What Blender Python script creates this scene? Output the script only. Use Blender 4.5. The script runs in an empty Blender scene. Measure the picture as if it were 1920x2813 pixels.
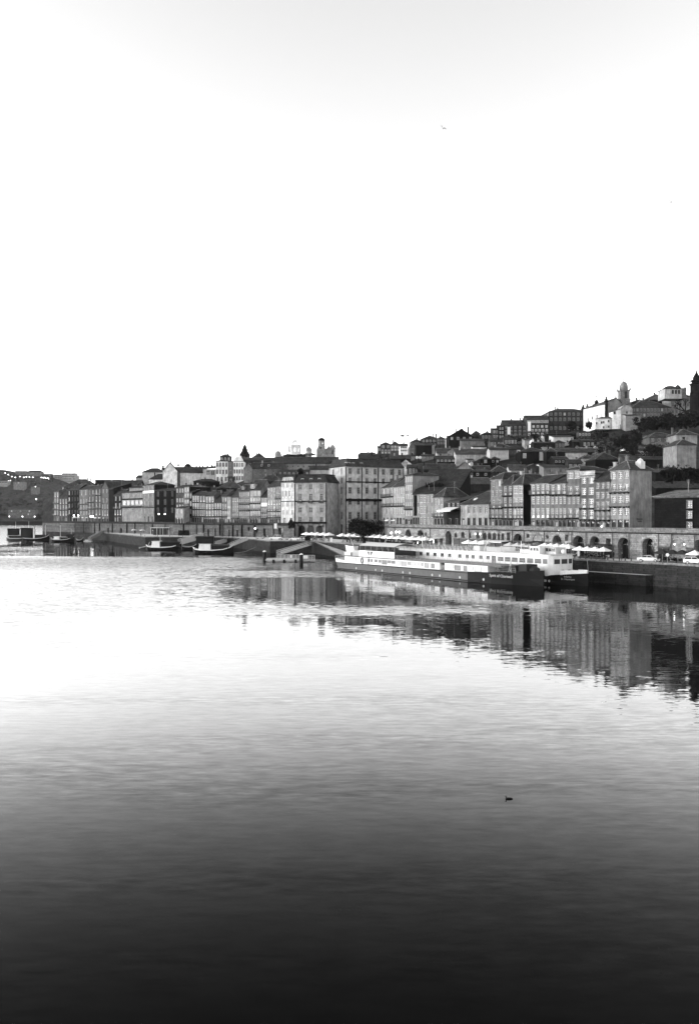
import bpy, bmesh, math, random
from mathutils import Vector, Matrix, Euler
random.seed(7)
R = math.radians
scene = bpy.context.scene
COL = scene.collection

# ---------------------------------------------------------------- camera, sky, sun, exposure
F, CX, HY, H = 2250.0, 960.0, 1421.0, 14.0      # survey of the view: focal length, horizon, eye height
cam_d = bpy.data.cameras.new('camera')
cam_d.sensor_fit = 'VERTICAL'; cam_d.sensor_height = 36.0; cam_d.sensor_width = 36.0
cam_d.lens = 36.0 * F / 2813.0
cam_d.shift_y = 14.5 / 2813.0
cam_d.clip_start = 0.5; cam_d.clip_end = 30000
cam = bpy.data.objects.new('camera', cam_d); COL.objects.link(cam)
cam.location = (0, 0, H); cam.rotation_euler = (R(90), 0, 0)
scene.camera = cam

HAZE = 2.5e-5
WATER_IOR, WAVE0, WAVE1, WAVE2 = 1.33, 0.018, 0.026, 0.34
SUN_EL, SUN_ROT, SKY_STR = 4.0, -89.0, 0.15
world = bpy.data.worlds.new('World'); scene.world = world; world.use_nodes = True
wn = world.node_tree.nodes; wl = world.node_tree.links
for n in list(wn): wn.remove(n)
sky = wn.new('ShaderNodeTexSky'); sky.sky_type = 'NISHITA'; sky.sun_disc = False
sky.sun_elevation = R(SUN_EL); sky.sun_rotation = R(SUN_ROT); sky.air_density = 0.7; sky.dust_density = 0.6; sky.ozone_density = 1.0
bw = wn.new('ShaderNodeRGBToBW'); bg = wn.new('ShaderNodeBackground'); wo = wn.new('ShaderNodeOutputWorld')
bg.inputs['Strength'].default_value = SKY_STR
wl.new(sky.outputs['Color'], bw.inputs['Color']); wl.new(bw.outputs['Val'], bg.inputs['Color']); wl.new(bg.outputs['Background'], wo.inputs['Surface'])

sd = bpy.data.lights.new('sun', 'SUN'); sd.energy = 0.07; sd.angle = R(60); sd.color = (1.0, 1.0, 1.0)
sun = bpy.data.objects.new('sun', sd); COL.objects.link(sun)
# Nishita: rotation 0 looks along +Y, positive turns clockwise
_az = R(SUN_ROT)
_dir = Vector((math.sin(_az) * math.cos(R(SUN_EL)), math.cos(_az) * math.cos(R(SUN_EL)), math.sin(R(SUN_EL))))
sun.rotation_euler = (-_dir).to_track_quat('-Z', 'Y').to_euler()
vs = scene.view_settings
scene.display_settings.display_device = 'sRGB'
vs.view_transform = 'Standard'; vs.look = 'None'; vs.exposure = 3.05; vs.gamma = 1.0; vs.use_curve_mapping = False

# ---------------------------------------------------------------- survey helpers (bearing + distance -> place)
def P(x, D): return ((x - CX) / F * D, D)
def Z(y, D): return H + (HY - y) * D / F
def lerp(a, b, t): return a + (b - a) * t
def interp(tab, x):
    if x <= tab[0][0]: return tab[0][1]
    for (a, va), (b, vb) in zip(tab, tab[1:]):
        if x <= b: return lerp(va, vb, (x - a) / (b - a))
    return tab[-1][1]
FDT = [(100, 575), (140, 562), (280, 506), (400, 470), (480, 428), (600, 404), (740, 385), (772, 376), (810, 369), (814, 372), (822, 388), (1042, 398), (1047, 302), (1084, 287), (1300, 239), (1560, 201), (1920, 171), (2200, 152)]
DWT = [(100, 568), (140, 556), (280, 500), (400, 464), (480, 422), (600, 398), (740, 379), (810, 362), (900, 358), (1050, 296), (1084, 283), (1300, 235), (1560, 197), (1925, 166.5), (2200, 148)]
DTT = [(100, 600), (300, 590), (450, 565), (800, 560), (900, 560), (1050, 470), (1250, 450), (1380, 440), (1550, 440), (1700, 420), (1920, 415), (2200, 405)]
YTT = [(100, 1372), (160, 1356), (300, 1346), (450, 1336), (560, 1325), (660, 1295), (750, 1266), (900, 1262), (1000, 1258), (1050, 1256), (1250, 1226), (1380, 1203), (1550, 1185), (1700, 1172), (1800, 1150), (1920, 1142), (2200, 1130)]
# between survey points the fronts run straight on the ground, so it is 1/distance that is linear in bearing
FD = lambda x: 1.0 / interp([(a, 1.0 / d) for a, d in FDT], x)
DW = lambda x: 1.0 / interp([(a, 1.0 / d) for a, d in DWT], x)
def ground_at(x, s):
    D0 = FD(x) + 14; y0 = HY + 2.5 * F / D0
    D = lerp(D0, interp(DTT, x), s); y = lerp(y0, interp(YTT, x), s)
    return D, y
def TD(x, yb):
    D0 = FD(x) + 14; y0 = HY + 2.5 * F / D0
    s = (y0 - yb) / (y0 - interp(YTT, x))
    return lerp(D0, interp(DTT, x), max(0.0, min(s, 1.08)))

# ---------------------------------------------------------------- materials (all grey: the picture is black and white)
_M = {}
TONE = lambda v: max(0.008, 0.80 * (v / 0.78) ** 2.0)      # walls: panchromatic film renders coloured limewash darker
def mat(kind, v, rough=0.85, emit=0.0):
    if kind in ('plaster', 'stone', 'granite'): v = TONE(v)
    elif kind == 'tiles': v *= 0.62
    elif kind == 'ground': v *= 0.4
    elif kind == 'leaf': v *= 0.45
    key = (kind, round(v, 3), rough, emit)
    if key in _M: return _M[key]
    m = bpy.data.materials.new(kind); m.use_nodes = True
    nt = m.node_tree; N = nt.nodes; L = nt.links
    b = N['Principled BSDF']; b.inputs['Roughness'].default_value = rough
    b.inputs['Base Color'].default_value = (v, v, v, 1)
    def new(t, **k):
        n = N.new(t)
        for a, c in k.items(): setattr(n, a, c)
        return n
    if kind in ('plaster', 'stone', 'tiles', 'pave', 'ground', 'leaf', 'paint', 'hull', 'granite'):
        tc = new('ShaderNodeTexCoord'); oi = new('ShaderNodeObjectInfo')
        add = new('ShaderNodeVectorMath', operation='ADD'); mul = new('ShaderNodeMath', operation='MULTIPLY'); mul.inputs[1].default_value = 137.0
        L.new(oi.outputs['Random'], mul.inputs[0]); L.new(tc.outputs['Object'], add.inputs[0]); L.new(mul.outputs[0], add.inputs[1])
        def noise(scale, detail, sx=1, sy=1, sz=1):
            mp = new('ShaderNodeMapping'); mp.inputs['Scale'].default_value = (sx, sy, sz)
            n = new('ShaderNodeTexNoise'); n.inputs['Scale'].default_value = scale; n.inputs['Detail'].default_value = detail; n.inputs['Roughness'].default_value = 0.65
            L.new(add.outputs[0], mp.inputs['Vector']); L.new(mp.outputs[0], n.inputs['Vector']); return n.outputs['Fac']
        def mr(src, a, c):
            n = new('ShaderNodeMapRange'); n.inputs['From Min'].default_value = 0.3; n.inputs['From Max'].default_value = 0.7
            n.inputs['To Min'].default_value = a; n.inputs['To Max'].default_value = c; L.new(src, n.inputs['Value']); return n.outputs[0]
        def times(a, c):
            n = new('ShaderNodeMath', operation='MULTIPLY'); L.new(a, n.inputs[0])
            if isinstance(c, float): n.inputs[1].default_value = c
            else: L.new(c, n.inputs[1])
            return n.outputs[0]
        if kind == 'plaster':                       # limewashed walls: blotches and rain streaks
            f = times(mr(noise(0.4, 7), 0.58, 1.34), mr(noise(1.6, 6, 1, 1, 0.14), 0.7, 1.25)); bump = noise(3.0, 6)
        elif kind in ('stone', 'granite'):          # rubble and ashlar: block to block variation, joints
            br = new('ShaderNodeTexBrick'); br.inputs['Scale'].default_value = 1.0
            br.inputs['Brick Width'].default_value = 0.85; br.inputs['Row Height'].default_value = 0.42; br.inputs['Mortar Size'].default_value = 0.03
            br.inputs['Color1'].default_value = (1.25,) * 3 + (1,); br.inputs['Color2'].default_value = (0.75,) * 3 + (1,); br.inputs['Mortar'].default_value = (0.6,) * 3 + (1,)
            sw = new('ShaderNodeSeparateXYZ'); cb = new('ShaderNodeCombineXYZ'); ad = new('ShaderNodeMath', operation='ADD')
            L.new(tc.outputs['Object'], sw.inputs[0]); L.new(sw.outputs[0], ad.inputs[0]); L.new(sw.outputs[1], ad.inputs[1]); L.new(ad.outputs[0], cb.inputs[0]); L.new(sw.outputs[2], cb.inputs[1])
            L.new(cb.outputs[0], br.inputs['Vector'])
            b2 = new('ShaderNodeRGBToBW'); L.new(br.outputs['Color'], b2.inputs[0])
            f = times(times(mr(noise(0.5, 7), 0.6, 1.35), mr(noise(2.5, 5), 0.7, 1.3)), b2.outputs[0]); bump = b2.outputs[0]
        elif kind == 'tiles':                       # clay tile roofs: streaks down the slope, lichen blotches
            f = times(times(mr(noise(0.35, 7), 0.5, 1.6), mr(noise(1.6, 6), 0.6, 1.5)), mr(noise(3.4, 3, 1, 0.12, 0.12), 0.75, 1.3)); bump = noise(5.0, 3)
        elif kind == 'pave':
            f = times(mr(noise(0.25, 6), 0.75, 1.2), mr(noise(2.0, 5), 0.85, 1.12)); bump = noise(6.0, 4)
        elif kind == 'ground':
            f = times(mr(noise(0.12, 7), 0.4, 1.7), mr(noise(0.9, 6), 0.6, 1.4)); bump = noise(1.2, 6)
        elif kind == 'leaf':
            f = mr(noise(0.6, 4), 0.55, 1.5); bump = None
        else:
            f = times(mr(noise(0.8, 5), 0.86, 1.1), mr(noise(2.2, 4, 1, 1, 0.2), 0.9, 1.06)); bump = None
        sc = times(f, float(v)); cl = new('ShaderNodeClamp'); cl.inputs['Max'].default_value = 0.85; L.new(sc, cl.inputs['Value'])
        L.new(cl.outputs[0], b.inputs['Base Color'])
        if bump is not None:
            bp = new('ShaderNodeBump'); bp.inputs['Strength'].default_value = 0.5; bp.inputs['Distance'].default_value = 0.05
            L.new(bump, bp.inputs['Height']); L.new(bp.outputs[0], b.inputs['Normal'])
    if kind == 'glass': b.inputs['Specular IOR Level'].default_value = 0.2
    if kind == 'hull': b.inputs['Specular IOR Level'].default_value = 0.08
    if kind == 'leaf':
        b.inputs['Specular IOR Level'].default_value = 0.04
    if kind in ('tiles', 'stone', 'ground', 'plaster', 'cloth', 'granite', 'pave', 'painted_surface'):
        b.inputs['Specular IOR Level'].default_value = 0.03
    if emit:
        b.inputs['Emission Color'].default_value = (1, 1, 1, 1); b.inputs['Emission Strength'].default_value = emit
    _M[key] = m
    return m
PLAIN = lambda v: mat('painted_surface', v, 0.6)
METAL = lambda v: mat('metal', v, 0.45)
GLASS = lambda v: mat('glass', v, 0.12)
CLOTH = lambda v: mat('cloth', v, 0.9)
LAMP = mat('lamp_glow', 0.8, 0.5, 2.2)

# ---------------------------------------------------------------- mesh building
class MB:
    def __init__(s): s.v = []; s.f = []; s.m = []
    def add(s, vs, fs, mi=0):
        o = len(s.v); s.v += [tuple(p) for p in vs]; s.f += [tuple(i + o for i in f) for f in fs]; s.m += [mi] * len(fs); return s
    def poly(s, vs, mi=0): return s.add(vs, [tuple(range(len(vs)))], mi)
    def box(s, x0, x1, y0, y1, z0, z1, mi=0):
        v = [(x, y, z) for z in (z0, z1) for y in (y0, y1) for x in (x0, x1)]
        return s.add(v, [(0, 2, 3, 1), (4, 5, 7, 6), (0, 1, 5, 4), (1, 3, 7, 5), (3, 2, 6, 7), (2, 0, 4, 6)], mi)
    def tube(s, p, q, r, n=5, r2=None, mi=0):
        p = Vector(p); q = Vector(q); d = (q - p)
        if d.length < 1e-6: return s
        d.normalize(); a = d.orthogonal().normalized(); b = d.cross(a); r2 = r if r2 is None else r2
        vs = [p + (a * math.cos(2 * math.pi * i / n) + b * math.sin(2 * math.pi * i / n)) * r for i in range(n)] + [q + (a * math.cos(2 * math.pi * i / n) + b * math.sin(2 * math.pi * i / n)) * r2 for i in range(n)]
        return s.add(vs, [(i, (i + 1) % n, n + (i + 1) % n, n + i) for i in range(n)] + [tuple(range(n))[::-1], tuple(range(n, 2 * n))], mi)
    def lathe(s, prof, n=12, c=(0, 0, 0), sy=1.0, rot=0.0, mi=0):
        vs = []; fs = []
        for (r, z) in prof:
            for i in range(n):
                a = 2 * math.pi * (i + 0.5) / n + rot
                vs.append((c[0] + r * math.cos(a), c[1] + r * math.sin(a) * sy, c[2] + z))
        for k in range(len(prof) - 1):
            for i in range(n): fs.append((k * n + i, k * n + (i + 1) % n, (k + 1) * n + (i + 1) % n, (k + 1) * n + i))
        fs.append(tuple(range(n))[::-1]); fs.append(tuple(range((len(prof) - 1) * n, len(prof) * n)))
        return s.add(vs, fs, mi)
    def prism(s, pts, z0, z1, mi=0, side=None):
        n = len(pts); vs = [(x, y, z0) for x, y in pts] + [(x, y, z1) for x, y in pts]
        s.add(vs, [tuple(range(n, 2 * n))], mi)
        return s.add(vs, [(i, (i + 1) % n, n + (i + 1) % n, n + i) for i in range(n)] + [tuple(range(n))[::-1]], mi if side is None else side)
    def mesh(s, name, mats):
        me = bpy.data.meshes.new(name); me.from_pydata(s.v, [], s.f)
        for m in (mats if isinstance(mats, (list, tuple)) else [mats]): me.materials.append(m)
        if any(s.m): me.polygons.foreach_set('material_index', s.m)
        me.update(); return me
    def build(s, name, mats, parent=None, loc=None, smooth=False, fix=True):
        me = s.mesh(name, mats)
        if fix and len(s.f) < 40000:
            bm = bmesh.new(); bm.from_mesh(me); bmesh.ops.recalc_face_normals(bm, faces=bm.faces); bm.to_mesh(me); bm.free()
        if smooth: me.polygons.foreach_set('use_smooth', [True] * len(me.polygons))
        return put(name, me, parent, loc)
def put(name, me, parent=None, loc=None, rz=0.0):
    o = bpy.data.objects.new(name, me); COL.objects.link(o)
    if parent is not None: o.parent = parent
    if loc is not None: o.location = loc
    if rz: o.rotation_euler = (0, 0, rz)
    return o
def tag(o, label=None, cat=None, grp=None, kind=None):
    if label: o['label'] = label
    if cat: o['category'] = cat
    if grp: o['group'] = grp
    if kind: o['kind'] = kind
    return o
def thing(name, label, cat, loc=(0, 0, 0), rz=0.0, grp=None):
    o = bpy.data.objects.new(name, None); COL.objects.link(o); o.location = loc; o.rotation_euler = (0, 0, rz); o.empty_display_size = 0.5
    return tag(o, label, cat, grp)
def structure(o): o['kind'] = 'structure'; return o
def copy_tree(o, parent=None):
    c = o.copy(); COL.objects.link(c)
    if parent is not None: c.parent = parent
    for ch in o.children: copy_tree(ch, c)
    return c
def text_mesh(name, s, size, m, parent, loc, rot, depth=0.01):
    cu = bpy.data.curves.new(name, 'FONT'); cu.body = s; cu.size = size; cu.extrude = depth; cu.align_x = 'CENTER'; cu.align_y = 'CENTER'; cu.resolution_u = 2
    tmp = bpy.data.objects.new(name, cu); COL.objects.link(tmp)
    dg = bpy.context.evaluated_depsgraph_get(); me = bpy.data.meshes.new_from_object(tmp.evaluated_get(dg))
    bpy.data.objects.remove(tmp); me.materials.clear(); me.materials.append(m)
    o = put(name, me, parent, loc); o.rotation_euler = rot
    return o

# ---------------------------------------------------------------- windows, doors, balconies (shared meshes)
_W = {}
def window_mesh(w, h, st, fv):
    w = max(0.3, round(w, 1)); h = max(0.3, round(h, 1)); key = (w, h, st, round(fv, 2))
    if key in _W: return _W[key]
    b = MB(); W = w / 2; T = h / 2; t = 0.09
    # stone surround standing proud of the wall (slot 1), wooden frame set back in the opening (slot 0)
    s = 0.13
    b.box(-W - s, -W, -0.19, -0.10, -T, T, 1); b.box(W, W + s, -0.19, -0.10, -T, T, 1); b.box(-W - s, W + s, -0.20, -0.10, T, T + s * 1.3, 1)
    if st != 'd': b.box(-W - s, W + s, -0.24, -0.10, -T - s, -T, 1)
    b.box(-W, -W + t, -0.05, 0.05, -T, T); b.box(W - t, W, -0.05, 0.05, -T, T); b.box(-W + t, W - t, -0.05, 0.05, T - t, T); b.box(-W + t, W - t, -0.05, 0.05, -T, -T + t)
    if st in 'wfg' and w > 0.5:
        b.box(-t / 2, t / 2, -0.04, 0.04, -T + t, T - t)
        n = 3 if st == 'w' else 4
        for i in range(1, n):
            z = -T + h * i / n; q = 0.025 if i != (n - 1) else 0.045
            b.box(-W + t, -t / 2, -0.035, 0.03, z - q, z + q); b.box(t / 2, W - t, -0.035, 0.03, z - q, z + q)
        if st == 'g':
            for k in (-0.25, 0.25): b.box(w * k - 0.025, w * k + 0.025, -0.03, 0.03, -T + t, T - t)
    if st == 'f': b.box(-W + t, W - t, -0.02, 0.02, -T + t, -T + t + 0.22 * h)
    if st == 'd':
        b.box(-W + t, W - t, 0.0, 0.03, -T + t, T * 0.55); b.box(-W + t, W - t, -0.03, 0.03, T * 0.55, T * 0.55 + 0.06); b.box(-0.02, 0.02, -0.02, 0.0, -T + t, T * 0.55)
    me = b.mesh('window', [PLAIN(fv * 0.85), mat('granite', min(0.56, 0.24 + 0.32 * fv))]); _W[key] = me; return me
def pane_mesh(w, h, v):
    w = max(0.3, round(w, 1)); h = max(0.3, round(h, 1)); key = (w, h, 'p', v)
    if key in _W: return _W[key]
    b = MB(); b.box(-w / 2 + 0.02, w / 2 - 0.02, 0.055, 0.075, -h / 2 + 0.02, h / 2 - 0.02)
    me = b.mesh('pane', GLASS(v)); _W[key] = me; return me
def add_window(root, mtx, w, h, st, fv, dark=0.6):
    name = 'door' if st == 'd' else 'window'
    o = put(name, window_mesh(w, h, st, fv if st != 'd' else random.choice((0.02, 0.02, 0.04, 0.3))), root); o.matrix_local = mtx
    r = random.random(); v = 0.012 if r < dark else (0.05 if r < dark + (1 - dark) * 0.5 else (0.16 if r < dark + (1 - dark) * 0.85 else 0.42))  # paler panes: curtains, and sky reflections put into the glass colour
    if st == 'd': v = 0.015
    put('pane', pane_mesh(w, h, v), o)
    return o
def rail_mesh(w, d=0.75, hh=0.95, v=0.03):
    key = ('rail', round(w, 1), d, v)
    if key in _W: return _W[key]
    w = round(w, 1); b = MB(); W = w / 2
    b.box(-W, W, -d, -d + 0.05, hh - 0.05, hh); b.box(-W, W, -d, -d + 0.04, 0.02, 0.06)
    b.box(-W, -W + 0.04, -d + 0.05, 0, hh - 0.05, hh); b.box(W - 0.04, W, -d + 0.05, 0, hh - 0.05, hh)
    n = max(3, int(w / 0.17))
    for i in range(n + 1):
        x = -W + 0.02 + (w - 0.04) * i / n; b.box(x - 0.016, x + 0.016, -d + 0.008, -d + 0.04, 0.06, hh - 0.05)
    for k in range(1, 4):
        y = -d + d * k / 4
        for x in (-W + 0.02, W - 0.02): b.box(x - 0.016, x + 0.016, y - 0.016, y + 0.016, 0.0, hh - 0.05)
    me = b.mesh('railing', METAL(v)); _W[key] = me; return me
def slab_mesh(w, d=0.8, v=0.12):
    key = ('slab', round(w, 1), d, v)
    if key in _W: return _W[key]
    w = round(w, 1); b = MB(); b.box(-w / 2, w / 2, -d, 0, -0.16, 0)
    n = max(2, int(w / 1.2))
    for i in range(n + 1):
        x = -w / 2 + 0.1 + (w - 0.2) * i / n; b.box(x - 0.07, x + 0.07, -d * 0.7, 0, -0.4, -0.16)
    me = b.mesh('balcony', mat('granite', v)); _W[key] = me; return me
def add_balcony(root, mtx, w):
    o = put('balcony', slab_mesh(w), root); o.matrix_local = mtx
    put('railing', rail_mesh(w), o)

# ---------------------------------------------------------------- houses
def panel(b, fr, w, h, holes, dep=0.22, mi=0):
    us = sorted({0.0, w} | {q for o in holes for q in o[:2]}); vv = sorted({0.0, h} | {q for o in holes for q in o[2:4]})
    for a, c in zip(us, us[1:]):
        run = None
        for e, f in zip(vv, vv[1:]):
            m = ((a + c) / 2, (e + f) / 2)
            if any(o[0] < m[0] < o[1] and o[2] < m[1] < o[3] for o in holes):
                if run is not None: b.poly([fr(a, run, 0), fr(c, run, 0), fr(c, e, 0), fr(a, e, 0)], mi); run = None
            elif run is None: run = e
        if run is not None: b.poly([fr(a, run, 0), fr(c, run, 0), fr(c, h, 0), fr(a, h, 0)], mi)
    for (a, c, e, f) in holes:
        b.poly([fr(a, e, 0), fr(a, f, 0), fr(a, f, dep), fr(a, e, dep)], mi); b.poly([fr(c, e, 0), fr(c, e, dep), fr(c, f, dep), fr(c, f, 0)], mi)
        b.poly([fr(a, f, 0), fr(c, f, 0), fr(c, f, dep), fr(a, f, dep)], mi); b.poly([fr(a, e, 0), fr(a, e, dep), fr(c, e, dep), fr(c, e, 0)], mi)
def plan_windows(w, h, floors, base=0.0, wmax=1.15):
    """floors from the top down -> [(u0,u1,v0,v1,style)], [(u_mid,width,v)] balconies"""
    wins = []; bal = []
    fs = []
    for t in floors:
        wt = 1.0
        if ':' in t: t, q = t.split(':'); wt = float(q)
        fs.append((t, wt))
    tot = sum(q for _, q in fs); v = h
    for t, q in fs:
        fh = (h - base) * q / tot; v -= fh
        if t == '-' or not t: continue
        st = t[0]; k = t[1:]; fl = ''
        while k and not k[-1].isdigit(): fl += k[-1]; k = k[:-1]
        n = int(k); cw = w / n
        if st == 'w': ww, hh, v0 = min(wmax, cw * 0.56), fh * 0.55, v + fh * 0.24
        elif st == 'f': ww, hh, v0 = min(wmax, cw * 0.58), fh * 0.76, v + fh * 0.06
        elif st == 'd': ww, hh, v0 = min(wmax * 1.15, cw * 0.64), fh * 0.80, v + 0.02
        elif st == 'g': ww, hh, v0 = cw * 0.84, fh * 0.62, v + fh * 0.2
        elif st == 's': ww, hh, v0 = min(0.8, cw * 0.5), min(0.9, fh * 0.35), v + fh * 0.4
        else: continue
        for i in range(n):
            c = cw * (i + 0.5); wins.append((c - ww / 2, c + ww / 2, v0, v0 + hh, st, fl))
            if 'i' in fl: bal.append((c, ww + 0.5, v0 - 0.03))
        if 'b' in fl: bal.append((w / 2, w - 0.16, v + fh * 0.05))
    return wins, bal
def roof_solid(b, w, d, h, kind, rise, o=0.4, t=0.16):
    W, y0, y1 = w / 2, 0.0, d
    if kind == 'flat':
        b.box(-W - 0.15, W + 0.15, y0 - 0.15, y1 + 0.15, h, h + 0.35); b.box(-W + 0.2, W - 0.2, y0 + 0.2, y1 - 0.2, h + 0.35, h + 0.4); return
    if kind == 'mono':
        v = [(-W - o, y0 - o, h), (W + o, y0 - o, h), (W + o, y1 + 0.1, h + rise), (-W - o, y1 + 0.1, h + rise)]
        v += [(x, y, z - t) for x, y, z in v]
        b.add(v, [(0, 1, 2, 3), (7, 6, 5, 4), (0, 4, 5, 1), (1, 5, 6, 2), (2, 6, 7, 3), (3, 7, 4, 0)])
        b.poly([(-W, y1, h - 0.2), (W, y1, h - 0.2), (W, y1, h + rise - t), (-W, y1, h + rise - t)]); return
    X, A, B = W + o, y0 - o, y1 + o
    if kind == 'hip':
        b.box(-X, X, A, B, h - t, h)
        if w >= d: r = [(-W + d / 2 * 0.9, d / 2), (W - d / 2 * 0.9, d / 2)]
        else: r = [(0, y0 + w / 2 * 0.9), (0, y1 - w / 2 * 0.9)]
        v = [(-X, A, h), (X, A, h), (X, B, h), (-X, B, h), (r[0][0], r[0][1], h + rise), (r[1][0], r[1][1], h + rise)]
        if w >= d: f = [(0, 1, 5, 4), (1, 2, 5), (2, 3, 4, 5), (3, 0, 4)]
        else: f = [(0, 1, 4), (1, 2, 5, 4), (2, 3, 5), (3, 0, 4, 5)]
        b.add(v, f)
        for i_, j_ in ((4, 5),) + (((0, 4), (1, 5), (2, 5), (3, 4)) if w >= d else ((0, 4), (1, 4), (2, 5), (3, 5))): b.tube(v[i_], v[j_], 0.13, 4, mi=1)
    elif kind == 'gs':
        m = d / 2
        v = [(-X, A, h), (X, A, h), (X, m, h + rise), (-X, m, h + rise), (X, B, h), (-X, B, h)]
        v += [(x, y, z - t) for x, y, z in v]
        b.add(v, [(0, 1, 2, 3), (3, 2, 4, 5), (9, 8, 7, 6), (11, 10, 8, 9), (0, 6, 7, 1), (4, 10, 11, 5), (1, 7, 8, 2), (2, 8, 10, 4), (0, 3, 9, 6), (3, 5, 11, 9)]); b.tube((-X, m, h + rise), (X, m, h + rise), 0.14, 4, mi=1)
    elif kind == 'gf':
        v = [(-X, A, h), (0, A, h + rise), (X, A, h), (X, B, h), (0, B, h + rise), (-X, B, h)]
        v += [(x, y, z - t) for x, y, z in v]
        b.add(v, [(0, 1, 4, 5), (1, 2, 3, 4), (11, 10, 7, 6), (10, 9, 8, 7), (0, 6, 7, 1), (1, 7, 8, 2), (5, 4, 10, 11), (4, 3, 9, 10), (0, 5, 11, 6), (2, 8, 9, 3)]); b.tube((0, A, h + rise), (0, B, h + rise), 0.14, 4, mi=1)
    elif kind == 'mansard':
        k = min(1.3, d * 0.2); z1 = h + rise
        b.box(-X, X, A, B, h - t, h)
        v = [(-X, A, h), (X, A, h), (X, B, h), (-X, B, h), (-W + k, y0 + k, z1), (W - k, y0 + k, z1), (W - k, y1 - k, z1), (-W + k, y1 - k, z1)]
        b.add(v, [(0, 1, 5, 4), (1, 2, 6, 5), (2, 3, 7, 6), (3, 0, 4, 7)])
        b.box(-W + k - 0.25, W - k + 0.25, y0 + k - 0.25, y1 - k + 0.25, z1, z1 + 0.3)
HOUSES = {}
def house(label, x0, x1, ye, yb=None, zb=11.0, D=None, sh=0.3, roof='hip', yr=None, dep=9.0, fl=(), left=(), right=(), fr=0.6, rs=0.05, grp=None, cat='house', name='house', drop=None, chim=0, wm='plaster', dark=0.6, base=0.0, corn=True, yaw=0.0, key=None, pil=None, ss=None, wmax=1.15, rise=None):
    if D is None:
        if yb is None: D = (FD(x0), FD(x1))
        else:
            dm = TD((x0 + x1) / 2, yb); D = (dm, dm)
    elif not isinstance(D, tuple): D = (D, D)
    Dm = (D[0] + D[1]) / 2
    A = Vector(P(x0, D[0])); B = Vector(P(x1, D[1]))
    if yaw:
        c = (A + B) / 2; hlf = (B - A).length / 2; A = c - Vector((math.cos(yaw), math.sin(yaw))) * hlf; B = c + Vector((math.cos(yaw), math.sin(yaw))) * hlf
    w = (B - A).length - 0.04; ang = math.atan2(B.y - A.y, B.x - A.x); c = (A + B) / 2
    z0 = zb if yb is None else Z(yb, Dm)
    dr = (0.0 if yb is None else 4.0) if drop is None else drop
    h = Z(ye, Dm) - z0
    root = thing(name, label, cat, (c.x, c.y, z0 - dr), ang, grp)
    Hh = h + dr; W = w / 2
    b = MB()
    def side(fr_, ww, flo):
        wins, bal = plan_windows(ww, Hh, flo, dr + base, wmax)
        panel(b, fr_, ww, Hh, [q[:4] for q in wins]); return wins, bal
    def place(wins, bal, org, rz):
        m0 = Matrix.Translation(org) @ Matrix.Rotation(rz, 4, 'Z')
        for (u0, u1, v0, v1, st, fg) in wins:
            add_window(root, m0 @ Matrix.Translation(((u0 + u1) / 2, 0.14, (v0 + v1) / 2)), u1 - u0, v1 - v0, st, fr, dark)
        for (u, bw_, v) in bal: add_balcony(root, m0 @ Matrix.Translation((u, 0, v)), bw_)
    wf = side(lambda u, v, d: (-W + u, d, v), w, fl); place(*wf, (-W, 0, 0), 0)
    b0 = b
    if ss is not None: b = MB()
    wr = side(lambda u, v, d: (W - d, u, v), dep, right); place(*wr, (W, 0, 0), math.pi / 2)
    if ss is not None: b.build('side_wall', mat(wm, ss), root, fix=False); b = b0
    wl_ = side(lambda u, v, d: (-W + d, dep - u, v), dep, left); place(*wl_, (-W, dep, 0), -math.pi / 2)
    b.poly([(W, dep, 0), (-W, dep, 0), (-W, dep, Hh), (W, dep, Hh)])
    if rise is None: rise = 1.6 if yr is None else max(0.3, Z(yr, Dm + dep * (0.45 if roof != 'mono' else 1.0)) - Z(ye, Dm))
    if roof == 'gf':
        b.poly([(-W, 0, Hh), (W, 0, Hh), (0, 0, Hh + rise - 0.1)]); b.poly([(W, dep, Hh), (-W, dep, Hh), (0, dep, Hh + rise - 0.1)])
    if roof == 'gs':
        for sx in (-W, W): b.poly([(sx, 0, Hh), (sx, dep, Hh), (sx, dep / 2, Hh + rise - 0.1)])
    if roof == 'mono':
        for sx in (-W, W): b.poly([(sx, 0, Hh - 0.05), (sx, dep, Hh - 0.05), (sx, dep, Hh + rise - 0.12)])
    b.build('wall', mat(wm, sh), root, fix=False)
    rb = MB(); roof_solid(rb, w, dep, Hh + 0.02, roof, rise); rb.build('roof', [mat('tiles', rs), mat('tiles', min(0.5, rs * 2.6 + 0.06))], root)
    if corn and h > 4:
        cb = MB(); cb.box(-W - 0.02, W + 0.02, -0.22, 0, Hh - 0.42, Hh - 0.17); cb.build('cornice', mat('granite', 0.25 if sh < 0.3 else 0.42), root)
    if pil:
        for u in pil:
            q = MB(); q.box(-W + u * w - 0.22, -W + u * w + 0.22, -0.14, 0, dr, Hh - 0.45); q.build('pilaster', mat('granite', 0.12), root)
    if not chim and roof in ('hip', 'gs', 'gf') and w > 4 and cat == 'house' and random.random() < 0.75: chim = 1 if w < 9 else 2
    if roof in ('hip', 'gs', 'mono') and w > 3 and cat == 'house' and random.random() < 0.45:
        ax_ = random.uniform(-W * 0.7, W * 0.7); q = MB(); zt_ = Hh + rise + random.uniform(1.2, 2.4); q.tube((ax_, dep * 0.5, Hh), (ax_, dep * 0.5, zt_), 0.035, 4)
        for k_ in range(4): q.tube((ax_ - 0.5 + 0.08 * k_, dep * 0.5, zt_ - 0.1 - 0.22 * k_), (ax_ + 0.5 - 0.08 * k_, dep * 0.5, zt_ - 0.1 - 0.22 * k_), 0.02, 3)
        q.build('aerial', METAL(0.2), root)
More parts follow.
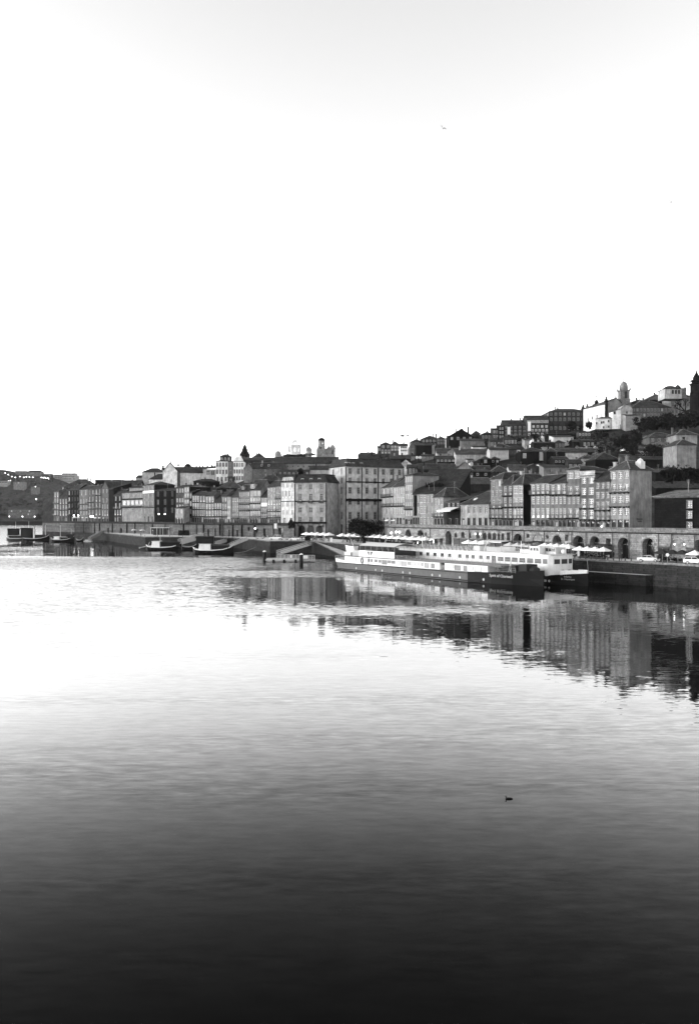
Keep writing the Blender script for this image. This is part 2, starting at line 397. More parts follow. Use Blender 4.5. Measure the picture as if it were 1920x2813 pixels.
    for i in range(chim):
        cx = random.uniform(-W * 0.8, W * 0.8); cy = dep * random.uniform(0.35, 0.7); q = MB()
        q.box(cx - 0.35, cx + 0.35, cy - 0.3, cy + 0.3, Hh, Hh + rise + 0.9); q.box(cx - 0.45, cx + 0.45, cy - 0.4, cy + 0.4, Hh + rise + 0.9, Hh + rise + 1.05)
        q.build('chimney', mat('plaster', random.choice((0.12, 0.3, 0.5))), root)
    info = dict(root=root, w=w, h=Hh, dep=dep, rise=rise, dr=dr, D=Dm, ang=ang); HOUSES[key or label] = info
    return info
def belt(hs, y, hh=0.35, v=0.1, out=0.25, name='string_course'):
    z = Z(y, hs['D']) - hs['root'].location.z; W = hs['w'] / 2; b = MB(); b.box(-W - 0.03, W + 0.03, -out, 0, z - hh / 2, z + hh / 2); b.build(name, mat('granite', v), hs['root'])
def dormer(hs, u, zo, w=1.3, hh=1.3, y=0.6, sh=0.4, fv=0.5, rs=0.04):
    """a dormer on the roof: front, cheeks, little roof, window"""
    r = hs['root']; x = -hs['w'] / 2 + u * hs['w']; z = hs['h'] + zo
    d = MB(); d.box(x - w / 2, x + w / 2, y, y + 1.8, z, z + hh); o = d.build('dormer', mat('plaster', sh), r)
    q = MB(); q.box(x - w / 2 - 0.15, x + w / 2 + 0.15, y - 0.2, y + 1.9, z + hh, z + hh + 0.14); q.build('dormer_roof', mat('tiles', rs), o)
    wd = put('window', window_mesh(w * 0.62, hh * 0.66, 'w', fv), o); wd.location = (x, y + 0.02, z + hh * 0.52)
    pn = put('pane', pane_mesh(w * 0.62, hh * 0.66, 0.02), o); pn.location = (x, y - 0.075, z + hh * 0.52)
def windows_at(hs, rows, st='w', fv=0.5, dark=0.8):
    """extra windows surface-set on the front: [(x_frac, y_px, w_m, h_m)]"""
    for (u, y, ww, hh) in rows:
        z = Z(y, hs['D']) - hs['root'].location.z
        add_window(hs['root'], Matrix.Translation((-hs['w'] / 2 + u * hs['w'], -0.06, z)), ww, hh, st, fv, dark)
# ---------------------------------------------------------------- water
wm_ = bpy.data.materials.new('river_water'); wm_.use_nodes = True
nt = wm_.node_tree; N = nt.nodes; L = nt.links; bs = N['Principled BSDF']
bs.inputs['Base Color'].default_value = (0.0005, 0.0005, 0.0005, 1); bs.inputs['Roughness'].default_value = 0.03; bs.inputs['IOR'].default_value = 1.33; bs.inputs['Specular IOR Level'].default_value = 0.0
tc = N.new('ShaderNodeTexCoord')
def wnoise(scale, detail, sx, sy, rough=0.5, rz=0.0):
    mp = N.new('ShaderNodeMapping'); mp.inputs['Scale'].default_value = (sx, sy, 1); mp.inputs['Rotation'].default_value = (0, 0, rz)
    n = N.new('ShaderNodeTexNoise'); n.inputs['Scale'].default_value = scale; n.inputs['Detail'].default_value = detail; n.inputs['Roughness'].default_value = rough
    L.new(tc.outputs['Object'], mp.inputs['Vector']); L.new(mp.outputs[0], n.inputs['Vector']); return n
def wmath(op, a, b_):
    n = N.new('ShaderNodeMath'); n.operation = op
    for i, q in enumerate((a, b_)):
        if isinstance(q, (int, float)): n.inputs[i].default_value = q
        else: L.new(q, n.inputs[i])
    return n.outputs[0]
def wrange(src, a, b_, c, d):
    n = N.new('ShaderNodeMapRange'); n.interpolation_type = 'SMOOTHSTEP'
    for k, q in (('From Min', a), ('From Max', b_), ('To Min', c), ('To Max', d)): n.inputs[k].default_value = q
    L.new(src, n.inputs['Value']); return n.outputs[0]
sx_ = N.new('ShaderNodeSeparateXYZ'); L.new(tc.outputs['Object'], sx_.inputs[0])
# wind: long cat's-paws lying across the river, a breezier reach up-river on the left
paws = wrange(wnoise(0.012, 4, 0.5, 2.6, 0.55, R(8)).outputs['Fac'], 0.42, 0.62, 0.0, 1.0)
fine_paws = wrange(wnoise(0.05, 3, 0.35, 3.0, 0.5).outputs['Fac'], 0.45, 0.62, 0.0, 1.0)
far_b = wmath('MULTIPLY', wrange(sx_.outputs['Y'], 205.0, 245.0, 0.0, 1.0), wmath('MAXIMUM', wrange(sx_.outputs['Y'], 268.0, 300.0, 1.0, 0.06), wrange(sx_.outputs['X'], -165.0, -200.0, 0.0, 1.0)))
left_b = wrange(sx_.outputs['X'], 10.0, -70.0, 0.0, 1.0)
breeze = wmath('MULTIPLY', far_b, left_b)
def band(c, w):
    return wmath('MULTIPLY', wrange(sx_.outputs['Y'], c - 2.2 * w, c - 0.6 * w, 0.0, 1.0), wrange(sx_.outputs['Y'], c + 0.6 * w, c + 2.2 * w, 1.0, 0.0))
bands = wmath('ADD', band(203.0, 9.0), wmath('MULTIPLY', band(126.0, 5.0), 0.7))
bands = wmath('MULTIPLY', bands, wrange(wnoise(0.02, 4, 0.6, 1.6, 0.6).outputs['Fac'], 0.35, 0.6, 0.1, 1.0))
left_c = wrange(sx_.outputs['X'], -14.0, -50.0, 0.0, 1.0)
calm_r = wrange(sx_.outputs['X'], 12.0, 45.0, 1.0, 0.25)
breeze = wmath('ADD', breeze, wmath('MAXIMUM', wmath('MULTIPLY', left_c, wmath('MULTIPLY', wrange(sx_.outputs['Y'], 268.0, 300.0, 0.6, 0.02), wrange(sx_.outputs['Y'], 60.0, 130.0, 0.0, 1.0))), wmath('MULTIPLY', bands, wmath('MULTIPLY', calm_r, 0.6))))
amp = wmath('ADD', wmath('ADD', WAVE0, wmath('MULTIPLY', paws, WAVE1)), wmath('ADD', wmath('MULTIPLY', fine_paws, WAVE1 * 0.6), wmath('MULTIPLY', breeze, WAVE2)))
n1 = wnoise(2.6, 3, 0.26, 1.0, 0.6); n2 = wnoise(0.35, 2, 0.3, 1.0, 0.5)
def centred(n, k):
    s = N.new('ShaderNodeVectorMath'); s.operation = 'SUBTRACT'; s.inputs[1].default_value = (0.5, 0.5, 0.5); L.new(n.outputs['Color'], s.inputs[0])
    m = N.new('ShaderNodeVectorMath'); m.operation = 'SCALE'; m.inputs['Scale'].default_value = k; L.new(s.outputs[0], m.inputs[0]); return m.outputs[0]
va = N.new('ShaderNodeVectorMath'); va.operation = 'ADD'; L.new(centred(n1, 2.0), va.inputs[0]); L.new(centred(n2, 0.45), va.inputs[1])
vs_ = N.new('ShaderNodeVectorMath'); vs_.operation = 'SCALE'; L.new(va.outputs[0], vs_.inputs[0]); L.new(amp, vs_.inputs['Scale'])
fl_ = N.new('ShaderNodeVectorMath'); fl_.operation = 'MULTIPLY'; fl_.inputs[1].default_value = (0.7, 1, 0); L.new(vs_.outputs[0], fl_.inputs[0])
# short steep wavelets show mostly their near faces at this grazing angle
fc = N.new('ShaderNodeCombineXYZ'); L.new(wmath('MULTIPLY', amp, -0.22), fc.inputs['Y']); fc.inputs['Z'].default_value = 1.0
up = N.new('ShaderNodeVectorMath'); up.operation = 'ADD'; L.new(fc.outputs[0], up.inputs[1]); L.new(fl_.outputs[0], up.inputs[0])
nm = N.new('ShaderNodeVectorMath'); nm.operation = 'NORMALIZE'; L.new(up.outputs[0], nm.inputs[0]); L.new(nm.outputs[0], bs.inputs['Normal'])
# darkness of near water put into the mirror, which weakens faster than real water's
gl = N.new('ShaderNodeBsdfGlossy'); gl.inputs['Roughness'].default_value = 0.02; gl.inputs['Color'].default_value = (1, 1, 1, 1); L.new(nm.outputs[0], gl.inputs['Normal'])
fr0 = N.new('ShaderNodeFresnel'); fr0.inputs['IOR'].default_value = WATER_IOR; L.new(nm.outputs[0], fr0.inputs['Normal'])
soft = wmath('EXPONENT', wmath('MULTIPLY', wmath('POWER', fr0.outputs[0], 3.0), -120.0), 0.0)
mirror = wmath('MULTIPLY', wmath('SUBTRACT', 1.0, soft), 0.5)
mxs = N.new('ShaderNodeMixShader'); L.new(mirror, mxs.inputs[0]); L.new(bs.outputs[0], mxs.inputs[1]); L.new(gl.outputs[0], mxs.inputs[2]); L.new(mxs.outputs[0], N['Material Output'].inputs['Surface'])
b = MB(); b.poly([(-4000, -400, 0), (4000, -400, 0), (4000, 9000, 0), (-4000, 9000, 0)])
structure(b.build('river_water', wm_))
b = MB(); b.poly([(-4000, -400, -6), (4000, -400, -6), (4000, 9000, -6), (-4000, 9000, -6)])
structure(b.build('river_bed', mat('ground', 0.03)))

# ---------------------------------------------------------------- hillside under the old town
b = MB(); cols = [118, 140, 165] + list(range(190, 2240, 25)); rows = []
for x in cols:
    zt = 10.95 if (x <= 812 or x >= 1052) else 4.72
    r = [(*P(x, DW(x) + (0.4 if zt > 6 else 2.0)), zt), (*P(x, FD(x) + 9), zt), ]
    for k in range(0, 15):
        s = k / 14; D, y = ground_at(x, s); z = Z(y, D)
        r.append((*P(x, D), max(z, zt) - 0.6 + random.uniform(-0.3, 0.3)))
    D, y = ground_at(x, 1.0); zt2 = Z(y, D)
    r += [(*P(x, D + 45), zt2 + 1.0), (*P(x, D + 130), zt2 - 8), (*P(x, D + 420), zt2 * 0.4), (*P(x, D + 800), 4)]
    rows.append(r)
n = len(rows[0])
for r in rows: b.v += r
for i in range(len(rows) - 1):
    for k in range(n - 1): b.f.append((i * n + k, (i + 1) * n + k, (i + 1) * n + k + 1, i * n + k + 1)); b.m.append(0)
# the bank closes the sheet on the up-river end
for k in range(n - 1):
    o = len(b.v); b.v += [(rows[0][k][0], rows[0][k][1], -2), (rows[0][k + 1][0], rows[0][k + 1][1], -2)]; b.f.append((k, k + 1, o + 1, o)); b.m.append(0)
structure(b.build('hillside_ground', mat('ground', 0.07), fix=False))

# ---------------------------------------------------------------- quay
QZ = 4.7
def Q(x, y, z=QZ): D = (H - z) * F / (y - HY); return P(x, D)
edge = [P(2250, 138), P(1900, 160), P(1600, 180), P(856, 321), P(742, 322), P(700, 345), P(640, 378), P(560, 387), P(400, 391), P(285, 498), P(205, 533), P(126, 552)]
back = [P(x, DW(x) + 1.0) for x in (118, 140, 280, 400, 480, 600, 740, 800)] + [P(860, 372), P(950, 388), P(1048, 380)] + [P(x, DW(x) + 1.0) for x in (1060, 1084, 1300, 1560, 1925, 2250)]
b = MB(); ring = edge + back
b.prism(ring, -3, QZ, 0, 1)
bm = bmesh.new(); me = b.mesh('quay', [mat('pave', 0.6), mat('stone', 0.155)]); bm.from_mesh(me); bmesh.ops.triangulate(bm, faces=[f for f in bm.faces if len(f.verts) > 4]); bmesh.ops.recalc_face_normals(bm, faces=bm.faces); bm.to_mesh(me); bm.free()
structure(put('quay', me))
b = MB()
for (a, c) in zip(edge, edge[1:]):
    d = (Vector(c) - Vector(a)); nrm = Vector((d.y, -d.x)).normalized()
    if nrm.y > 0: nrm = -nrm
    a2 = Vector(a) - nrm * 0.45; c2 = Vector(c) - nrm * 0.45; a1 = Vector(a) + nrm * 0.08; c1 = Vector(c) + nrm * 0.08
    b.prism([tuple(a1), tuple(c1), tuple(c2), tuple(a2)], QZ - 0.25, QZ + 0.16)
structure(b.build('quay_kerb', mat('granite', 0.36)))
# the low walkway along the foot of the embankment, and the cobbled slipway
def along(a, c, t, off):
    a = Vector(a); c = Vector(c); d = c - a; nrm = Vector((d.y, -d.x)).normalized()
    if nrm.y > 0: nrm = -nrm
    q = a + d * t + nrm * off; return (q.x, q.y)
b = MB(); e0, e1 = P(1900, 160), P(1600, 180)
b.prism([along(e0, e1, 0.33, 0.02), along(e0, e1, 1.0, 0.02), along(e1, P(856, 321), 0.12, 0.02), along(e1, P(856, 321), 0.12, 1.7), along(e0, e1, 1.0, 1.7), along(e0, e1, 0.36, 1.5)], -3, 2.25, 0, 1)
structure(b.build('lower_walkway', [mat('pave', 0.6), mat('stone', 0.12)]))
b = MB(); a0 = Vector(P(862, 318)); a1 = Vector(P(945, 280)); d = (a1 - a0).normalized(); nrm = Vector((-d.y, d.x)); nrm = nrm if nrm.x > 0 else -nrm
p = [a0 + nrm * 0.0, a1 + nrm * 0.0, a1 + nrm * 5.5, a0 + nrm * 6.5]
v = [(*p[0], QZ - 0.05), (*p[1], 0.6), (*p[2], 0.6), (*p[3], QZ - 0.05)] + [(*q, -3) for q in p]
b.add(v, [(0, 1, 2, 3)], 0); b.add(v, [(0, 4, 5, 1), (1, 5, 6, 2), (2, 6, 7, 3), (3, 7, 4, 0)], 1)
structure(b.build('slipway', [mat('pave', 0.5), mat('stone', 0.12)]))
b = MB(); v = [(*(p[0] - nrm * 0.02 + nrm * 0.0), QZ + 0.05), (*(p[1]), 0.7)]
b.add([(*p[0], QZ - 0.05), (*p[1], 0.6), (*(p[1] - nrm * 0.35), 0.6), (*(p[0] - nrm * 0.35), QZ - 0.05), (*p[0], QZ + 0.15), (*p[1], 0.8), (*(p[1] - nrm * 0.35), 0.8), (*(p[0] - nrm * 0.35), QZ + 0.15)],
      [(4, 5, 6, 7), (3, 2, 6, 7), (0, 1, 5, 4), (1, 2, 6, 5), (0, 3, 7, 4)])
structure(b.build('slipway_kerb', mat('granite', 0.3)))

# ---------------------------------------------------------------- arcaded terrace wall
def wall_run(root, cells, zlo, zhi, m, thick=1.6):
    """cells: (x_start, x_end, [openings (x0,x1,ytop,ysill|None,'a'|'r')]) laid along the wall line"""
    b = MB(); infos = []
    for (xs, xe, ops) in cells:
        A = Vector(P(xs, DW(xs))); B = Vector(P(xe, DW(xe))); w = (B - A).length; d = (B - A) / w; nin = Vector((-d.y, d.x))
        def uof(x):          # where the sight line at bearing x meets this stretch
            k = (x - CX) / F; return (A.y * k - A.x) / (d.x - d.y * k)
        fr = lambda u, z, q, A=A, d=d, nin=nin: (*(A + d * u + nin * q), z)
        u_prev = 0.0
        for (x0, x1, yt, ys, kind) in ops:
            u0, u1 = uof(x0), uof(x1); Dm = (A + d * (u0 + u1) / 2).y; zt = min(Z(yt, Dm), zhi - 0.5); zs = zlo if ys is None else Z(ys, Dm)
            b.poly([fr(u_prev, zlo, 0), fr(u0, zlo, 0), fr(u0, zhi, 0), fr(u_prev, zhi, 0)])
            if ys is not None: b.poly([fr(u0, zlo, 0), fr(u1, zlo, 0), fr(u1, zs, 0), fr(u0, zs, 0)])
            r = (u1 - u0) / 2; cu = (u0 + u1) / 2
            if kind == 'a':
                zc = max(zs + 0.3, zt - r); rz = zt - zc; K = 10
                arc = [(cu - r * math.cos(math.pi * i / K), zc + rz * math.sin(math.pi * i / K)) for i in range(K + 1)]
            else: arc = [(u0, zt), (u1, zt)]; zc = zt
            for (ua, za), (ub, zb_) in zip(arc, arc[1:]):
                b.poly([fr(ua, za, 0), fr(ub, zb_, 0), fr(ub, zhi, 0), fr(ua, zhi, 0)]); b.poly([fr(ua, za, 0), fr(ub, zb_, 0), fr(ub, zb_, thick), fr(ua, za, thick)])
            for u, z in ((u0, arc[0][1]), (u1, arc[-1][1])): b.poly([fr(u, zs, 0), fr(u, z, 0), fr(u, z, thick), fr(u, zs, thick)])
            b.poly([fr(u0, zs, 0), fr(u1, zs, 0), fr(u1, zs, thick), fr(u0, zs, thick)])
            infos.append((fr, u0, u1, zs, zt, zc, arc, kind)); u_prev = u1
        b.poly([fr(u_prev, zlo, 0), fr(w, zlo, 0), fr(w, zhi, 0), fr(u_prev, zhi, 0)])
    b.build('wall', m, root, fix=False)
    return infos
arc_root = thing('arcade_wall', 'long stone arcade wall carrying the terrace houses on the right, with arched vaults', 'wall')
cellsA = [
 (1056, 1084, []),
 (1084, 1190, [(1113, 1129, 1453, 1474, 'a'), (1147, 1163, 1454, 1472, 'a'), (1167, 1171, 1463, 1472, 'r')]),
 (1190, 1300, [(1192, 1202, 1480, None, 'a'), (1208, 1215, 1480, None, 'r'), (1223, 1240, 1457, None, 'a'), (1248, 1255, 1463.5, 1476, 'a'), (1266, 1275.5, 1461, 1478, 'a'), (1288, 1293, 1464, 1478, 'a')]),
 (1300, 1430 - 22, [(1307, 1317, 1461, 1480, 'a'), (1327, 1336, 1463, 1483, 'a'), (1339, 1349, 1463.6, 1483, 'a'), (1352, 1362, 1464, 1484, 'a'), (1366, 1373, 1464.4, 1484, 'a'), (1376, 1384, 1465, 1485, 'a'), (1391, 1400, 1463, 1486, 'r')]),
 (1408, 1560, [(1409.5, 1434, 1465.7, None, 'a'), (1445, 1453, 1467, 1477, 'r'), (1462, 1489, 1467.7, None, 'a'), (1499, 1506, 1469, 1479.5, 'a'), (1517, 1542, 1470, None, 'a'), (1551, 1560, 1469, 1486, 'r')]),
 (1560, 1925, [(1573, 1604, 1471.3, None, 'a'), (1619, 1648, 1473.4, None, 'a'), (1663, 1676, 1479.7, 1497, 'r'), (1696, 1728, 1476.6, None, 'a'), (1763, 1797, 1478, None, 'a'), (1838.5, 1881, 1481.6, None, 'a'), (1908, 1924, 1483, None, 'a')]),
 (1925, 2150, [])]
infos = wall_run(arc_root, cellsA, QZ - 0.5, 10.4, mat('stone', 0.40))
for k, (fr_, u0, u1, zs, zt, zc, arc, kind) in enumerate(infos):
    wdt = u1 - u0; b = MB(); blind = k in (18, 27)
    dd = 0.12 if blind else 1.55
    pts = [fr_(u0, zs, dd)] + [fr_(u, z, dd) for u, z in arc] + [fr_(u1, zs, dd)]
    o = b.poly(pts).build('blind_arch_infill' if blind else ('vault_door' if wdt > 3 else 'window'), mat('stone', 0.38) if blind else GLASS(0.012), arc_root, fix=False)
    # voussoir ring round every opening
    b = MB(); pr = -0.07; gt = 0.28 if wdt > 2.2 else 0.16
    m_ = len(arc)
    def outp(i):
        u, z = arc[i]; c_ = (u0 + u1) / 2
        if kind == 'r': return (u + (-gt if i == 0 else gt), z + gt)
        dx, dz = u - c_, (z - zc); l = math.hypot(dx, dz) or 1; return (u + dx / l * gt, z + dz / l * gt)
    for i in range(m_ - 1):
        (ua, za), (ub, zb_) = arc[i], arc[i + 1]; (uc, zc_), (ud, zd) = outp(i), outp(i + 1)
        b.poly([fr_(ua, za, pr), fr_(ub, zb_, pr), fr_(ud, zd, pr), fr_(uc, zc_, pr)]); b.poly([fr_(uc, zc_, pr), fr_(ud, zd, pr), fr_(ud, zd, 0.02), fr_(uc, zc_, 0.02)])
    b.build('arch_ring' if kind == 'a' else 'lintel', mat('granite', 0.36), arc_root, fix=False)
    if not blind and wdt > 3:      # timber doors or an iron grille set inside the vault
        b = MB(); n_ = max(3, int(wdt / 0.55))
        for i in range(n_ + 1):
            u = u0 + 0.1 + (wdt - 0.2) * i / n_; q0 = fr_(u - 0.03, zs, 1.2); q1 = fr_(u - 0.03, min(zt - 0.4, zc + 0.2), 1.2); b.tube(q0, q1, 0.035, 4)
        b.tube(fr_(u0, zc, 1.2), fr_(u1, zc, 1.2), 0.06, 4); b.build('grille', METAL(0.03), arc_root)
xs_all = [1056] + list(range(1084, 1900, 36)) + [1925, 2150]
def wall_band(name, zl, zh, out, m, root, xs, step_in=0.0):
    b = MB()
    for a, c in zip(xs, xs[1:]):
        A = Vector(P(a, DW(a))); B = Vector(P(c, DW(c))); d = (B - A).normalized(); ni = Vector((-d.y, d.x))
        b.prism([tuple(A - ni * out), tuple(B - ni * out), tuple(B + ni * step_in), tuple(A + ni * step_in)], zl, zh)
    return b.build(name, m, root)
wall_band('string_course', 10.4, 10.68, 0.3, mat('granite', 0.13), arc_root, xs_all, 0.5)
wall_band('parapet', 10.68, 11.62, 0.06, mat('stone', 0.34), arc_root, xs_all, 0.35)
wall_band('parapet_coping', 11.62, 11.76, 0.14, mat('granite', 0.3), arc_root, xs_all, 0.42)
for x in (1084, 1180, 1288, 1325, 1406, 1438, 1493, 1569, 1608, 1681, 1726, 1807, 1843, 1906):     # iron downpipes and piers
    A = Vector(P(x, DW(x) - 0.35)); b = MB(); b.tube((*A, QZ), (*A, 10.4), 0.1, 6); b.build('downpipe', METAL(0.03), arc_root)
for (xa, xb_) in ((1064, 1082), (1092, 1111), (1132, 1146), (1150, 1188), (1246, 1262), (1264, 1284), (1292, 1322), (1326, 1360), (1362, 1404), (1412, 1436), (1440, 1458), (1490, 1514), (1519, 1545), (1548, 1566), (1608, 1618), (1650, 1682), (1806, 1836), (1884, 1904)):
    A = Vector(P(xa, DW(xa) - 0.12)); B = Vector(P(xb_, DW(xb_) - 0.12)); d = (B - A).normalized(); ni = Vector((-d.y, d.x)); b = MB()
    b.prism([tuple(A - ni * 0.1), tuple(B - ni * 0.1), tuple(B + ni * 0.14), tuple(A + ni * 0.14)], QZ, QZ + 2.7)
    o = b.build('shopfront', GLASS(0.02), arc_root)
    b = MB(); b.prism([tuple(A - ni * 0.22), tuple(B - ni * 0.22), tuple(B - ni * 0.11), tuple(A - ni * 0.11)], QZ + 2.7, QZ + 3.1)
    n_ = max(2, int((B - A).length / 1.3))
    for i in range(n_ + 1):
        q = A + d * ((B - A).length * i / n_); b.box(q.x - 0.05, q.x + 0.05, q.y - 0.17, q.y - 0.1, QZ, QZ + 2.7)
    b.build('shop_frame', PLAIN(0.06), o)
# a stretch of the wall up-river, under the left-hand terraces
lw = thing('quay_wall', 'dark stone retaining wall below the left terraces, with narrow pilaster slots', 'wall')
cellsL = [(118, 280, [(247, 253, 1447, None, 'a'), (205, 209, 1450, None, 'r')]), (280, 400, [(296, 300, 1450, None, 'r'), (330, 336, 1450, None, 'a')]),
          (400, 480, []), (480, 600, [(570, 575, 1454, None, 'r'), (590, 594, 1452, None, 'r')]), (600, 740, [(628, 632, 1455, None, 'r'), (650, 655, 1456, None, 'r'), (681, 686, 1448, 1458, 'r'), (723, 731, 1452, None, 'r')]), (740, 808, [(764, 778, 1450, None, 'r')])]
for (fr_, u0, u1, zs, zt, zc, arc, kind) in wall_run(lw, cellsL, QZ - 0.4, 10.3, mat('stone', 0.27)):
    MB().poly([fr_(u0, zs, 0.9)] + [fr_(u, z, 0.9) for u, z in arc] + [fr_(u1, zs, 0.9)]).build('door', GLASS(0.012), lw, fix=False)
xs_l = [118, 160, 200, 240, 280, 320, 360, 400, 440, 480, 520, 560, 600, 640, 680, 740, 808]
wall_band('string_course', 10.3, 10.6, 0.3, mat('granite', 0.05), lw, xs_l, 0.5)
wall_band('parapet', 10.6, 11.5, 0.05, mat('stone', 0.15), lw, xs_l, 0.4)
for x in (150, 161, 180, 190, 199, 212, 232, 262, 275, 310, 350, 372, 420, 455, 505, 541, 560, 605, 612, 640, 665, 700, 752):
    A = Vector(P(x, DW(x))); b = MB(); b.box(A.x - 0.35, A.x + 0.35, A.y - 0.5, A.y, QZ - 0.4, 10.3); b.build('pilaster', mat('stone', random.choice((0.06, 0.2, 0.1))), lw)

# ---------------------------------------------------------------- front row on the arcade (right)
TR = 'terrace houses above the arcade wall'
h = house('dark ruined tenement with blank wall at the right end of the arcade', 1796, 1935, 1362, yr=1346, sh=0.035, roof='mono', dep=8, fl=['-'], rs=0.16, fr=0.5, grp=TR, wm='stone')
windows_at(h, [(0.72, 1386, 1.2, 1.5), (0.72, 1414, 1.2, 1.5), (0.72, 1446, 1.2, 1.7)], 'w', 0.35, 1.0)
h = house('tall pale house ending in a broad blank gable with small lettering', 1676, 1729, 1290, yr=1266, sh=0.40, roof='hip', dep=7.7, fl=['w3', 'w3', 'w3', 'w3', 'd3:1.05'], fr=0.75, rs=0.07, grp=TR, key='R3')
q = slab_mesh(h['w'], 0.8, 0.12)
for fy in (1352, 1391): 
    m_ = Matrix.Translation((0, 0, Z(fy, h['D']) - 11.0)); add_balcony(h['root'], m_, h['w'] - 0.1)
b = MB(); b.box(h['w'] / 2 - 1.2, h['w'] / 2 + 0.3, 3.5, 5.0, h['h'] + 0.2, h['h'] + 1.9); b.lathe([(0.8, 0), (0.6, 0.4), (0.05, 0.8)], 10, (h['w'] / 2 - 0.45, 4.25, h['h'] + 1.9)); b.build('roof_tank', mat('paint', 0.55), h['root'])
for dz, s_, sz in ((2.62, 'Restaurante', 0.42), (2.12, 'Terreirinho', 0.34)):
    text_mesh('lettering', s_, sz, PLAIN(0.02), h['root'], (h['w'] / 2 + 0.03, 3.4, dz), (math.pi / 2, 0, math.pi / 2), 0.02)
house('grey house with a long dark roof and two full width balconies', 1634, 1675.6, 1320.5, yr=1283, sh=0.27, roof='gs', dep=11, fl=['w3', 'w3', 'f3b', 'f3b', 'd3'], fr=0.55, grp=TR, chim=1)
house('narrow grey house with white shuttered windows and a pale parapet', 1593, 1633.6, 1304, yr=1289, sh=0.27, roof='flat', dep=10, fl=['w2', 'w2', 'f2b', 'f2b', 'd3:0.9'], fr=0.9, grp=TR, key='R5')
b = MB(); i_ = HOUSES['R5']; b.box(-i_['w'] / 2 - 0.1, i_['w'] / 2 + 0.1, -0.2, 0.1, i_['h'] - 0.7, i_['h'] + 0.9); b.build('parapet', mat('granite', 0.5), i_['root'])
house('house with a glazed top storey and a cluttered dark balcony below it', 1556.5, 1592.6, 1289.5, yr=1282, sh=0.3, roof='hip', dep=9, fl=['g2', '-:0.35', 'f2b:0.9', 'w3', 'f2i', 'd3'], fr=0.6, grp=TR)
house('broad house with two rows of white glazed doors under a dark roof', 1511, 1556, 1326.6, yr=1306, sh=0.3, roof='gs', dep=10, fl=['f3b', 'w4', 'f4b', 'd4:0.9'], fr=0.75, grp=TR)
house('broad house left of its twin, with four white doors over a long balcony', 1457.5, 1510.6, 1326.6, yr=1305, sh=0.3, roof='gs', dep=10, fl=['f4b', 'w4', 'f4', 'd4b:0.9'], fr=0.85, grp=TR, chim=1)
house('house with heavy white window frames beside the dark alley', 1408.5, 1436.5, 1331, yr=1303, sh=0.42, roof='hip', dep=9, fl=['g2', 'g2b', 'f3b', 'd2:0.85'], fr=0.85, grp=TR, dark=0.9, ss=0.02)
house('grey house of arched white windows with iron balconies on each floor', 1380.5, 1408, 1331, yr=1306, sh=0.22, roof='hip', dep=9, fl=['f2i', 'f2b', 'f2b', 'd3:0.85'], fr=0.7, grp=TR)
house('slim tall house with two bright windows under its eaves', 1347, 1380, 1315.5, yr=1299, sh=0.32, roof='hip', dep=9, fl=['w2', 'w3', 'f2b', 'f3b', 'd3'], fr=0.6, grp=TR)
h = house('low two storey house with a big hipped roof and five windows', 1264.5, 1343, 1385, yr=1350, sh=0.42, roof='hip', dep=12, fl=['w5', 'd5'], fr=0.62, rs=0.045, grp=TR)
b = MB(); b.lathe([(1.1, 0), (1.1, 0.5), (0.7, 1.0), (0.1, 1.2)], 10, (-h['w'] * 0.18, 2.6, h['h'] + 0.8)); b.build('skylight', mat('paint', 0.5), h['root'])
h = house('small dark tavern with a pale slanted awning roof over its terrace', 1227, 1263.5, 1377, yr=1362, sh=0.07, roof='mono', dep=8, fl=['w3', '-:0.5', 'd2'], fr=0.5, grp=TR)
b = MB(); W_ = h['w'] / 2; b.add([(-W_ - 0.6, -3.2, 5.1), (W_ - 0.2, -3.2, 5.1), (W_ - 0.2, 0, 6.1), (-W_ - 0.6, 0, 6.1)], [(0, 1, 2, 3)]); b.add([(-W_ - 0.6, -3.2, 5.0), (W_ - 0.2, -3.2, 5.0), (W_ - 0.2, 0, 6.0), (-W_ - 0.6, 0, 6.0)], [(0, 3, 2, 1)]); b.box(-W_ - 0.6, W_ - 0.2, -3.25, -3.2, 4.7, 5.15); b.build('awning', PLAIN(0.6), h['root'])
house('pale three window house beside the awning tavern', 1192, 1218, 1365.6, yr=1340, sh=0.40, roof='hip', dep=9, fl=['w3', 'f3b', 'd3'], fr=0.75, grp=TR)
house('narrow house with two tall window columns and blank middle', 1171, 1191.6, 1356.5, yr=1345, sh=0.36, roof='mono', dep=8, fl=['w2', 'w2', 'f2'], fr=0.75, grp=TR)
house('narrow house with glazed floors left of the blank middled one', 1152, 1170.6, 1356.5, yr=1345, sh=0.4, roof='mono', dep=8, fl=['g2', 'g2', 'f2'], fr=0.75, grp=TR)
house('narrow house with three white windows per floor and a dark shop', 1133.5, 1151.6, 1358, yr=1346, sh=0.36, roof='mono', dep=8, fl=['w3', 'w3', 'd3'], fr=0.75, grp=TR)
house('tallest slim house of the row, white windows on every floor', 1112.5, 1133, 1306, yr=1300, sh=0.36, roof='hip', dep=10, fl=['w4', 'w4', 'w4', 'w4b', 'w3', 'd3'], fr=0.85, grp=TR, dark=0.4)
house('pale house with five white windows on each floor and a dentilled cornice', 1081, 1111.8, 1336, yr=1309, sh=0.42, roof='hip', dep=10, fl=['w5', 'f5b', 'w5', 'd4'], fr=0.85, grp=TR, dark=0.5)
house('house at the square corner with dark shutters and two balconies', 1049.5, 1080.6, 1339, yr=1314, sh=0.38, roof='hip', dep=10, fl=['f3b', 'f3b', 'w3', 'd3'], fr=0.8, grp=TR, left=['w3', 'w3', 'w3', 'd2'])
HB = 'hillside houses behind the arcade row'
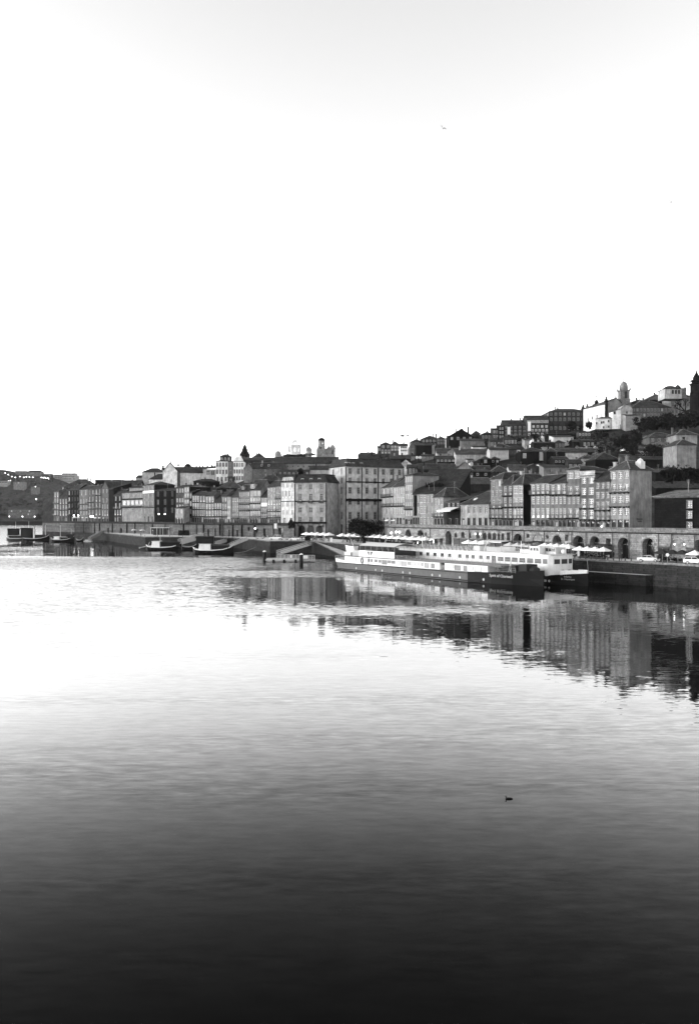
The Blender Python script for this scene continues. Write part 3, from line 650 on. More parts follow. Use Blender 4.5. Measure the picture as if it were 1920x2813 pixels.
house('long dark building whose steep roof slope fills the gap above the narrow houses', 1136, 1252, 1357, yb=1400, D=(272, 266), yr=1290, sh=0.06, roof='mono', dep=17, fl=['-'], rs=0.04, grp=HB, drop=2)
i_ = HOUSES['long dark building whose steep roof slope fills the gap above the narrow houses']
b = MB(); b.box(-4.6, 1.2, 4.3, 7.2, i_['h'] + 1.6, i_['h'] + 3.4)
for k in range(7): b.box(-4.6 + k * 0.92, -4.3 + k * 0.92, 4.1, 4.3, i_['h'] + 1.6, i_['h'] + 4.0)
b.build('roof_terrace', mat('granite', 0.05), i_['root'])

# ---------------------------------------------------------------- the square
SQ = 'tall buildings round the square'
h = house('large pale corner building with dark pilasters and a mansard, behind the round tree', 950, 1108, 1283, yb=1480, D=(370, 384), yr=1266, sh=0.54, roof='mansard', dep=17, fl=['w7:0.86', 'w7:0.8', 'w7:0.95', 'w7:1.0', '-:0.2', 'w7:1.1', 'd7:1.2', '-:0.3'], left=['w2:0.86', 'w2:0.8', 'w2:0.95', 'w2:1.0', '-:0.2', 'w2:1.1', 'd2:1.2', '-:0.3'], fr=0.35, rs=0.05, grp=SQ, drop=0.3, pil=(0.0, 0.27, 0.55, 0.82, 1.0), dark=0.75, wmax=1.3)
belt(h, 1325, 0.5, 0.08); belt(h, 1374, 1.1, 0.05, 0.6, 'balcony')
for u in (0.05, 0.13, 0.27): dormer(h, u, 0.15, 2.2 if u < 0.1 else 1.3, 1.8, 0.3, 0.5)
h2 = h
h = house('stone building with a dark mansard, three dormers and three ground arches', 810, 898, 1325, yb=1478, D=(368, 362), yr=1306, sh=0.46, roof='mansard', dep=13, fl=['w3:0.9', 'f3i:1.1', '-:0.25', 'w3:0.9', 'f3i:1.1', '-:1.15'], fr=0.55, rs=0.035, grp=SQ, drop=0.3, dark=0.8, wmax=1.5, pil=(0.0, 0.98))
belt(h, 1377, 0.45, 0.07); belt(h, 1436, 0.9, 0.05, 0.7, 'balcony')
for u in (0.23, 0.5, 0.76): dormer(h, u, 0.25, 1.7, 1.7, 0.35, 0.3, 0.6)
for u in (0.22, 0.5, 0.77):
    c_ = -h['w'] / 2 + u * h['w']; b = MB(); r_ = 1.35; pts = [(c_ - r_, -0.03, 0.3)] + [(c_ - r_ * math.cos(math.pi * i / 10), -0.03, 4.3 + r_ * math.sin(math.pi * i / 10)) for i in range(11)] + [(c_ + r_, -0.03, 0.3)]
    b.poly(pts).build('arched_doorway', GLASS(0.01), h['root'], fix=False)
    b = MB()
    for i in range(10):
        a0_, a1_ = math.pi * i / 10, math.pi * (i + 1) / 10
        b.poly([(c_ - r_ * math.cos(a0_), -0.1, 4.3 + r_ * math.sin(a0_)), (c_ - r_ * math.cos(a1_), -0.1, 4.3 + r_ * math.sin(a1_)), (c_ - 1.7 * math.cos(a1_), -0.1, 4.3 + 1.7 * math.sin(a1_)), (c_ - 1.7 * math.cos(a0_), -0.1, 4.3 + 1.7 * math.sin(a0_))])
    for sg in (-1, 1): b.box(c_ + sg * 1.525 - 0.175, c_ + sg * 1.525 + 0.175, -0.12, -0.04, 0.3, 4.3)
    b.build('arch_ring', mat('granite', 0.22), h['root'], fix=False)
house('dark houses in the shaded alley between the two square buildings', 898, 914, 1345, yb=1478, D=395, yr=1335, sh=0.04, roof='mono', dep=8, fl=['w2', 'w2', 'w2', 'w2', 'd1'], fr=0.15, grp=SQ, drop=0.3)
h = house('white corner house with a five sided mansard gable and glazed balconies', 772.5, 809.6, 1324, yr=1306, sh=0.6, roof='mansard', dep=9, fl=['w3:0.9', 'f4:1.2', '-:0.2', 'w3:1.0', 'w3', 'd2:0.9'], fr=0.8, rs=0.035, grp=SQ, dark=0.5)
belt(h, 1377, 0.35, 0.07); b = MB(); W_ = h['w'] / 2
b.add([(-W_ + 0.3, -0.05, h['h'] + 0.05), (W_ - 0.3, -0.05, h['h'] + 0.05), (W_ - 1.5, -0.05, h['h'] + 2.2), (-W_ + 1.5, -0.05, h['h'] + 2.2), (-W_ + 0.3, 1.5, h['h'] + 0.05), (W_ - 0.3, 1.5, h['h'] + 0.05), (W_ - 1.5, 1.5, h['h'] + 2.2), (-W_ + 1.5, 1.5, h['h'] + 2.2)], [(0, 1, 2, 3), (0, 4, 7, 3), (3, 7, 6, 2), (2, 6, 5, 1)]); b.build('gable', mat('plaster', 0.52), h['root'])
for u in (0.3, 0.5, 0.7):
    wd = put('window', window_mesh(0.9, 1.2, 'w', 0.7), h['root']); wd.location = (-W_ + u * h['w'], -0.06, h['h'] + 1.0); put('pane', pane_mesh(0.9, 1.2, 0.02), wd)

# ---------------------------------------------------------------- front row up-river (left)
TL = 'riverside houses above the left quay wall'
def L_(label, x0, x1, ye, yr, sh, fl, roof='gs', dep=9, fr=0.7, **k): return house(label, x0, x1, ye, yr=yr, sh=sh, fl=fl, roof=roof, dep=dep, fr=fr, grp=TL, **k)
L_('narrow balconied house squeezed beside the white corner house', 758, 771.6, 1336, 1318, 0.36, ['w2', 'w2b', 'f2', 'f2b', 'w2b', 'd3'], dark=0.4)
L_('pale house with an attic band and striped white ground floor', 735, 757.4, 1338, 1320, 0.40, ['w3', 'w3', 'f3', 'f3b', 'f3b', 'd4'], dark=0.4, fr=0.85)
L_('lower house with a plain white panel across its middle', 717.5, 734.4, 1366, 1345, 0.38, ['g2', '-:0.9', 'f3b', 'f3b', 'd3'], dark=0.4, key='L4')
i_ = HOUSES['L4']; b = MB(); b.box(-i_['w'] / 2 + 0.1, i_['w'] / 2 - 0.1, -0.12, -0.02, Z(1391, i_['D']) - 11, Z(1381, i_['D']) - 11); b.build('wall_panel', PLAIN(0.78), i_['root'])
L_('wide house with three dark balconies and a tall glazed dormer', 686.5, 716.6, 1346.5, 1318, 0.40, ['g3', 'g4b', 'g4b', 'g4b', 'd4'], dark=0.35, fr=0.85, key='L5')
dormer(HOUSES['L5'], 0.2, 0.4, 3.0, 2.6, 0.5, 0.5, 0.9); i_ = HOUSES['L5']
L_('house with rows of small square lights above two balconies', 657, 685.8, 1349.5, 1330, 0.34, ['w5', 's5b', 'w5b', 'w5', 'd5'], dark=0.55, fr=0.75)
dormer(HOUSES['house with rows of small square lights above two balconies'], 0.3, 0.8, 1.7, 1.6, 0.6, 0.4, 0.4)
L_('plain grey house with a white ground floor beside the small light rows', 638, 656.4, 1366, 1342, 0.36, ['f3', 'f3', 'w3', 'w3b', 'd3'], dark=0.35)
L_('very narrow white house next to a black gap', 624.5, 634, 1364, 1348, 0.58, ['f2', 'w2', 'f2', 'w2', 'd1'], dark=0.3, roof='mono')
L_('slim house with a glazed first floor left of the white narrow one', 610, 624, 1364, 1346, 0.3, ['w2', 'f2b', 'g2b', 'd2'], dark=0.35)
L_('low house under a big dark roof slope between brighter neighbours', 589.5, 609.6, 1380, 1352, 0.24, ['f3b', 'f3b', 'd3'], dark=0.4)
L_('house with bright curtains and plant filled balconies', 565, 589, 1363, 1348, 0.3, ['f3i', 'f3b', 'f3b', 'd4'], dark=0.35, fr=0.85)
L_('dark house with thin white door frames on every floor', 548.5, 564.6, 1361, 1352, 0.17, ['f2', 'f3b', 'f3b', 'd3'], dark=0.5)
L_('house with bright upper windows and an attic set back on its roof', 529, 548, 1361, 1350, 0.3, ['f3i', 'f3b', 'f3b', 'd3'], dark=0.3, fr=0.85)
house('attic house rising behind the balconied row, with two small windows', 531, 566, 1346, yb=1366, D=438, yr=1340, sh=0.13, roof='gs', dep=8, fl=['w4'], fr=0.6, grp=TL, drop=2)
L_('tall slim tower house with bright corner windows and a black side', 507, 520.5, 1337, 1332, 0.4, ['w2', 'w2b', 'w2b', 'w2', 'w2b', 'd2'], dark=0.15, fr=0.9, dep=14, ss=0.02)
L_('grey house with three windows per floor beside the tower house', 484, 506.6, 1339, 1332, 0.2, ['w3', '-:0.5', 'w3', 'w3', 'f3', 'd3'], dark=0.7)
L_('plain house set in the dark recess left of the tower row', 521, 528.6, 1352, 1345, 0.05, ['w1', 'w1', 'w1', 'd1'], dark=0.9)
house('little pale cafe house with a pent roof in front of the grey house', 482, 505, 1396, D=(418, 414), yr=1390, sh=0.42, roof='mono', dep=4, fl=['w2', '-:0.3', 'd3'], fr=0.85, grp=TL)
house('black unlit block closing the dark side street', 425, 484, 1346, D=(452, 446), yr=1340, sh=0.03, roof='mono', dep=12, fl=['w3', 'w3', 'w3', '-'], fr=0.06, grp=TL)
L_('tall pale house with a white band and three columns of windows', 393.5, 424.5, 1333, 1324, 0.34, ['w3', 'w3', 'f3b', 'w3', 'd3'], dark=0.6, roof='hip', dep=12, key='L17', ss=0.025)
i_ = HOUSES['L17']; b = MB(); b.box(-i_['w'] / 2 + 0.1, i_['w'] / 2 - 0.1, -0.1, -0.02, Z(1354.5, i_['D']) - 11, Z(1348, i_['D']) - 11); b.build('wall_panel', PLAIN(0.72), i_['root'])
h = L_('broad light house with a stepped attic and blank stone base', 336, 393, 1353, 1346, 0.4, ['w5:0.9', 'g5b:1.0', 's5:0.8', '-:1.3'], dark=0.5, roof='gs', dep=11)
belt(h, 1371, 0.7, 0.04, 0.6, 'balcony'); belt(h, 1393, 0.8, 0.04, 0.7, 'balcony')
house('pale attic storey set back on the broad light house', 356, 392, 1340, D=(488, 480), yb=1352, yr=1333, sh=0.42, roof='gs', dep=8, fl=['w4'], fr=0.5, grp=TL, drop=2)
L_('dark narrow house with white door frames and a pub sign band', 314, 335.4, 1361, 1344, 0.1, ['w2', 'f2b', 'f3', 'd3'], dark=0.6, fr=0.85)
L_('stone gable house with a pale sloping rooftop parapet', 280, 299.4, 1341, 1322, 0.26, ['w2', '-:0.5', 'w2', 'w3', 'f3', 'd3'], roof='gf', dark=0.6)
L_('black side block between the stone gable and the pub house', 299.8, 313.6, 1342, 1327, 0.03, ['-'], roof='mono', dep=12)
L_('grey house with dark balconies next to the stone gable', 261, 279.6, 1342, 1330, 0.22, ['f2b', 'f2', 'f2b', 'f2', 'd2'], dark=0.6)
L_('house with three stacked balconies above the lit restaurant', 243, 260.6, 1344, 1334, 0.24, ['w2', 'f2b', 'f2b', 'f2b', 'd2'], dark=0.5)
L_('light fronted house with a bright upper wall and tall windows', 219.5, 242.6, 1345, 1334, 0.32, ['f2', '-:0.5', 'f3b', 'f3b', 'w3', 'd3'], dark=0.6)
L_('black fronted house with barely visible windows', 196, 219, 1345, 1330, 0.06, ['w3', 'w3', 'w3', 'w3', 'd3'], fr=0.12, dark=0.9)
L_('thin house with one column of bright windows', 187, 195.6, 1346, 1338, 0.1, ['w1', 'w1b', 'w1b', 'w1b', 'd1'], fr=0.9, dark=0.0)
L_('low house with tall white door frames near the left end', 163.5, 186.6, 1369, 1345, 0.24, ['f3', 'f3b', 'f3', 'd3'], fr=0.9, dark=0.6)
L_('end house of the left row with bright shuttered windows', 149, 163, 1350.5, 1343, 0.3, ['f2', 'f2b', 'f2b', 'f2b', 'd2'], fr=0.85, dark=0.3)
house('large hip roofed building rising behind the left end of the row', 168, 262, 1340, yb=1372, D=590, yr=1316, sh=0.08, roof='hip', dep=22, fl=['-'], rs=0.06, grp=TL)
house('flat topped dark block on the skyline of the left row', 262, 331, 1319, yb=1345, D=600, yr=1309, sh=0.05, roof='flat', dep=12, fl=['-'], rs=0.05, grp=TL)
house('dark roofed warehouse behind the pub house', 300, 384, 1333, yb=1352, D=560, yr=1319, sh=0.05, roof='gs', dep=14, fl=['-'], rs=0.05, grp=TL)
# ---------------------------------------------------------------- houses up the hill (pixel bearings, base height sets the distance)
HL = 'houses on the hillside'
def B_(label, x0, x1, ye, yb, yr, sh, fl, roof='gs', dep=9, fr=0.5, **k): return house(label, x0, x1, ye, yb=yb, yr=yr, sh=min(0.8, sh * 1.18), fl=fl, roof=roof, dep=dep, fr=fr, grp=k.pop('grp', HL), corn=False, **k)
# left middle
B_('white walled hall with two tall dark openings below the gabled church', 410, 482, 1317, 1340, 1302, 0.62, [], roof='hip', dep=11, key='hall')
windows_at(HOUSES['hall'], [(0.58, 1329, 2.0, 3.6), (0.83, 1329, 2.0, 3.6)], 'd', 0.1)
B_('slim white pointed gable house rising over the left row', 395, 409.6, 1310, 1330, 1299, 0.7, ['s1'], roof='gf', dep=12)
B_('hip roofed house behind the slim pointed gable', 391, 450, 1297, 1330, 1286, 0.45, ['-'], roof='hip', dep=12)
B_('low shed roof left of the slim pointed gable', 374, 394, 1312, 1335, 1305, 0.4, ['-'], roof='mono', dep=8)
B_('dark roofed house with one big bright window under the church wall', 496, 532, 1322, 1340, 1313, 0.14, ['w4'], dep=9, key='dk1')
windows_at(HOUSES['dk1'], [(0.9, 1326, 1.9, 2.2)], 'g', 0.9, 0.0)
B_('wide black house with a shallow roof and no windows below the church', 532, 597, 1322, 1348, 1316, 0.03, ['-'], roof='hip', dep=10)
B_('long brown roofed house right of the wide black one', 598, 668, 1341, 1352, 1324, 0.08, ['-'], roof='hip', dep=14, rs=0.07)
B_('tall pale house of three storeys crowned by a dark attic box', 593, 626.5, 1267, 1326, 1263, 0.66, ['w4', 'w4', 'w3'], roof='hip', dep=10, fr=0.6, right=['w2', 'w2', 'w2'], key='M4')
B_('grey return wing of the tall pale attic house', 627, 639, 1268, 1328, 1262, 0.28, ['w1', 'w1', 'w1'], roof='flat', dep=10)
B_('dark attic box standing on the tall pale house', 605, 634, 1254, 1268, 1248, 0.1, ['w3'], roof='hip', dep=6, drop=0.5, fr=0.8)
h = B_('white house with a curved gable and three rows of four windows', 641, 669.6, 1268, 1323, 1266, 0.75, ['w4', 'w4', 'w4'], roof='flat', dep=10, fr=0.55, key='M5')
W_ = h['w'] / 2; b = MB(); pts = [(-W_, h['h'])] + [(-W_ + h['w'] * t, h['h'] + 0.2 + 3.4 * math.sin(math.pi * t) ** 0.7) for t in (0.12, 0.25, 0.38, 0.5, 0.62, 0.75, 0.88)] + [(W_, h['h'])]
n = len(pts); b.add([(x, -0.04, z) for x, z in pts] + [(x, 1.0, z) for x, z in pts], [tuple(range(n)), tuple(range(n, 2 * n))[::-1]] + [(i, (i + 1) % n, n + (i + 1) % n, n + i) for i in range(n)]); b.build('gable', mat('plaster', 0.75), h['root'])
B_('grey pointed gable house right of the white curved gable', 671, 694, 1288, 1324, 1273, 0.33, ['s1', 's1'], roof='gf', dep=12)
h = B_('long dark roofed house with two pale dormers', 694.5, 778, 1288, 1312, 1270, 0.24, ['w6', '-:0.4', 'w6'], dep=12, rs=0.045, fr=0.3, dark=0.9)
for u in (0.28, 0.52): dormer(h, u, 1.4, 1.4, 1.7, 2.0, 0.4, 0.5)
B_('low roof with a pale parapet in front of the dormered long house', 716, 775, 1318, 1330, 1306, 0.2, ['-'], roof='hip', dep=10)
B_('pyramid roofed hall on the skyline right of the dark domed lantern', 694, 727, 1257, 1275, 1245, 0.08, ['-'], roof='hip', dep=14, rs=0.05)
B_('wide roof joining the skyline halls behind the curved gable', 655, 760, 1264, 1285, 1257, 0.14, ['s8'], dep=12, rs=0.055, fr=0.3)
h = B_('very long dark roofed convent wing under the white glass lantern', 754, 929, 1274, 1300, 1255, 0.32, ['s12', '-:0.8'], dep=18, rs=0.045, fr=0.25, dark=0.95)
W_ = h['w']; b = MB(); b.add([(W_ * .28, -0.3, h['h'] - 0.2), (W_ * .5, -0.3, h['h'] - 0.2), (W_ * .39, -0.3, h['h'] + 2.3), (W_ * .28, 3, h['h'] - 0.2), (W_ * .5, 3, h['h'] - 0.2), (W_ * .39, 3, h['h'] + 2.3)], [(0, 1, 2), (0, 3, 5, 2), (1, 2, 5, 4)]); b.build('pediment', mat('stone', 0.16), h['root'])
h = B_('blank light walled house under a dark ridge left of the pale corner building', 851, 908, 1291, 1311, 1279, 0.5, ['-'], dep=10, rs=0.05)
B_('terraced grey retaining houses under the long convent wing', 764, 850, 1296, 1312, 1290, 0.18, ['w7', '-'], roof='mono', dep=8)
B_('small white dormer house on the ridge behind the pale corner building', 929, 950, 1267, 1276, 1264, 0.6, ['w3'], roof='flat', dep=6)
B_('hipped house with a dark roof behind the white corner house', 715, 772, 1321, 1332, 1305, 0.12, ['-'], roof='hip', dep=9, drop=2)
# centre
B_('long dark roof over a row of bright white garage walls', 985, 1072, 1261, 1275, 1247, 0.72, ['-'], dep=11, rs=0.05)
B_('black fronted continuation of the long ridge roof', 1072, 1128, 1260, 1285, 1250, 0.03, ['-'], dep=12, rs=0.05)
h = B_('white pentagon gable with one square window above the tall slim house', 1097, 1132, 1276, 1300, 1263, 0.62, ['-'], roof='gf', dep=5)
windows_at(h, [(0.46, 1275, 2.0, 2.1)], 'w', 0.25)
B_('dark house with two white windows beneath the pentagon gable', 1121, 1160, 1284, 1306, 1276, 0.09, ['f4'], dep=9, fr=0.9, dark=0.1)
B_('long low ridge roof above the steep dark slope', 1150, 1252, 1289, 1300, 1274, 0.06, ['-'], dep=9, rs=0.055)
B_('stepped house with lit windows at the left end of the upper crest', 1038, 1054, 1229, 1241, 1225, 0.15, ['w2'], roof='mono', dep=8, fr=0.6)
B_('upper crest house with a low hip roof and two bright windows', 1046, 1073, 1221, 1246, 1215, 0.16, ['w2', 'f3'], roof='hip', dep=9, fr=0.8, dark=0.2)
B_('upper crest house with two rows of three lit windows', 1073, 1098, 1223, 1248, 1213, 0.18, ['w3', 'w3', '-'], roof='hip', dep=9, fr=0.8, dark=0.2)
B_('plain white block with tiny windows beside the tower crane', 1098.5, 1119, 1225.5, 1251, 1219, 0.72, ['s4', 's4', '-'], roof='gs', dep=8, fr=0.3)
B_('grey gabled house right of the plain white block', 1123, 1143.6, 1229, 1249, 1219, 0.3, ['w3', 'w3'], roof='gf', dep=10)
B_('dark unlit house wall with a leaning roof beside the grey gable', 1144, 1186, 1223, 1252, 1217, 0.05, ['-'], roof='mono', dep=10)
B_('slim pale gable end by the dark leaning roof', 1186, 1193.6, 1222, 1245, 1220, 0.4, ['-'], roof='flat', dep=6)
B_('crest roofs stacked behind the grey gable', 1128, 1160, 1214, 1226, 1207, 0.2, ['w4'], roof='hip', dep=9)
B_('domed shaped dark roof on the crest', 1158, 1206, 1206, 1228, 1197, 0.08, ['w5', 'w6'], roof='hip', dep=11)
B_('small hip roofed house right of the domed dark roof', 1200, 1223, 1206, 1222, 1200, 0.16, ['w3', 'w3'], roof='hip', dep=8)
h = B_('big peaked dark roof house with a chimney stack on the crest', 1232, 1300, 1199, 1234, 1181, 0.07, ['w4', '-', '-'], roof='gf', dep=13, rs=0.055)
b = MB(); b.box(h['w'] * 0.3, h['w'] * 0.3 + 0.8, 3, 3.8, h['h'] + 0.5, h['h'] + 5.6); b.build('chimney', mat('plaster', 0.06), h['root'])
B_('pale narrow wall tower left of the big peaked roof', 1229, 1236, 1199, 1232, 1196, 0.42, ['-'], roof='mono', dep=6)
B_('bare grey pier wall under the big peaked roof', 1247, 1255, 1208, 1231, 1206, 0.33, ['-'], roof='flat', dep=4)
B_('long sloping roof below the peaked house with a ragged pale wall', 1200, 1272, 1245, 1256, 1231, 0.4, ['-'], dep=9, rs=0.065)
B_('flat dark house with three double windows in a dark front', 1197, 1282, 1261, 1276, 1252, 0.06, ['w8:1.0', '-:0.6'], dep=9, fr=0.55, dark=0.3)
B_('light gable wall house with a roof sloping down to the left', 1252, 1301, 1291, 1316, 1270, 0.36, ['s2', '-'], roof='gf', dep=9)
B_('tiny white dormer cap beside the light gable wall', 1290, 1299, 1271, 1279, 1267, 0.6, ['-'], roof='gf', dep=5)
B_('black square house with one pale window and a white gutter line', 1319, 1347, 1261, 1288, 1254, 0.03, ['w1', '-'], roof='hip', dep=9, dark=0.0, fr=0.6)
B_('dark wing with a small balcony right of the black square house', 1347.5, 1372, 1261, 1276, 1255, 0.04, ['s2'], roof='hip', dep=8, fr=0.5)
B_('round grey roofed barn left of the top terraces', 1299, 1318, 1191, 1204, 1184, 0.14, ['-'], roof='hip', dep=8, rs=0.07)
B_('ragged dark roofs between the barn and the tall crest houses', 1322, 1356, 1193, 1208, 1187, 0.12, ['w4'], roof='hip', dep=9)
B_('pale stepped wall house in the middle of the slope', 1266, 1330, 1211, 1232, 1206, 0.28, ['-'], dep=8, rs=0.07)
B_('dark cottage with four lit windows over a bright wall', 1283, 1333, 1217, 1228, 1210, 0.08, ['w5'], dep=8, fr=0.9, dark=0.1)
B_('bright low wall house below the dark cottage', 1297, 1336, 1228, 1234, 1225, 0.55, ['-'], roof='mono', dep=5)
B_('wide tiled roof above a ragged whitewashed wall', 1252, 1346, 1248, 1266, 1233, 0.42, ['-'], dep=10, rs=0.07)
B_('light house with an attic of small windows and faded arches', 1345, 1397, 1236, 1263, 1229, 0.45, ['-'], roof='gs', dep=10, key='G7')
B_('dark roofed attic with five bright windows on the arch house', 1355, 1398, 1227, 1236, 1219, 0.14, ['g5'], roof='hip', dep=6, drop=0.5, fr=0.9, dark=0.0)
B_('little open fronted dark house with a white chimney box', 1399, 1418, 1234, 1252, 1228, 0.16, ['w2'], roof='mono', dep=6, fr=0.15, dark=0.9)
B_('small white box house with one dark window', 1419, 1428, 1236, 1249, 1234, 0.62, ['s1'], roof='flat', dep=5, fr=0.2)
h = B_('big black house with a small and a large glazed bright window', 1430, 1500, 1240, 1270, 1229, 0.035, ['-'], roof='hip', dep=12, key='G10')
windows_at(h, [(0.14, 1252, 1.3, 2.0), (0.88, 1253, 3.4, 3.8)], 'g', 0.8, 0.0)
B_('dark side wing of the big black house', 1500.5, 1528, 1240, 1272, 1232, 0.02, ['-'], roof='hip', dep=10)
B_('pale mound shaped roof cap behind the big black house', 1488, 1512, 1230, 1240, 1226, 0.4, ['-'], roof='hip', dep=6, rs=0.3)
B_('brown house with three shutters at the end of a long blank wall', 1524, 1550, 1216, 1232, 1210, 0.18, ['w3'], roof='hip', dep=8, dark=0.8)
B_('long blank brown wall left of the three shuttered house', 1466, 1523.6, 1217, 1240, 1214, 0.09, ['-'], roof='gs', dep=8, rs=0.06)
B_('bright white slim gable beside the long blank brown wall', 1459, 1465.6, 1208, 1232, 1205, 0.7, ['-'], roof='gf', dep=7)
B_('whitewashed cottage with a pale roof below the terraces', 1441, 1459, 1209, 1228, 1205, 0.36, ['-'], roof='mono', dep=7, rs=0.12)
B_('large pale rounded wall building on the right slope', 1519, 1574, 1200, 1224, 1196, 0.5, ['-'], roof='mono', dep=9, rs=0.08)
B_('low pale cottage left of the large pale rounded wall', 1493, 1519, 1198, 1210, 1194, 0.5, ['s1'], roof='gs', dep=8, rs=0.07)
# crest, right half
B_('small crest house with a bright bay at the left of the tall trio', 1353, 1369, 1180, 1206, 1176, 0.16, ['w2', 'w2'], roof='mono', dep=8, fr=0.7)
B_('narrow dark crest house with two stacked pale windows', 1370, 1383, 1172, 1206, 1168, 0.08, ['w2', 'w2', 'w2'], roof='mono', dep=8, fr=0.5)
h = B_('crest house with a sagging dark roof and a white glazed bay', 1384, 1446, 1169, 1200, 1154, 0.13, ['w5', 'w5', 'w5'], roof='gs', dep=11, dark=0.7, fr=0.35)
b = MB(); b.box(-h['w'] / 2 + 1.7, -h['w'] / 2 + 3.2, -0.7, 0, h['h'] - 4.8, h['h'] - 0.8); b.build('glazed_bay', PLAIN(0.75), h['root'])
h = B_('crest house with a row of white attic windows above a dark cornice', 1447, 1506, 1153, 1198, 1141, 0.14, ['g5', '-:0.3', 'w5', 'w6', 'f5'], roof='gs', dep=12, dark=0.35, fr=0.75)
b = MB(); b.box(-h['w'] / 2 + 0.4, -h['w'] / 2 + 1.9, -0.5, 0, h['h'] - 6.0, h['h'] - 1.0); b.build('glazed_bay', PLAIN(0.78), h['root'])
h = B_('great dark mansion with a long roof left of the hilltop church', 1507, 1618, 1131, 1184, 1123, 0.13, ['w9:0.9', 'w9', '-:0.6', 'w9'], roof='hip', dep=14, dark=0.85, fr=0.3, left=['g2', 'w2', '-', '-'])
B_('peaked roof lump at the right end of the great dark mansion', 1595, 1616, 1129, 1136, 1124, 0.1, ['-'], roof='hip', dep=10, drop=1)
B_('ivy grown retaining wall house under the great dark mansion', 1500, 1632, 1192, 1206, 1190, 0.08, ['-'], roof='flat', dep=4)
B_('broken pale wall fragments below the church terrace', 1588, 1622, 1187, 1202, 1185, 0.2, ['s4'], roof='flat', dep=4, fr=0.8, dark=0.0)
B_('dark roofed low house with two pale windows below the ivy wall', 1600, 1632, 1212, 1229, 1207, 0.09, ['w3'], roof='gs', dep=8, fr=0.5)
B_('plain low shed left of the two pale windows', 1574, 1600, 1213, 1228, 1208, 0.06, ['-'], roof='gs', dep=8)
# middle slope behind the front row, right half
B_('long roof with a thin white gutter line above the twin houses', 1520, 1640, 1241, 1262, 1231, 0.06, ['-'], dep=11, rs=0.06)
B_('pale triangular yard wall under the long gutter line roof', 1553, 1612, 1246, 1262, 1243, 0.45, ['-'], roof='flat', dep=3, rs=0.3)
B_('dark row with pale chimneys below the pale yard wall', 1522, 1560, 1262, 1290, 1254, 0.04, ['s4', '-'], dep=9)
B_('small white house with two arched windows and a hip roof', 1599, 1632.6, 1259, 1274, 1249, 0.42, ['f2'], roof='hip', dep=8, fr=0.7)
B_('large unlit roof right of the small arched window house', 1634, 1700, 1262, 1290, 1244, 0.04, ['-'], roof='hip', dep=14, rs=0.04)
B_('house with an open terrace door and flower pots over the twin houses', 1493, 1556, 1283, 1320, 1276, 0.28, ['w2', 'd3'], roof='mono', dep=8, fr=0.3)
B_('roof of red brick gable between the terraces', 1446, 1482, 1284, 1312, 1276, 0.16, ['-'], roof='gf', dep=9)
B_('white cottage wall under a brown roof in mid slope', 1400, 1446, 1292, 1312, 1277, 0.5, ['w3'], dep=9, fr=0.4, rs=0.065)
B_('broad dim roof left of the white cottage wall', 1347, 1400, 1296, 1312, 1279, 0.08, ['s3'], roof='hip', dep=9, rs=0.06)
B_('terrace roof with a pale ledge behind the arched balcony house', 1428, 1490, 1308, 1322, 1302, 0.3, ['s3'], roof='mono', dep=7, rs=0.05)
B_('dim blank house below the light gable wall', 1300, 1345, 1296, 1330, 1291, 0.07, ['s2', '-'], roof='gs', dep=8)
B_('long tiled roof sloping above the five window house', 1251, 1300, 1336, 1352, 1318, 0.08, ['-'], roof='mono', dep=10, rs=0.06)
B_('tiled roof with a diagonal white flashing', 1252, 1345, 1330, 1350, 1312, 0.1, ['-'], dep=10, rs=0.07)
# right edge
B_('tall blank pale warehouse wall at the right edge', 1857, 1912, 1222, 1290, 1208, 0.32, ['-'], roof='hip', dep=12, rs=0.05, yaw=0.05)
B_('upper pale block behind the tall blank warehouse', 1856, 1914, 1194, 1225, 1180, 0.34, ['-'], roof='hip', dep=12, rs=0.06)
B_('house with a very wide tiled roof left of the pale blocks', 1782, 1856, 1201, 1216, 1188, 0.22, ['w4'], roof='hip', dep=10, rs=0.07)
B_('ruined pale garden wall below the wide tiled roof', 1760, 1855, 1226, 1240, 1222, 0.22, ['s4'], roof='flat', dep=2)
B_('long low shed roof on the right slope', 1768, 1858, 1262, 1280, 1254, 0.05, ['-'], dep=9, rs=0.06)
B_('half hidden roofs behind the broad blank gable', 1712, 1770, 1262, 1285, 1248, 0.16, ['s4'], dep=10, rs=0.06)
B_('sloping dark lean-to right of the broad blank gable', 1800, 1870, 1297, 1330, 1288, 0.05, ['-'], roof='mono', dep=9, rs=0.06)
B_('long lean-to roof stepping down at the right edge', 1800, 1925, 1340, 1352, 1322, 0.04, ['-'], roof='mono', dep=9, rs=0.05)
B_('long monastery wing with rows of tall windows right of the church', 1735, 1842, 1119, 1152, 1101, 0.22, ['w11', 'w11', '-:0.3'], roof='hip', dep=16, dark=0.8, fr=0.35, rs=0.06)
B_('upper monastery roof rising towards the domed hall', 1775, 1850, 1098, 1118, 1084, 0.1, ['-'], roof='hip', dep=18, rs=0.09)
B_('low ridge roofs right of the church tower', 1735, 1786, 1104, 1116, 1098, 0.12, ['-'], roof='hip', dep=10)
h = B_('two storey palace wing with tall dark windows under the domed hall', 1842, 1904, 1090, 1138, 1080, 0.34, ['w6', 'w6', '-:0.3', 'w6'], roof='hip', dep=12, dark=0.9, fr=0.3, wmax=1.6)
B_('shed with a stone gable left of the church apse', 1718, 1752.5, 1141, 1178, 1138, 0.34, ['-'], roof='mono', dep=7)

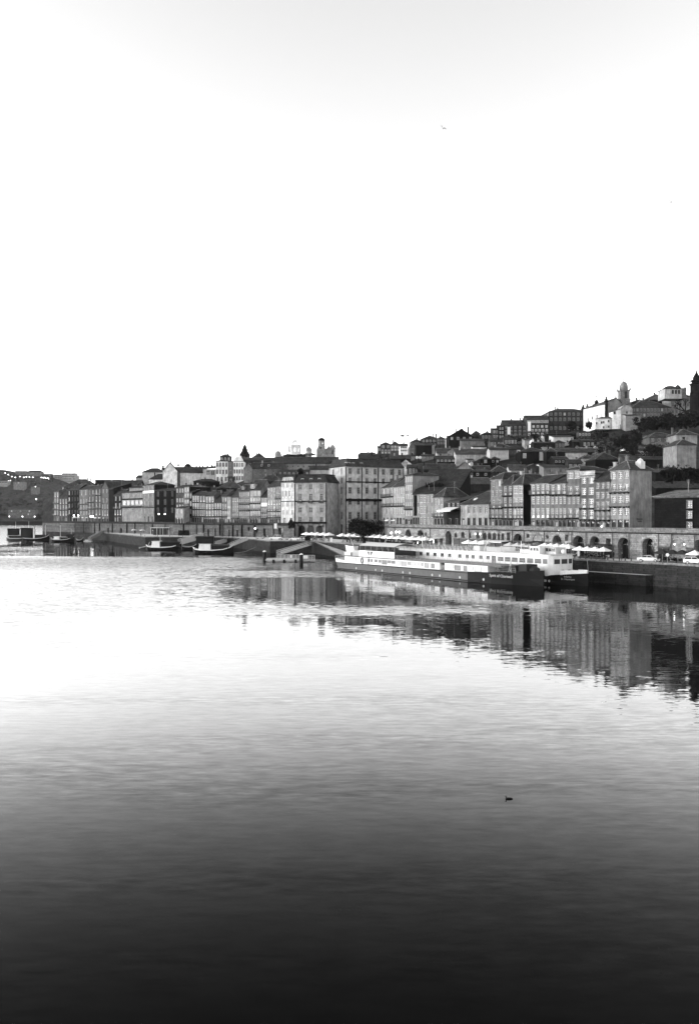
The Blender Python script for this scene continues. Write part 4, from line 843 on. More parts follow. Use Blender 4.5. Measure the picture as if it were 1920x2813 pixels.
# small buildings packed into the gaps of the slope
for (lab, x0, x1, ye, yb, yr, sh, fl, rf) in (
    ('tiny pale shed beside the flat dark three window house', 1283, 1298, 1263, 1274, 1259, 0.42, ['s1'], 'mono'),
    ('brown brick cottage under the black square house', 1303, 1346, 1290, 1308, 1279, 0.13, ['w3'], 'gs'),
    ('dim lean-to with a bright skylight strip above the five window house', 1262, 1300, 1318, 1330, 1309, 0.1, ['s2'], 'mono'),
    ('low brown gable behind the slim tall house', 1346, 1368, 1303, 1322, 1295, 0.12, ['s1'], 'gf'),
    ('pale parapet cottage over the arched balcony house', 1375, 1399, 1300, 1312, 1293, 0.4, ['s2'], 'flat'),
    ('grey terrace hut left of the open terrace door house', 1470, 1492, 1296, 1312, 1290, 0.24, ['d2'], 'mono'),
    ('white laundry hut on the roof terrace above the twin houses', 1478, 1492, 1276, 1288, 1272, 0.6, ['s1'], 'flat'),
    ('brown house front between the pale yard wall and the large unlit roof', 1560, 1598, 1272, 1290, 1262, 0.13, ['w3'], 'gs'),
    ('narrow pale gable by the large unlit roof', 1634, 1648, 1252, 1270, 1244, 0.44, ['s1', 's1'], 'gf'),
    ('garden store with a pale front under the dark tree clump', 1640, 1664, 1226, 1238, 1221, 0.34, ['d1'], 'gs'),
    ('two windowed grey cottage below the leaning tree', 1756, 1780, 1238, 1252, 1231, 0.3, ['w2'], 'gs'),
    ('white kiosk like hut among the dark trees below the church', 1714, 1729, 1232, 1241, 1229, 0.66, ['d1'], 'flat'),
    ('low walled yard house above the dark tavern', 1218, 1250, 1316, 1332, 1309, 0.11, ['s3'], 'gs'),
    ('pale hut on the ridge at the left of the satellite dishes', 1120, 1139, 1253, 1263, 1249, 0.4, ['s2'], 'gs'),
    ('ragged pale shed right of the satellite dishes', 1160, 1196, 1253, 1262, 1248, 0.3, ['s4'], 'gs'),
    ('small brown roof over the white garage walls', 990, 1030, 1250, 1262, 1243, 0.14, ['s3'], 'gs'),
    ('low dark cottage at the foot of the crest trio', 1385, 1420, 1206, 1222, 1200, 0.14, ['w4'], 'gs'),
    ('pale cottage under the white attic crest house', 1422, 1444, 1202, 1214, 1197, 0.42, ['w2'], 'gs'),
    ('dim stone cottage in the middle of the terraces', 1346, 1384, 1213, 1227, 1206, 0.18, ['w4'], 'gs'),
    ('light gabled cottage left of the tiled roof with the whitewashed wall', 1230, 1254, 1240, 1258, 1233, 0.36, ['s2'], 'gf'),
    ('small dark house above the little pale cafe house', 430, 470, 1340, 1356, 1333, 0.09, ['w3'], 'gs'),
    ('brown side roof left of the white curved gable', 626, 644, 1312, 1330, 1304, 0.16, ['w1'], 'mono'),
    ('low roof with chimneys behind the wide balconied house', 668, 716, 1336, 1348, 1326, 0.14, ['w4'], 'gs'),
    ('shallow brown roof behind the bright curtain house', 560, 606, 1348, 1362, 1338, 0.1, ['s3'], 'gs')):
    B_(lab, x0, x1, ye, yb, yr, sh, fl, rf, dep=7, chim=1 if rf == 'gs' else 0, fr=0.6, dark=0.6)
for (lab, xa, xb_, yt, yb, v) in (('rubble garden wall below the dark tree clump', 1640, 1700, 1213, 1222, 0.26), ('pale crumbling wall beside the leaning tree', 1742, 1782, 1197, 1208, 0.32), ('long terrace wall under the church garden', 1655, 1742, 1240, 1250, 0.16),
    ('dark garden wall under the wide tiled roof', 1780, 1858, 1240, 1252, 0.1), ('stepped wall below the pale warehouse', 1850, 1925, 1296, 1308, 0.14), ('thin pale wall above the small arched window house', 1580, 1650, 1228, 1234, 0.4), ('grey terrace wall under the attic crest house', 1430, 1500, 1200, 1206, 0.3), ('whitewashed wall at the foot of the ivy slope', 1790, 1850, 1214, 1222, 0.36), ('mossy wall in the ruined yard', 1800, 1925, 1318, 1326, 0.1)):
    D = TD((xa + xb_) / 2, yb); A = P(xa, D); B = P(xb_, D); b = MB(); n = 7
    for i in range(n):
        u0, u1 = lerp(A[0], B[0], i / n), lerp(A[0], B[0], (i + 1) / n); b.box(u0, u1 - 0.02, D, D + 0.5 + 0.02 * i, Z(yb, D) - 3, Z(yt, D) + random.uniform(-0.4, 0.3))
    tag(b.build('garden_wall', mat('stone', v)), lab, 'wall', 'garden walls on the slope')

# ---------------------------------------------------------------- domes, towers and churches
def dome_prof(r, hgt, k=8, r0=1.0): return [(r * math.cos(math.pi / 2 * i / k), hgt * math.sin(math.pi / 2 * i / k)) for i in range(k)] + [(0.02 * r, hgt)]
def cross(b, x, y, z, s, r=0.12):
    b.tube((x, y, z), (x, y, z + s), r, 5); b.tube((x - s * 0.25, y, z + s * 0.68), (x + s * 0.25, y, z + s * 0.68), r, 5)
def pinnacle(b, x, y, z, s): b.lathe([(0.22 * s, 0), (0.22 * s, 0.25 * s), (0.1 * s, 0.32 * s), (0.16 * s, 0.45 * s), (0.05 * s, 0.6 * s), (0.02 * s, 1.0 * s)], 6, (x, y, z))
class Site:
    """a place at bearing xc and distance D, measured in pixels of the survey"""
    def __init__(s, name, label, cat, xc, yb, D):
        s.D = D; s.k = D / F; s.xc = xc; s.yb = yb; x, y = P(xc, D); s.root = thing(name, label, cat, (x, y, Z(yb, D)))
    def X(s, x): return (x - s.xc) * s.k
    def Zl(s, y): return (s.yb - y) * s.k
    def box(s, x0, x1, y0, y1, d0=0.0, d1=6.0, name='wall', m=None, b=None):
        q = b or MB(); q.box(s.X(x0), s.X(x1), d0, d1, s.Zl(y1), s.Zl(y0))
        return q if b else q.build(name, m, s.root)
    def win(s, x, y, wpx, hpx, d=0.0, st='w', fv=0.3, arch=False):
        W_, H_ = wpx * s.k, hpx * s.k
        o = put('window', window_mesh(W_, H_, st, fv), s.root); o.location = (s.X(x), d - 0.06, s.Zl(y)); put('pane', pane_mesh(W_, H_, 0.015), o); return o

# hilltop church: gable, white flank, chapel, apse wings, bell tower
s = Site('church', 'white hilltop church with a domed bell tower, gable and corner pinnacles', 'church', 1690, 1182, 420)
ST = mat('stone', 0.36); WH = mat('plaster', 0.78); DKS = mat('stone', 0.11)
W0, W1 = s.X(1665), s.X(1705); ze, za = s.Zl(1106), s.Zl(1093); xm = s.X(1691); L0 = 20
b = MB(); b.add([(W0, 0, 0), (W1, 0, 0), (W1, 0, ze), (xm, 0, za), (W0, 0, ze), (W0 - 0.0, L0, 0), (W1, L0, 0), (W1, L0, ze), (xm, L0, za), (W0, L0, ze)], [(0, 1, 2, 3, 4), (1, 6, 7, 2), (6, 5, 9, 8, 7)]); b.build('gable_wall', mat('plaster', 0.36), s.root)
b = MB(); A0 = (s.X(1627.5), 18.0)
b.add([(W0 - 0.02, 0.3, 0), (A0[0], A0[1], 0), (A0[0], A0[1], ze - 0.6), (W0 - 0.02, 0.3, ze)], [(0, 1, 2, 3)]); b.build('flank_wall', WH, s.root)
b = MB(); t = 0.5
b.add([(A0[0] - 0.4, A0[1], ze - 0.6), (W0 - 0.3, -0.3, ze - 0.1), (xm, -0.4, za + 0.15), (xm, L0, za + 0.15), (W1 + 0.4, -0.4, ze - 0.1), (W1 + 0.4, L0, ze - 0.1), (A0[0] - 0.4, A0[1], ze - 1.3), (W0 - 0.3, -0.3, ze - 0.8)], [(0, 1, 2, 3), (2, 4, 5, 3), (0, 6, 7, 1)]); b.build('roof', mat('tiles', 0.09), s.root)
for (xa, xb_, yt, dd) in ((1661.5, 1668.5, 1103, -0.25), (1625, 1631, 1112, 17.6)):
    b = MB(); b.box(s.X(xa), s.X(xb_), dd, dd + 1.2, 0, s.Zl(yt)); b.box(s.X(xa) - 0.3, s.X(xb_) + 0.3, dd - 0.3, dd + 1.5, s.Zl(yt), s.Zl(yt) + 0.6); pinnacle(b, (s.X(xa) + s.X(xb_)) / 2, dd + 0.6, s.Zl(yt) + 0.6, 3.2); b.build('buttress', DKS, s.root)
b = MB()
for x, y, d, q in ((1637, 1108, 16, 3.2), (1631, 1111, 18.6, 2.8)): pinnacle(b, s.X(x), d, s.Zl(y), q)
b.build('pinnacle', DKS, s.root)
b = MB(); b.box(s.X(1644), s.X(1664), 9.5, 11, s.Zl(1110), s.Zl(1103)); b.box(s.X(1649), s.X(1659), 9.5, 11, s.Zl(1103), s.Zl(1097)); b.lathe(dome_prof(1.0, 1.2), 8, (s.X(1654), 10.2, s.Zl(1097))); cross(b, s.X(1654), 10.2, s.Zl(1092), 3.0); b.build('bell_gable', DKS, s.root)
b = MB(); b.lathe([(0.45, 0), (0.3, 0.8), (0.3, 1.2), (0.1, 1.8)], 8, (xm, 0.3, za)); cross(b, xm, 0.3, za + 1.6, 2.2, 0.07); b.build('finial', ST, s.root)
xs_ = s.X(1718.5); r0 = 13.5 * s.k
b = MB(); b.box(xs_ - r0 * 1.02, xs_ + r0 * 1.02, 1.0, 1 + 2 * r0, 0, s.Zl(1097)); b.box(xs_ - r0 * 1.1, xs_ + r0 * 1.1, 0.8, 1.2 + 2 * r0, s.Zl(1097), s.Zl(1095))
b.box(xs_ - r0 * 0.92, xs_ + r0 * 0.92, 1.3, 0.7 + 2 * r0, s.Zl(1095), s.Zl(1073)); b.box(xs_ - r0 * 1.05, xs_ + r0 * 1.05, 1.0, 1 + 2 * r0, s.Zl(1073), s.Zl(1070))
b.lathe([(r0 * 0.86, 0)] + [(r0 * 0.84 * math.cos(math.pi / 2 * i / 8) ** 0.8, 1.2 + 18 * s.k * math.sin(math.pi / 2 * i / 8)) for i in range(8)] + [(0.25, 18.5 * s.k + 1.2), (0.18, 24 * s.k + 1.2), (0.5, 25 * s.k + 1.2), (0.1, 27 * s.k + 1.2)], 8, (xs_, 1 + r0, s.Zl(1070)))
o = b.build('bell_tower', ST, s.root); b = MB()
for sx in (-1, 1):
    pinnacle(b, xs_ + sx * r0 * 0.98, 1.2, s.Zl(1070), 2.2)
    pinnacle(b, xs_ + sx * r0 * 0.98, 1 + 1.8 * r0, s.Zl(1070), 2.2)
b.build('pinnacle', ST, o)
b = MB(); b.poly([(xs_ + 0.4 + 0.75 * math.cos(a), 1.25, s.Zl(1085) + (1.4 if a < math.pi + 0.01 else 0) * 1 + 0.75 * math.sin(a)) for a in [math.pi * i / 8 for i in range(9)]] + [(xs_ - 0.35, 1.25, s.Zl(1093)), (xs_ + 1.15, 1.25, s.Zl(1093))]).build('belfry_opening', GLASS(0.01), o, fix=False)
b = MB(); b.box(xs_ - r0 * 0.92 - 0.02, xs_ - r0 * 0.92 + 0.02, 1.3 + r0 * 0.6, 0.7 + r0 * 1.4, s.Zl(1093), s.Zl(1081)); b.build('belfry_opening', GLASS(0.01), o)
# chapel and low wings
b = MB(); x0, x1 = s.X(1694), s.X(1725); zc = s.Zl(1128); pts = [(x0, -6)] ; prof = [(x0, 0), (x1, 0), (x1, zc)] + [((x0 + x1) / 2 + (x1 - x0) / 2 * math.cos(math.pi * i / 8), zc + 2.2 * math.sin(math.pi * i / 8)) for i in range(1, 8)] + [(x0, zc)]
n = len(prof); b.add([(x, -6.0, z) for x, z in prof] + [(x, 0.9, z) for x, z in prof], [tuple(range(n))] + [(i, (i + 1) % n, n + (i + 1) % n, n + i) for i in range(n)]); b.build('chapel', mat('plaster', 0.5), s.root)
b = MB(); b.add([(s.X(1672), -5.8, 0), (x0 - 0.02, -5.8, 0), (x0 - 0.02, -5.8, zc), (s.X(1672), -5.8, zc - 1.2), (s.X(1672), 0.2, 0), (s.X(1672), 0.2, zc - 1.2), (x0 - 0.02, 0.2, zc)], [(0, 1, 2, 3), (0, 3, 5, 4)]); b.build('chapel_side', WH, s.root)
b = MB(); b.add([(s.X(1670), -6.3, zc - 1.3), (x0 + 0.2, -6.3, zc + 0.3), ((x0 + x1) / 2, -6.3, zc + 2.5), ((x0 + x1) / 2, 1.0, zc + 2.6), (x0 + 0.2, 1.0, zc + 0.5), (s.X(1670), 1.0, zc - 1.1), (x1 + 0.4, -6.3, zc + 0.2), (x1 + 0.4, 1.0, zc + 0.3)], [(0, 1, 4, 5), (1, 2, 3, 4), (2, 6, 7, 3)]); b.build('chapel_roof', mat('tiles', 0.07), s.root)
for x, y in ((1709.5, 1137), (1701, 1148), (1717, 1148)): s.win(x, y, 4, 5.5, -6.0, 's', 0.2)
s.win(1677, 1138, 5, 7, -5.8, 's', 0.3)
s.box(1626, 1667, 1152, 1182, -5.0, 14, 'low_wing', WH); b = MB(); b.add([(s.X(1624), -5.5, s.Zl(1153)), (s.X(1690.5), -5.5, s.Zl(1153)), (s.X(1680), -1, s.Zl(1145)), (s.X(1650), -1, s.Zl(1146)), (s.X(1624), 13, s.Zl(1153)), (s.X(1690.5), 1, s.Zl(1153))], [(0, 1, 2, 3), (0, 3, 4), (1, 5, 2), (3, 2, 5, 4)]); b.build('low_roof', mat('tiles', 0.09), s.root)
s.box(1667.5, 1691, 1153, 1182, -5.02, 2, 'low_wing', mat('plaster', 0.52))
for x, y, w_, h_ in ((1629.5, 1166, 2.5, 5), (1643, 1164, 2.8, 5), (1648.6, 1163, 2.2, 5), (1662, 1160, 2.6, 5.5), (1679.5, 1160, 5, 6), (1679.5, 1175.5, 5, 4.5), (1648.5, 1177, 2.5, 4.5), (1662, 1175, 2.5, 4)): s.win(x, y, w_, h_, -5.0, 's', 0.15)
s.box(1691, 1733, 1170, 1182, -6.4, -6.02, 'plinth', mat('plaster', 0.45)); s.box(1731, 1752, 1143, 1184, -4, 4, 'apse_block', mat('plaster', 0.38))
for x, y in ((1636, 1143.5), (1643, 1141.5), (1650.5, 1139), (1658, 1138)):
    t = (x - 1627.5) / 37.5; px_, py_ = lerp(A0[0], W0, t), lerp(A0[1], 0.3, t); b = MB(); b.box(px_ - 0.25, px_ + 0.25, py_ - 0.35, py_ - 0.05, s.Zl(y + 5), s.Zl(y - 5)); b.build('window', GLASS(0.015), s.root)
# gabled church of the lower town
s = Site('church', 'old church with a plain white gable and cross, long dark nave roof and spiky pinnacles', 'church', 468, 1338, 545)
k = s.k; x0, x1, xm = s.X(448), s.X(489), s.X(468.5); ze, za = s.Zl(1293), s.Zl(1270)
b = MB(); b.add([(x0, 0, -3), (x1, 0, -3), (x1, 0, ze), (xm, 0, za), (x0, 0, ze), (x0, 24, -3), (x0, 24, ze)], [(0, 1, 2, 3, 4), (0, 4, 6, 5)]); b.build('gable_wall', mat('plaster', 0.72), s.root)
b = MB(); b.add([(x0 - 0.4, -0.5, ze - 0.3), (xm, -0.5, za + 0.2), (x1 + 0.4, -0.5, ze - 0.3), (x0 - 0.4, 0.8, ze - 0.3), (xm, 0.8, za + 0.2), (x1 + 0.4, 0.8, ze - 0.3), (x0 - 0.4, -0.5, ze - 0.9), (xm, -0.5, za - 0.5), (x1 + 0.4, -0.5, ze - 0.9)], [(0, 1, 4, 3), (1, 2, 5, 4), (0, 6, 7, 1), (1, 7, 8, 2)]); b.build('gable_coping', mat('stone', 0.1), s.root)
xn = s.X(562); b = MB(); b.add([(x1, 0.3, -3), (xn, 3.5, -3), (xn, 3.5, s.Zl(1296)), (x1, 0.3, s.Zl(1295))], [(0, 1, 2, 3)]); b.build('nave_wall', mat('plaster', 0.62), s.root)
b = MB(); b.add([(x1 - 0.3, -0.3, s.Zl(1295.5)), (xn + 0.5, 3.0, s.Zl(1297)), (xn + 0.5, 9.5, s.Zl(1280)), (xm, 9.0, s.Zl(1280)), (x1 - 0.3, -0.3, s.Zl(1298)), (xn + 0.5, 3.0, s.Zl(1299.5))], [(0, 1, 2, 3), (0, 4, 5, 1)]); b.build('nave_roof', mat('tiles', 0.05), s.root)
s.box(488, 495, 1296, 1345, -0.6, 1.0, 'buttress', mat('stone', 0.22))
b = MB(); pinnacle(b, s.X(448.5), 0.4, s.Zl(1291), 5.2); pinnacle(b, s.X(490), 0.4, s.Zl(1280), 3.4); b.lathe([(0.5, 0), (0.3, 1), (0.5, 1.4), (0.1, 2)], 8, (xm, 0.2, za)); cross(b, xm, 0.2, za + 1.5, 3.6); b.build('pinnacle', mat('stone', 0.1), s.root)
b = MB()
for x, q in ((533, 2.6), (543, 2.6), (551, 2.4), (576.5, 3.4), (585, 2.6)): pinnacle(b, s.X(x), 9, s.Zl(1281), q)
cross(b, s.X(564.5), 8, s.Zl(1282), 5.0, 0.14); b.lathe([(0.8, 0), (0.4, 0.9), (0.2, 1.4)], 8, (s.X(564.5), 8, s.Zl(1281))); b.build('pinnacle', mat('stone', 0.1), s.root)
b = MB(); b.lathe([(2.4, -1), (2.4, 1.0)] + [(2.2 * math.cos(math.pi / 2 * i / 6), 1.0 + 1.5 * math.sin(math.pi / 2 * i / 6)) for i in range(7)], 12, (s.X(507), 12, s.Zl(1281))); pinnacle(b, s.X(507), 12, s.Zl(1276), 1.8); b.build('dome', mat('stone', 0.1), s.root)
s.box(500, 521, 1278, 1284, 11, 14, 'drum_wall', mat('plaster', 0.5))
s.box(559, 592, 1289, 1320, -1, 8, 'sacristy', mat('plaster', 0.55)); b = MB(); b.add([(s.X(557), -1.4, s.Zl(1289)), (s.X(594), -1.4, s.Zl(1287)), (s.X(594), 8, s.Zl(1277)), (s.X(560), 8, s.Zl(1281))], [(0, 1, 2, 3)]); b.build('sacristy_roof', mat('tiles', 0.05), s.root)
for x, w_ in ((573, 8), (583, 3), (588, 3)): s.win(x, 1299, w_, 11, -1.0, 'd' if w_ > 4 else 'w', 0.3)
# dark domed lantern tower
s = Site('lantern_tower', 'dark baroque lantern tower with a stepped bell shaped cap and spike', 'tower', 671, 1262, 590); k = s.k
b = MB(); b.lathe([(14 * k, 0), (14 * k, 11 * k), (16 * k, 12 * k), (14.5 * k, 15 * k), (12.5 * k, 17 * k), (12 * k, 19 * k), (9 * k, 23 * k), (7.5 * k, 28 * k), (7 * k, 31 * k), (5.2 * k, 32 * k), (5.0 * k, 36 * k), (2.5 * k, 40 * k), (0.8 * k, 42 * k), (0.6 * k, 45 * k), (0.1 * k, 48 * k)], 8, (0, 14 * k, 0)); b.build('cap', mat('stone', 0.05), s.root)
for i in range(8):
    a = math.pi * 2 * (i + 0.5) / 8 + math.pi / 8; b = MB(); b.box(-0.8, 0.8, -0.1, 0.05, 1.2, 2.6); o = b.build('window', GLASS(0.02), s.root); o.location = (14 * k * 0.94 * math.cos(a), 14 * k + 14 * k * 0.94 * math.sin(a), 0); o.rotation_euler = (0, 0, a + math.pi / 2)
# glazed octagon
s = Site('glass_lantern', 'white octagonal glazed lantern with tall arched windows and a stepped glass roof', 'lantern', 808, 1243, 600); k = s.k
b = MB(); r = 17.2 * k; yc = r
b.lathe([(r, -2), (r, 1.5 * k)], 8, (0, yc, 0))
b.lathe([(r * 1.06, 20 * k), (r * 1.08, 21 * k), (r * 1.0, 22 * k)], 8, (0, yc, 0))
for i in range(8):
    a = 2 * math.pi * (i + 0.5) / 8; b.tube((r * math.cos(a), yc + r * math.sin(a), 1 * k), (r * math.cos(a), yc + r * math.sin(a), 20.5 * k), 0.42, 6)
    b.tube((r * math.cos(a), yc + r * math.sin(a), 22 * k), (6.5 * k * math.cos(a), yc + 6.5 * k * math.sin(a), 32 * k), 0.24, 4)
    a2 = 2 * math.pi * (i + 1.5) / 8
    for f in (0.33, 0.67):
        px_, py_ = lerp(r * math.cos(a), r * math.cos(a2), f), lerp(r * math.sin(a), r * math.sin(a2), f)
        b.tube((px_, yc + py_, 1 * k), (px_, yc + py_, 17 * k), 0.2, 5)
        b.tube((px_, yc + py_, 22 * k), (lerp(6.5 * k * math.cos(a), 6.5 * k * math.cos(a2), f), yc + lerp(6.5 * k * math.sin(a), 6.5 * k * math.sin(a2), f), 32 * k), 0.12, 4)
b.lathe([(r * 0.985, 16.5 * k), (r * 0.985, 20 * k)], 8, (0, yc, 0)); b.lathe([(7 * k, 31.6 * k), (7.2 * k, 33 * k), (6.2 * k, 33.3 * k), (6.2 * k, 36.5 * k), (6.6 * k, 37 * k)], 8, (0, yc, 0)); b.build('frame', mat('paint', 0.72), s.root)
b = MB(); b.lathe([(r * 0.95, 1 * k), (r * 0.95, 21 * k), (6.2 * k, 31.6 * k)], 8, (0, yc, 0)); gm = bpy.data.materials.new('thin_glass'); gm.use_nodes = True; g_n = gm.node_tree.nodes; g_b = g_n['Principled BSDF']; g_b.inputs['Base Color'].default_value = (0.8, 0.8, 0.8, 1); g_b.inputs['Roughness'].default_value = 0.1
g_t = g_n.new('ShaderNodeBsdfTransparent'); g_m = g_n.new('ShaderNodeMixShader'); g_m.inputs[0].default_value = 0.22; gm.node_tree.links.new(g_t.outputs[0], g_m.inputs[1]); gm.node_tree.links.new(g_b.outputs[0], g_m.inputs[2]); gm.node_tree.links.new(g_m.outputs[0], g_n['Material Output'].inputs['Surface'])
b.build('glazing', gm, s.root)
b = MB(); b.lathe([(40 * k, -8 * k), (r * 1.05, -0.3 * k)], 8, (0, yc + 4, 0)); b.build('roof', mat('tiles', 0.05), s.root)
# two small ribbed cupolas
for xc, yb, r_, hg, lab in ((763, 1256, 9.2, 13, 'small ribbed grey cupola left of the glass lantern'), (848, 1243, 8.2, 11, 'small ribbed pale cupola right of the glass lantern')):
    s = Site('cupola', lab, 'cupola', xc, yb, 585); k = s.k
    b = MB(); b.lathe([(r_ * k, -6), (r_ * k, 4 * k), (r_ * 1.08 * k, 4.4 * k)] + [(r_ * k * math.cos(math.pi / 2 * i / 7), 4.6 * k + hg * k * math.sin(math.pi / 2 * i / 7)) for i in range(7)] + [(0.3 * k, (hg + 4.8) * k), (0.2 * k, (hg + 9) * k)], 12, (0, r_ * k, 0)); b.build('dome', mat('stone', 0.52), s.root)
    b = MB()
    for i in range(12):
        a = 2 * math.pi * i / 12; pr = [(r_ * k * 1.01 * math.cos(math.pi / 2 * j / 6), 4.6 * k + hg * k * 1.01 * math.sin(math.pi / 2 * j / 6)) for j in range(7)]
        for (ra, za_), (rb_, zb_) in zip(pr, pr[1:]): b.tube((ra * math.cos(a), r_ * k + ra * math.sin(a), za_), (rb_ * math.cos(a), r_ * k + rb_ * math.sin(a), zb_), 0.13, 4)
    b.build('rib', mat('stone', 0.2), s.root)
    b = MB(); b.lathe([(r_ * 2.9 * k, -6 * k), (r_ * 1.02 * k, 0)], 12, (0, r_ * k + 2, 0)); b.build('roof', mat('tiles', 0.16 if xc > 800 else 0.06), s.root)
s = Site('gatehouse', 'pale tilted pediment wall with an oval opening below the left cupola', 'building', 766, 1268, 572)
b = MB(); b.add([(s.X(754), 0, s.Zl(1258)), (s.X(778), 0, s.Zl(1250)), (s.X(779), 0, s.Zl(1262)), (s.X(755), 0, s.Zl(1270)), (s.X(754), 2, s.Zl(1258)), (s.X(778), 2, s.Zl(1250)), (s.X(779), 2, s.Zl(1262)), (s.X(755), 2, s.Zl(1270))], [(0, 1, 2, 3), (0, 4, 5, 1), (1, 5, 6, 2), (0, 3, 7, 4)]); b.build('wall', mat('plaster', 0.42), s.root)
b = MB(); b.poly([(s.X(769 + 3.6 * math.cos(a)), -0.06, s.Zl(1258.5 - 2 * math.sin(a))) for a in [2 * math.pi * i / 10 for i in range(10)]]).build('oval_window', GLASS(0.02), s.root, fix=False)
# twin towered church
s = Site('church', 'grey church with one tall domed clock tower and a lower second tower', 'church', 890, 1262, 570); k = s.k; SG = mat('stone', 0.42)
xt = s.X(883); r = 9.5 * k
b = MB(); b.box(xt - r * 1.05, xt + r * 1.05, 0, 2.1 * r, -4, s.Zl(1224)); b.box(xt - r * 1.25, xt + r * 1.25, -0.3, 2.1 * r + 0.3, s.Zl(1237), s.Zl(1233)); b.lathe([(r * 1.05, 0), (r * 1.05, 13 * k), (r * 1.22, 14 * k)], 8, (xt, r, s.Zl(1224))); o = b.build('clock_tower', SG, s.root)
b = MB(); b.lathe([(r * 1.1, 0)] + [(r * 1.05 * math.cos(math.pi / 2 * i / 7) ** 0.75, 8.5 * k * math.sin(math.pi / 2 * i / 7)) for i in range(1, 7)] + [(0.5 * k, 9 * k), (0.6 * k, 12 * k), (0.1 * k, 13 * k), (0.1 * k, 17 * k)], 10, (xt, r, s.Zl(1210.5))); b.build('tower_dome', mat('stone', 0.09), o)
b = MB(); b.lathe([(2.2 * k, 0), (2.2 * k, 0.2)], 14, (0, 0, 0)); cl = b.build('clock_face', PLAIN(0.8), o); cl.rotation_euler = (R(90), 0, 0); cl.location = (xt + 3.5 * k, r - r * 1.02, s.Zl(1218))
for x, y, w_, h_ in ((881, 1232, 4.5, 8),): b = MB(); b.box(s.X(x - w_ / 2), s.X(x + w_ / 2), -0.08, 0.1, s.Zl(y + h_ / 2), s.Zl(y - h_ / 2)); b.build('belfry_opening', GLASS(0.015), o)
b = MB(); b.box(s.X(906), s.X(921), 0.5, 0.5 + 15 * k, -4, s.Zl(1231)); b.box(s.X(905), s.X(922), 0.2, 0.8 + 15 * k, s.Zl(1231), s.Zl(1229)); b.lathe([(7 * k, 0), (6.5 * k, 3 * k), (4 * k, 6 * k), (1.5 * k, 8.5 * k), (0.3 * k, 10 * k), (0.1 * k, 13 * k)], 8, (s.X(913.5), 0.5 + 7.5 * k, s.Zl(1229))); o2 = b.build('bell_tower', SG, s.root)
b = MB(); b.box(s.X(911.5), s.X(915.5), 0.42, 0.6, s.Zl(1248), s.Zl(1237)); b.build('belfry_opening', GLASS(0.015), o2)
b = MB(); b.add([(s.X(888), 1, -4), (s.X(907), 1, -4), (s.X(907), 1, s.Zl(1230)), (s.X(905), 1, s.Zl(1224)), (s.X(896), 1, s.Zl(1232)), (s.X(888), 1, s.Zl(1234)), (s.X(905), 9, s.Zl(1224)), (s.X(896), 9, s.Zl(1232))], [(0, 1, 2, 3, 4, 5), (3, 6, 7, 4)]); pinnacle(b, s.X(905), 1.2, s.Zl(1225), 2.4); b.box(s.X(869.5), s.X(874), 0.5, 4, -4, s.Zl(1233)); pinnacle(b, s.X(871.5), 2, s.Zl(1233), 1.6); b.build('facade', SG, s.root)
# domed hall at the upper right, bare black spire at the edge
s = Site('domed_hall', 'pale hall with arched windows, a low dome and a pointed cupola on the skyline', 'building', 1855, 1095, 410); k = s.k
s.box(1825, 1840, 1068, 1095, 0, 9, 'end_wall', mat('plaster', 0.55)); s.box(1840.2, 1872, 1068, 1095, 0.1, 9, 'hall_wall', mat('plaster', 0.5)); s.box(1872, 1884, 1066, 1095, -0.2, 9, 'corner_tower', mat('stone', 0.3))
for x in (1847, 1855.5, 1864): 
    b = MB(); w_ = 2.8; b.poly([(s.X(x - w_), 0.04, s.Zl(1082)), (s.X(x + w_), 0.04, s.Zl(1082))] + [(s.X(x + w_ * math.cos(a)), 0.04, s.Zl(1073.5 - 3 * math.sin(a))) for a in [math.pi * i / 6 for i in range(7)]]).build('arched_window', GLASS(0.03), s.root, fix=False)
b = MB(); b.box(s.X(1823), s.X(1875), -0.5, 9.5, s.Zl(1068), s.Zl(1067)); b.lathe(dome_prof(19 * k, 11 * k), 14, (s.X(1848), 4.5, s.Zl(1067)), sy=0.9); b.lathe([(10 * k, 0), (8 * k, 6 * k), (4 * k, 10 * k), (0.8 * k, 13 * k), (0.3 * k, 16 * k), (0.1 * k, 19 * k)], 12, (s.X(1867), 3.0, s.Zl(1067))); pinnacle(b, s.X(1882.5), 1, s.Zl(1066), 1.8); b.build('dome', mat('tiles', 0.05), s.root)
s = Site('bell_tower', 'black baroque bell tower with jutting cornices at the right edge of the picture', 'tower', 1919, 1150, 395); k = s.k
b = MB(); r = 17 * k; b.lathe([(r, 0), (r, 70 * k), (r * 1.05, 72 * k), (r * 0.95, 76 * k), (r * 0.95, 94 * k), (r * 1.3, 97 * k), (r * 0.8, 99 * k), (r * 0.75, 104 * k), (r * 1.15, 107 * k), (r * 0.6, 110 * k), (r * 0.5, 118 * k), (r * 0.3, 124 * k), (r * 0.1, 130 * k), (0.1, 138 * k)], 8, (0, r, 0)); b.build('shaft', mat('stone', 0.05), s.root)

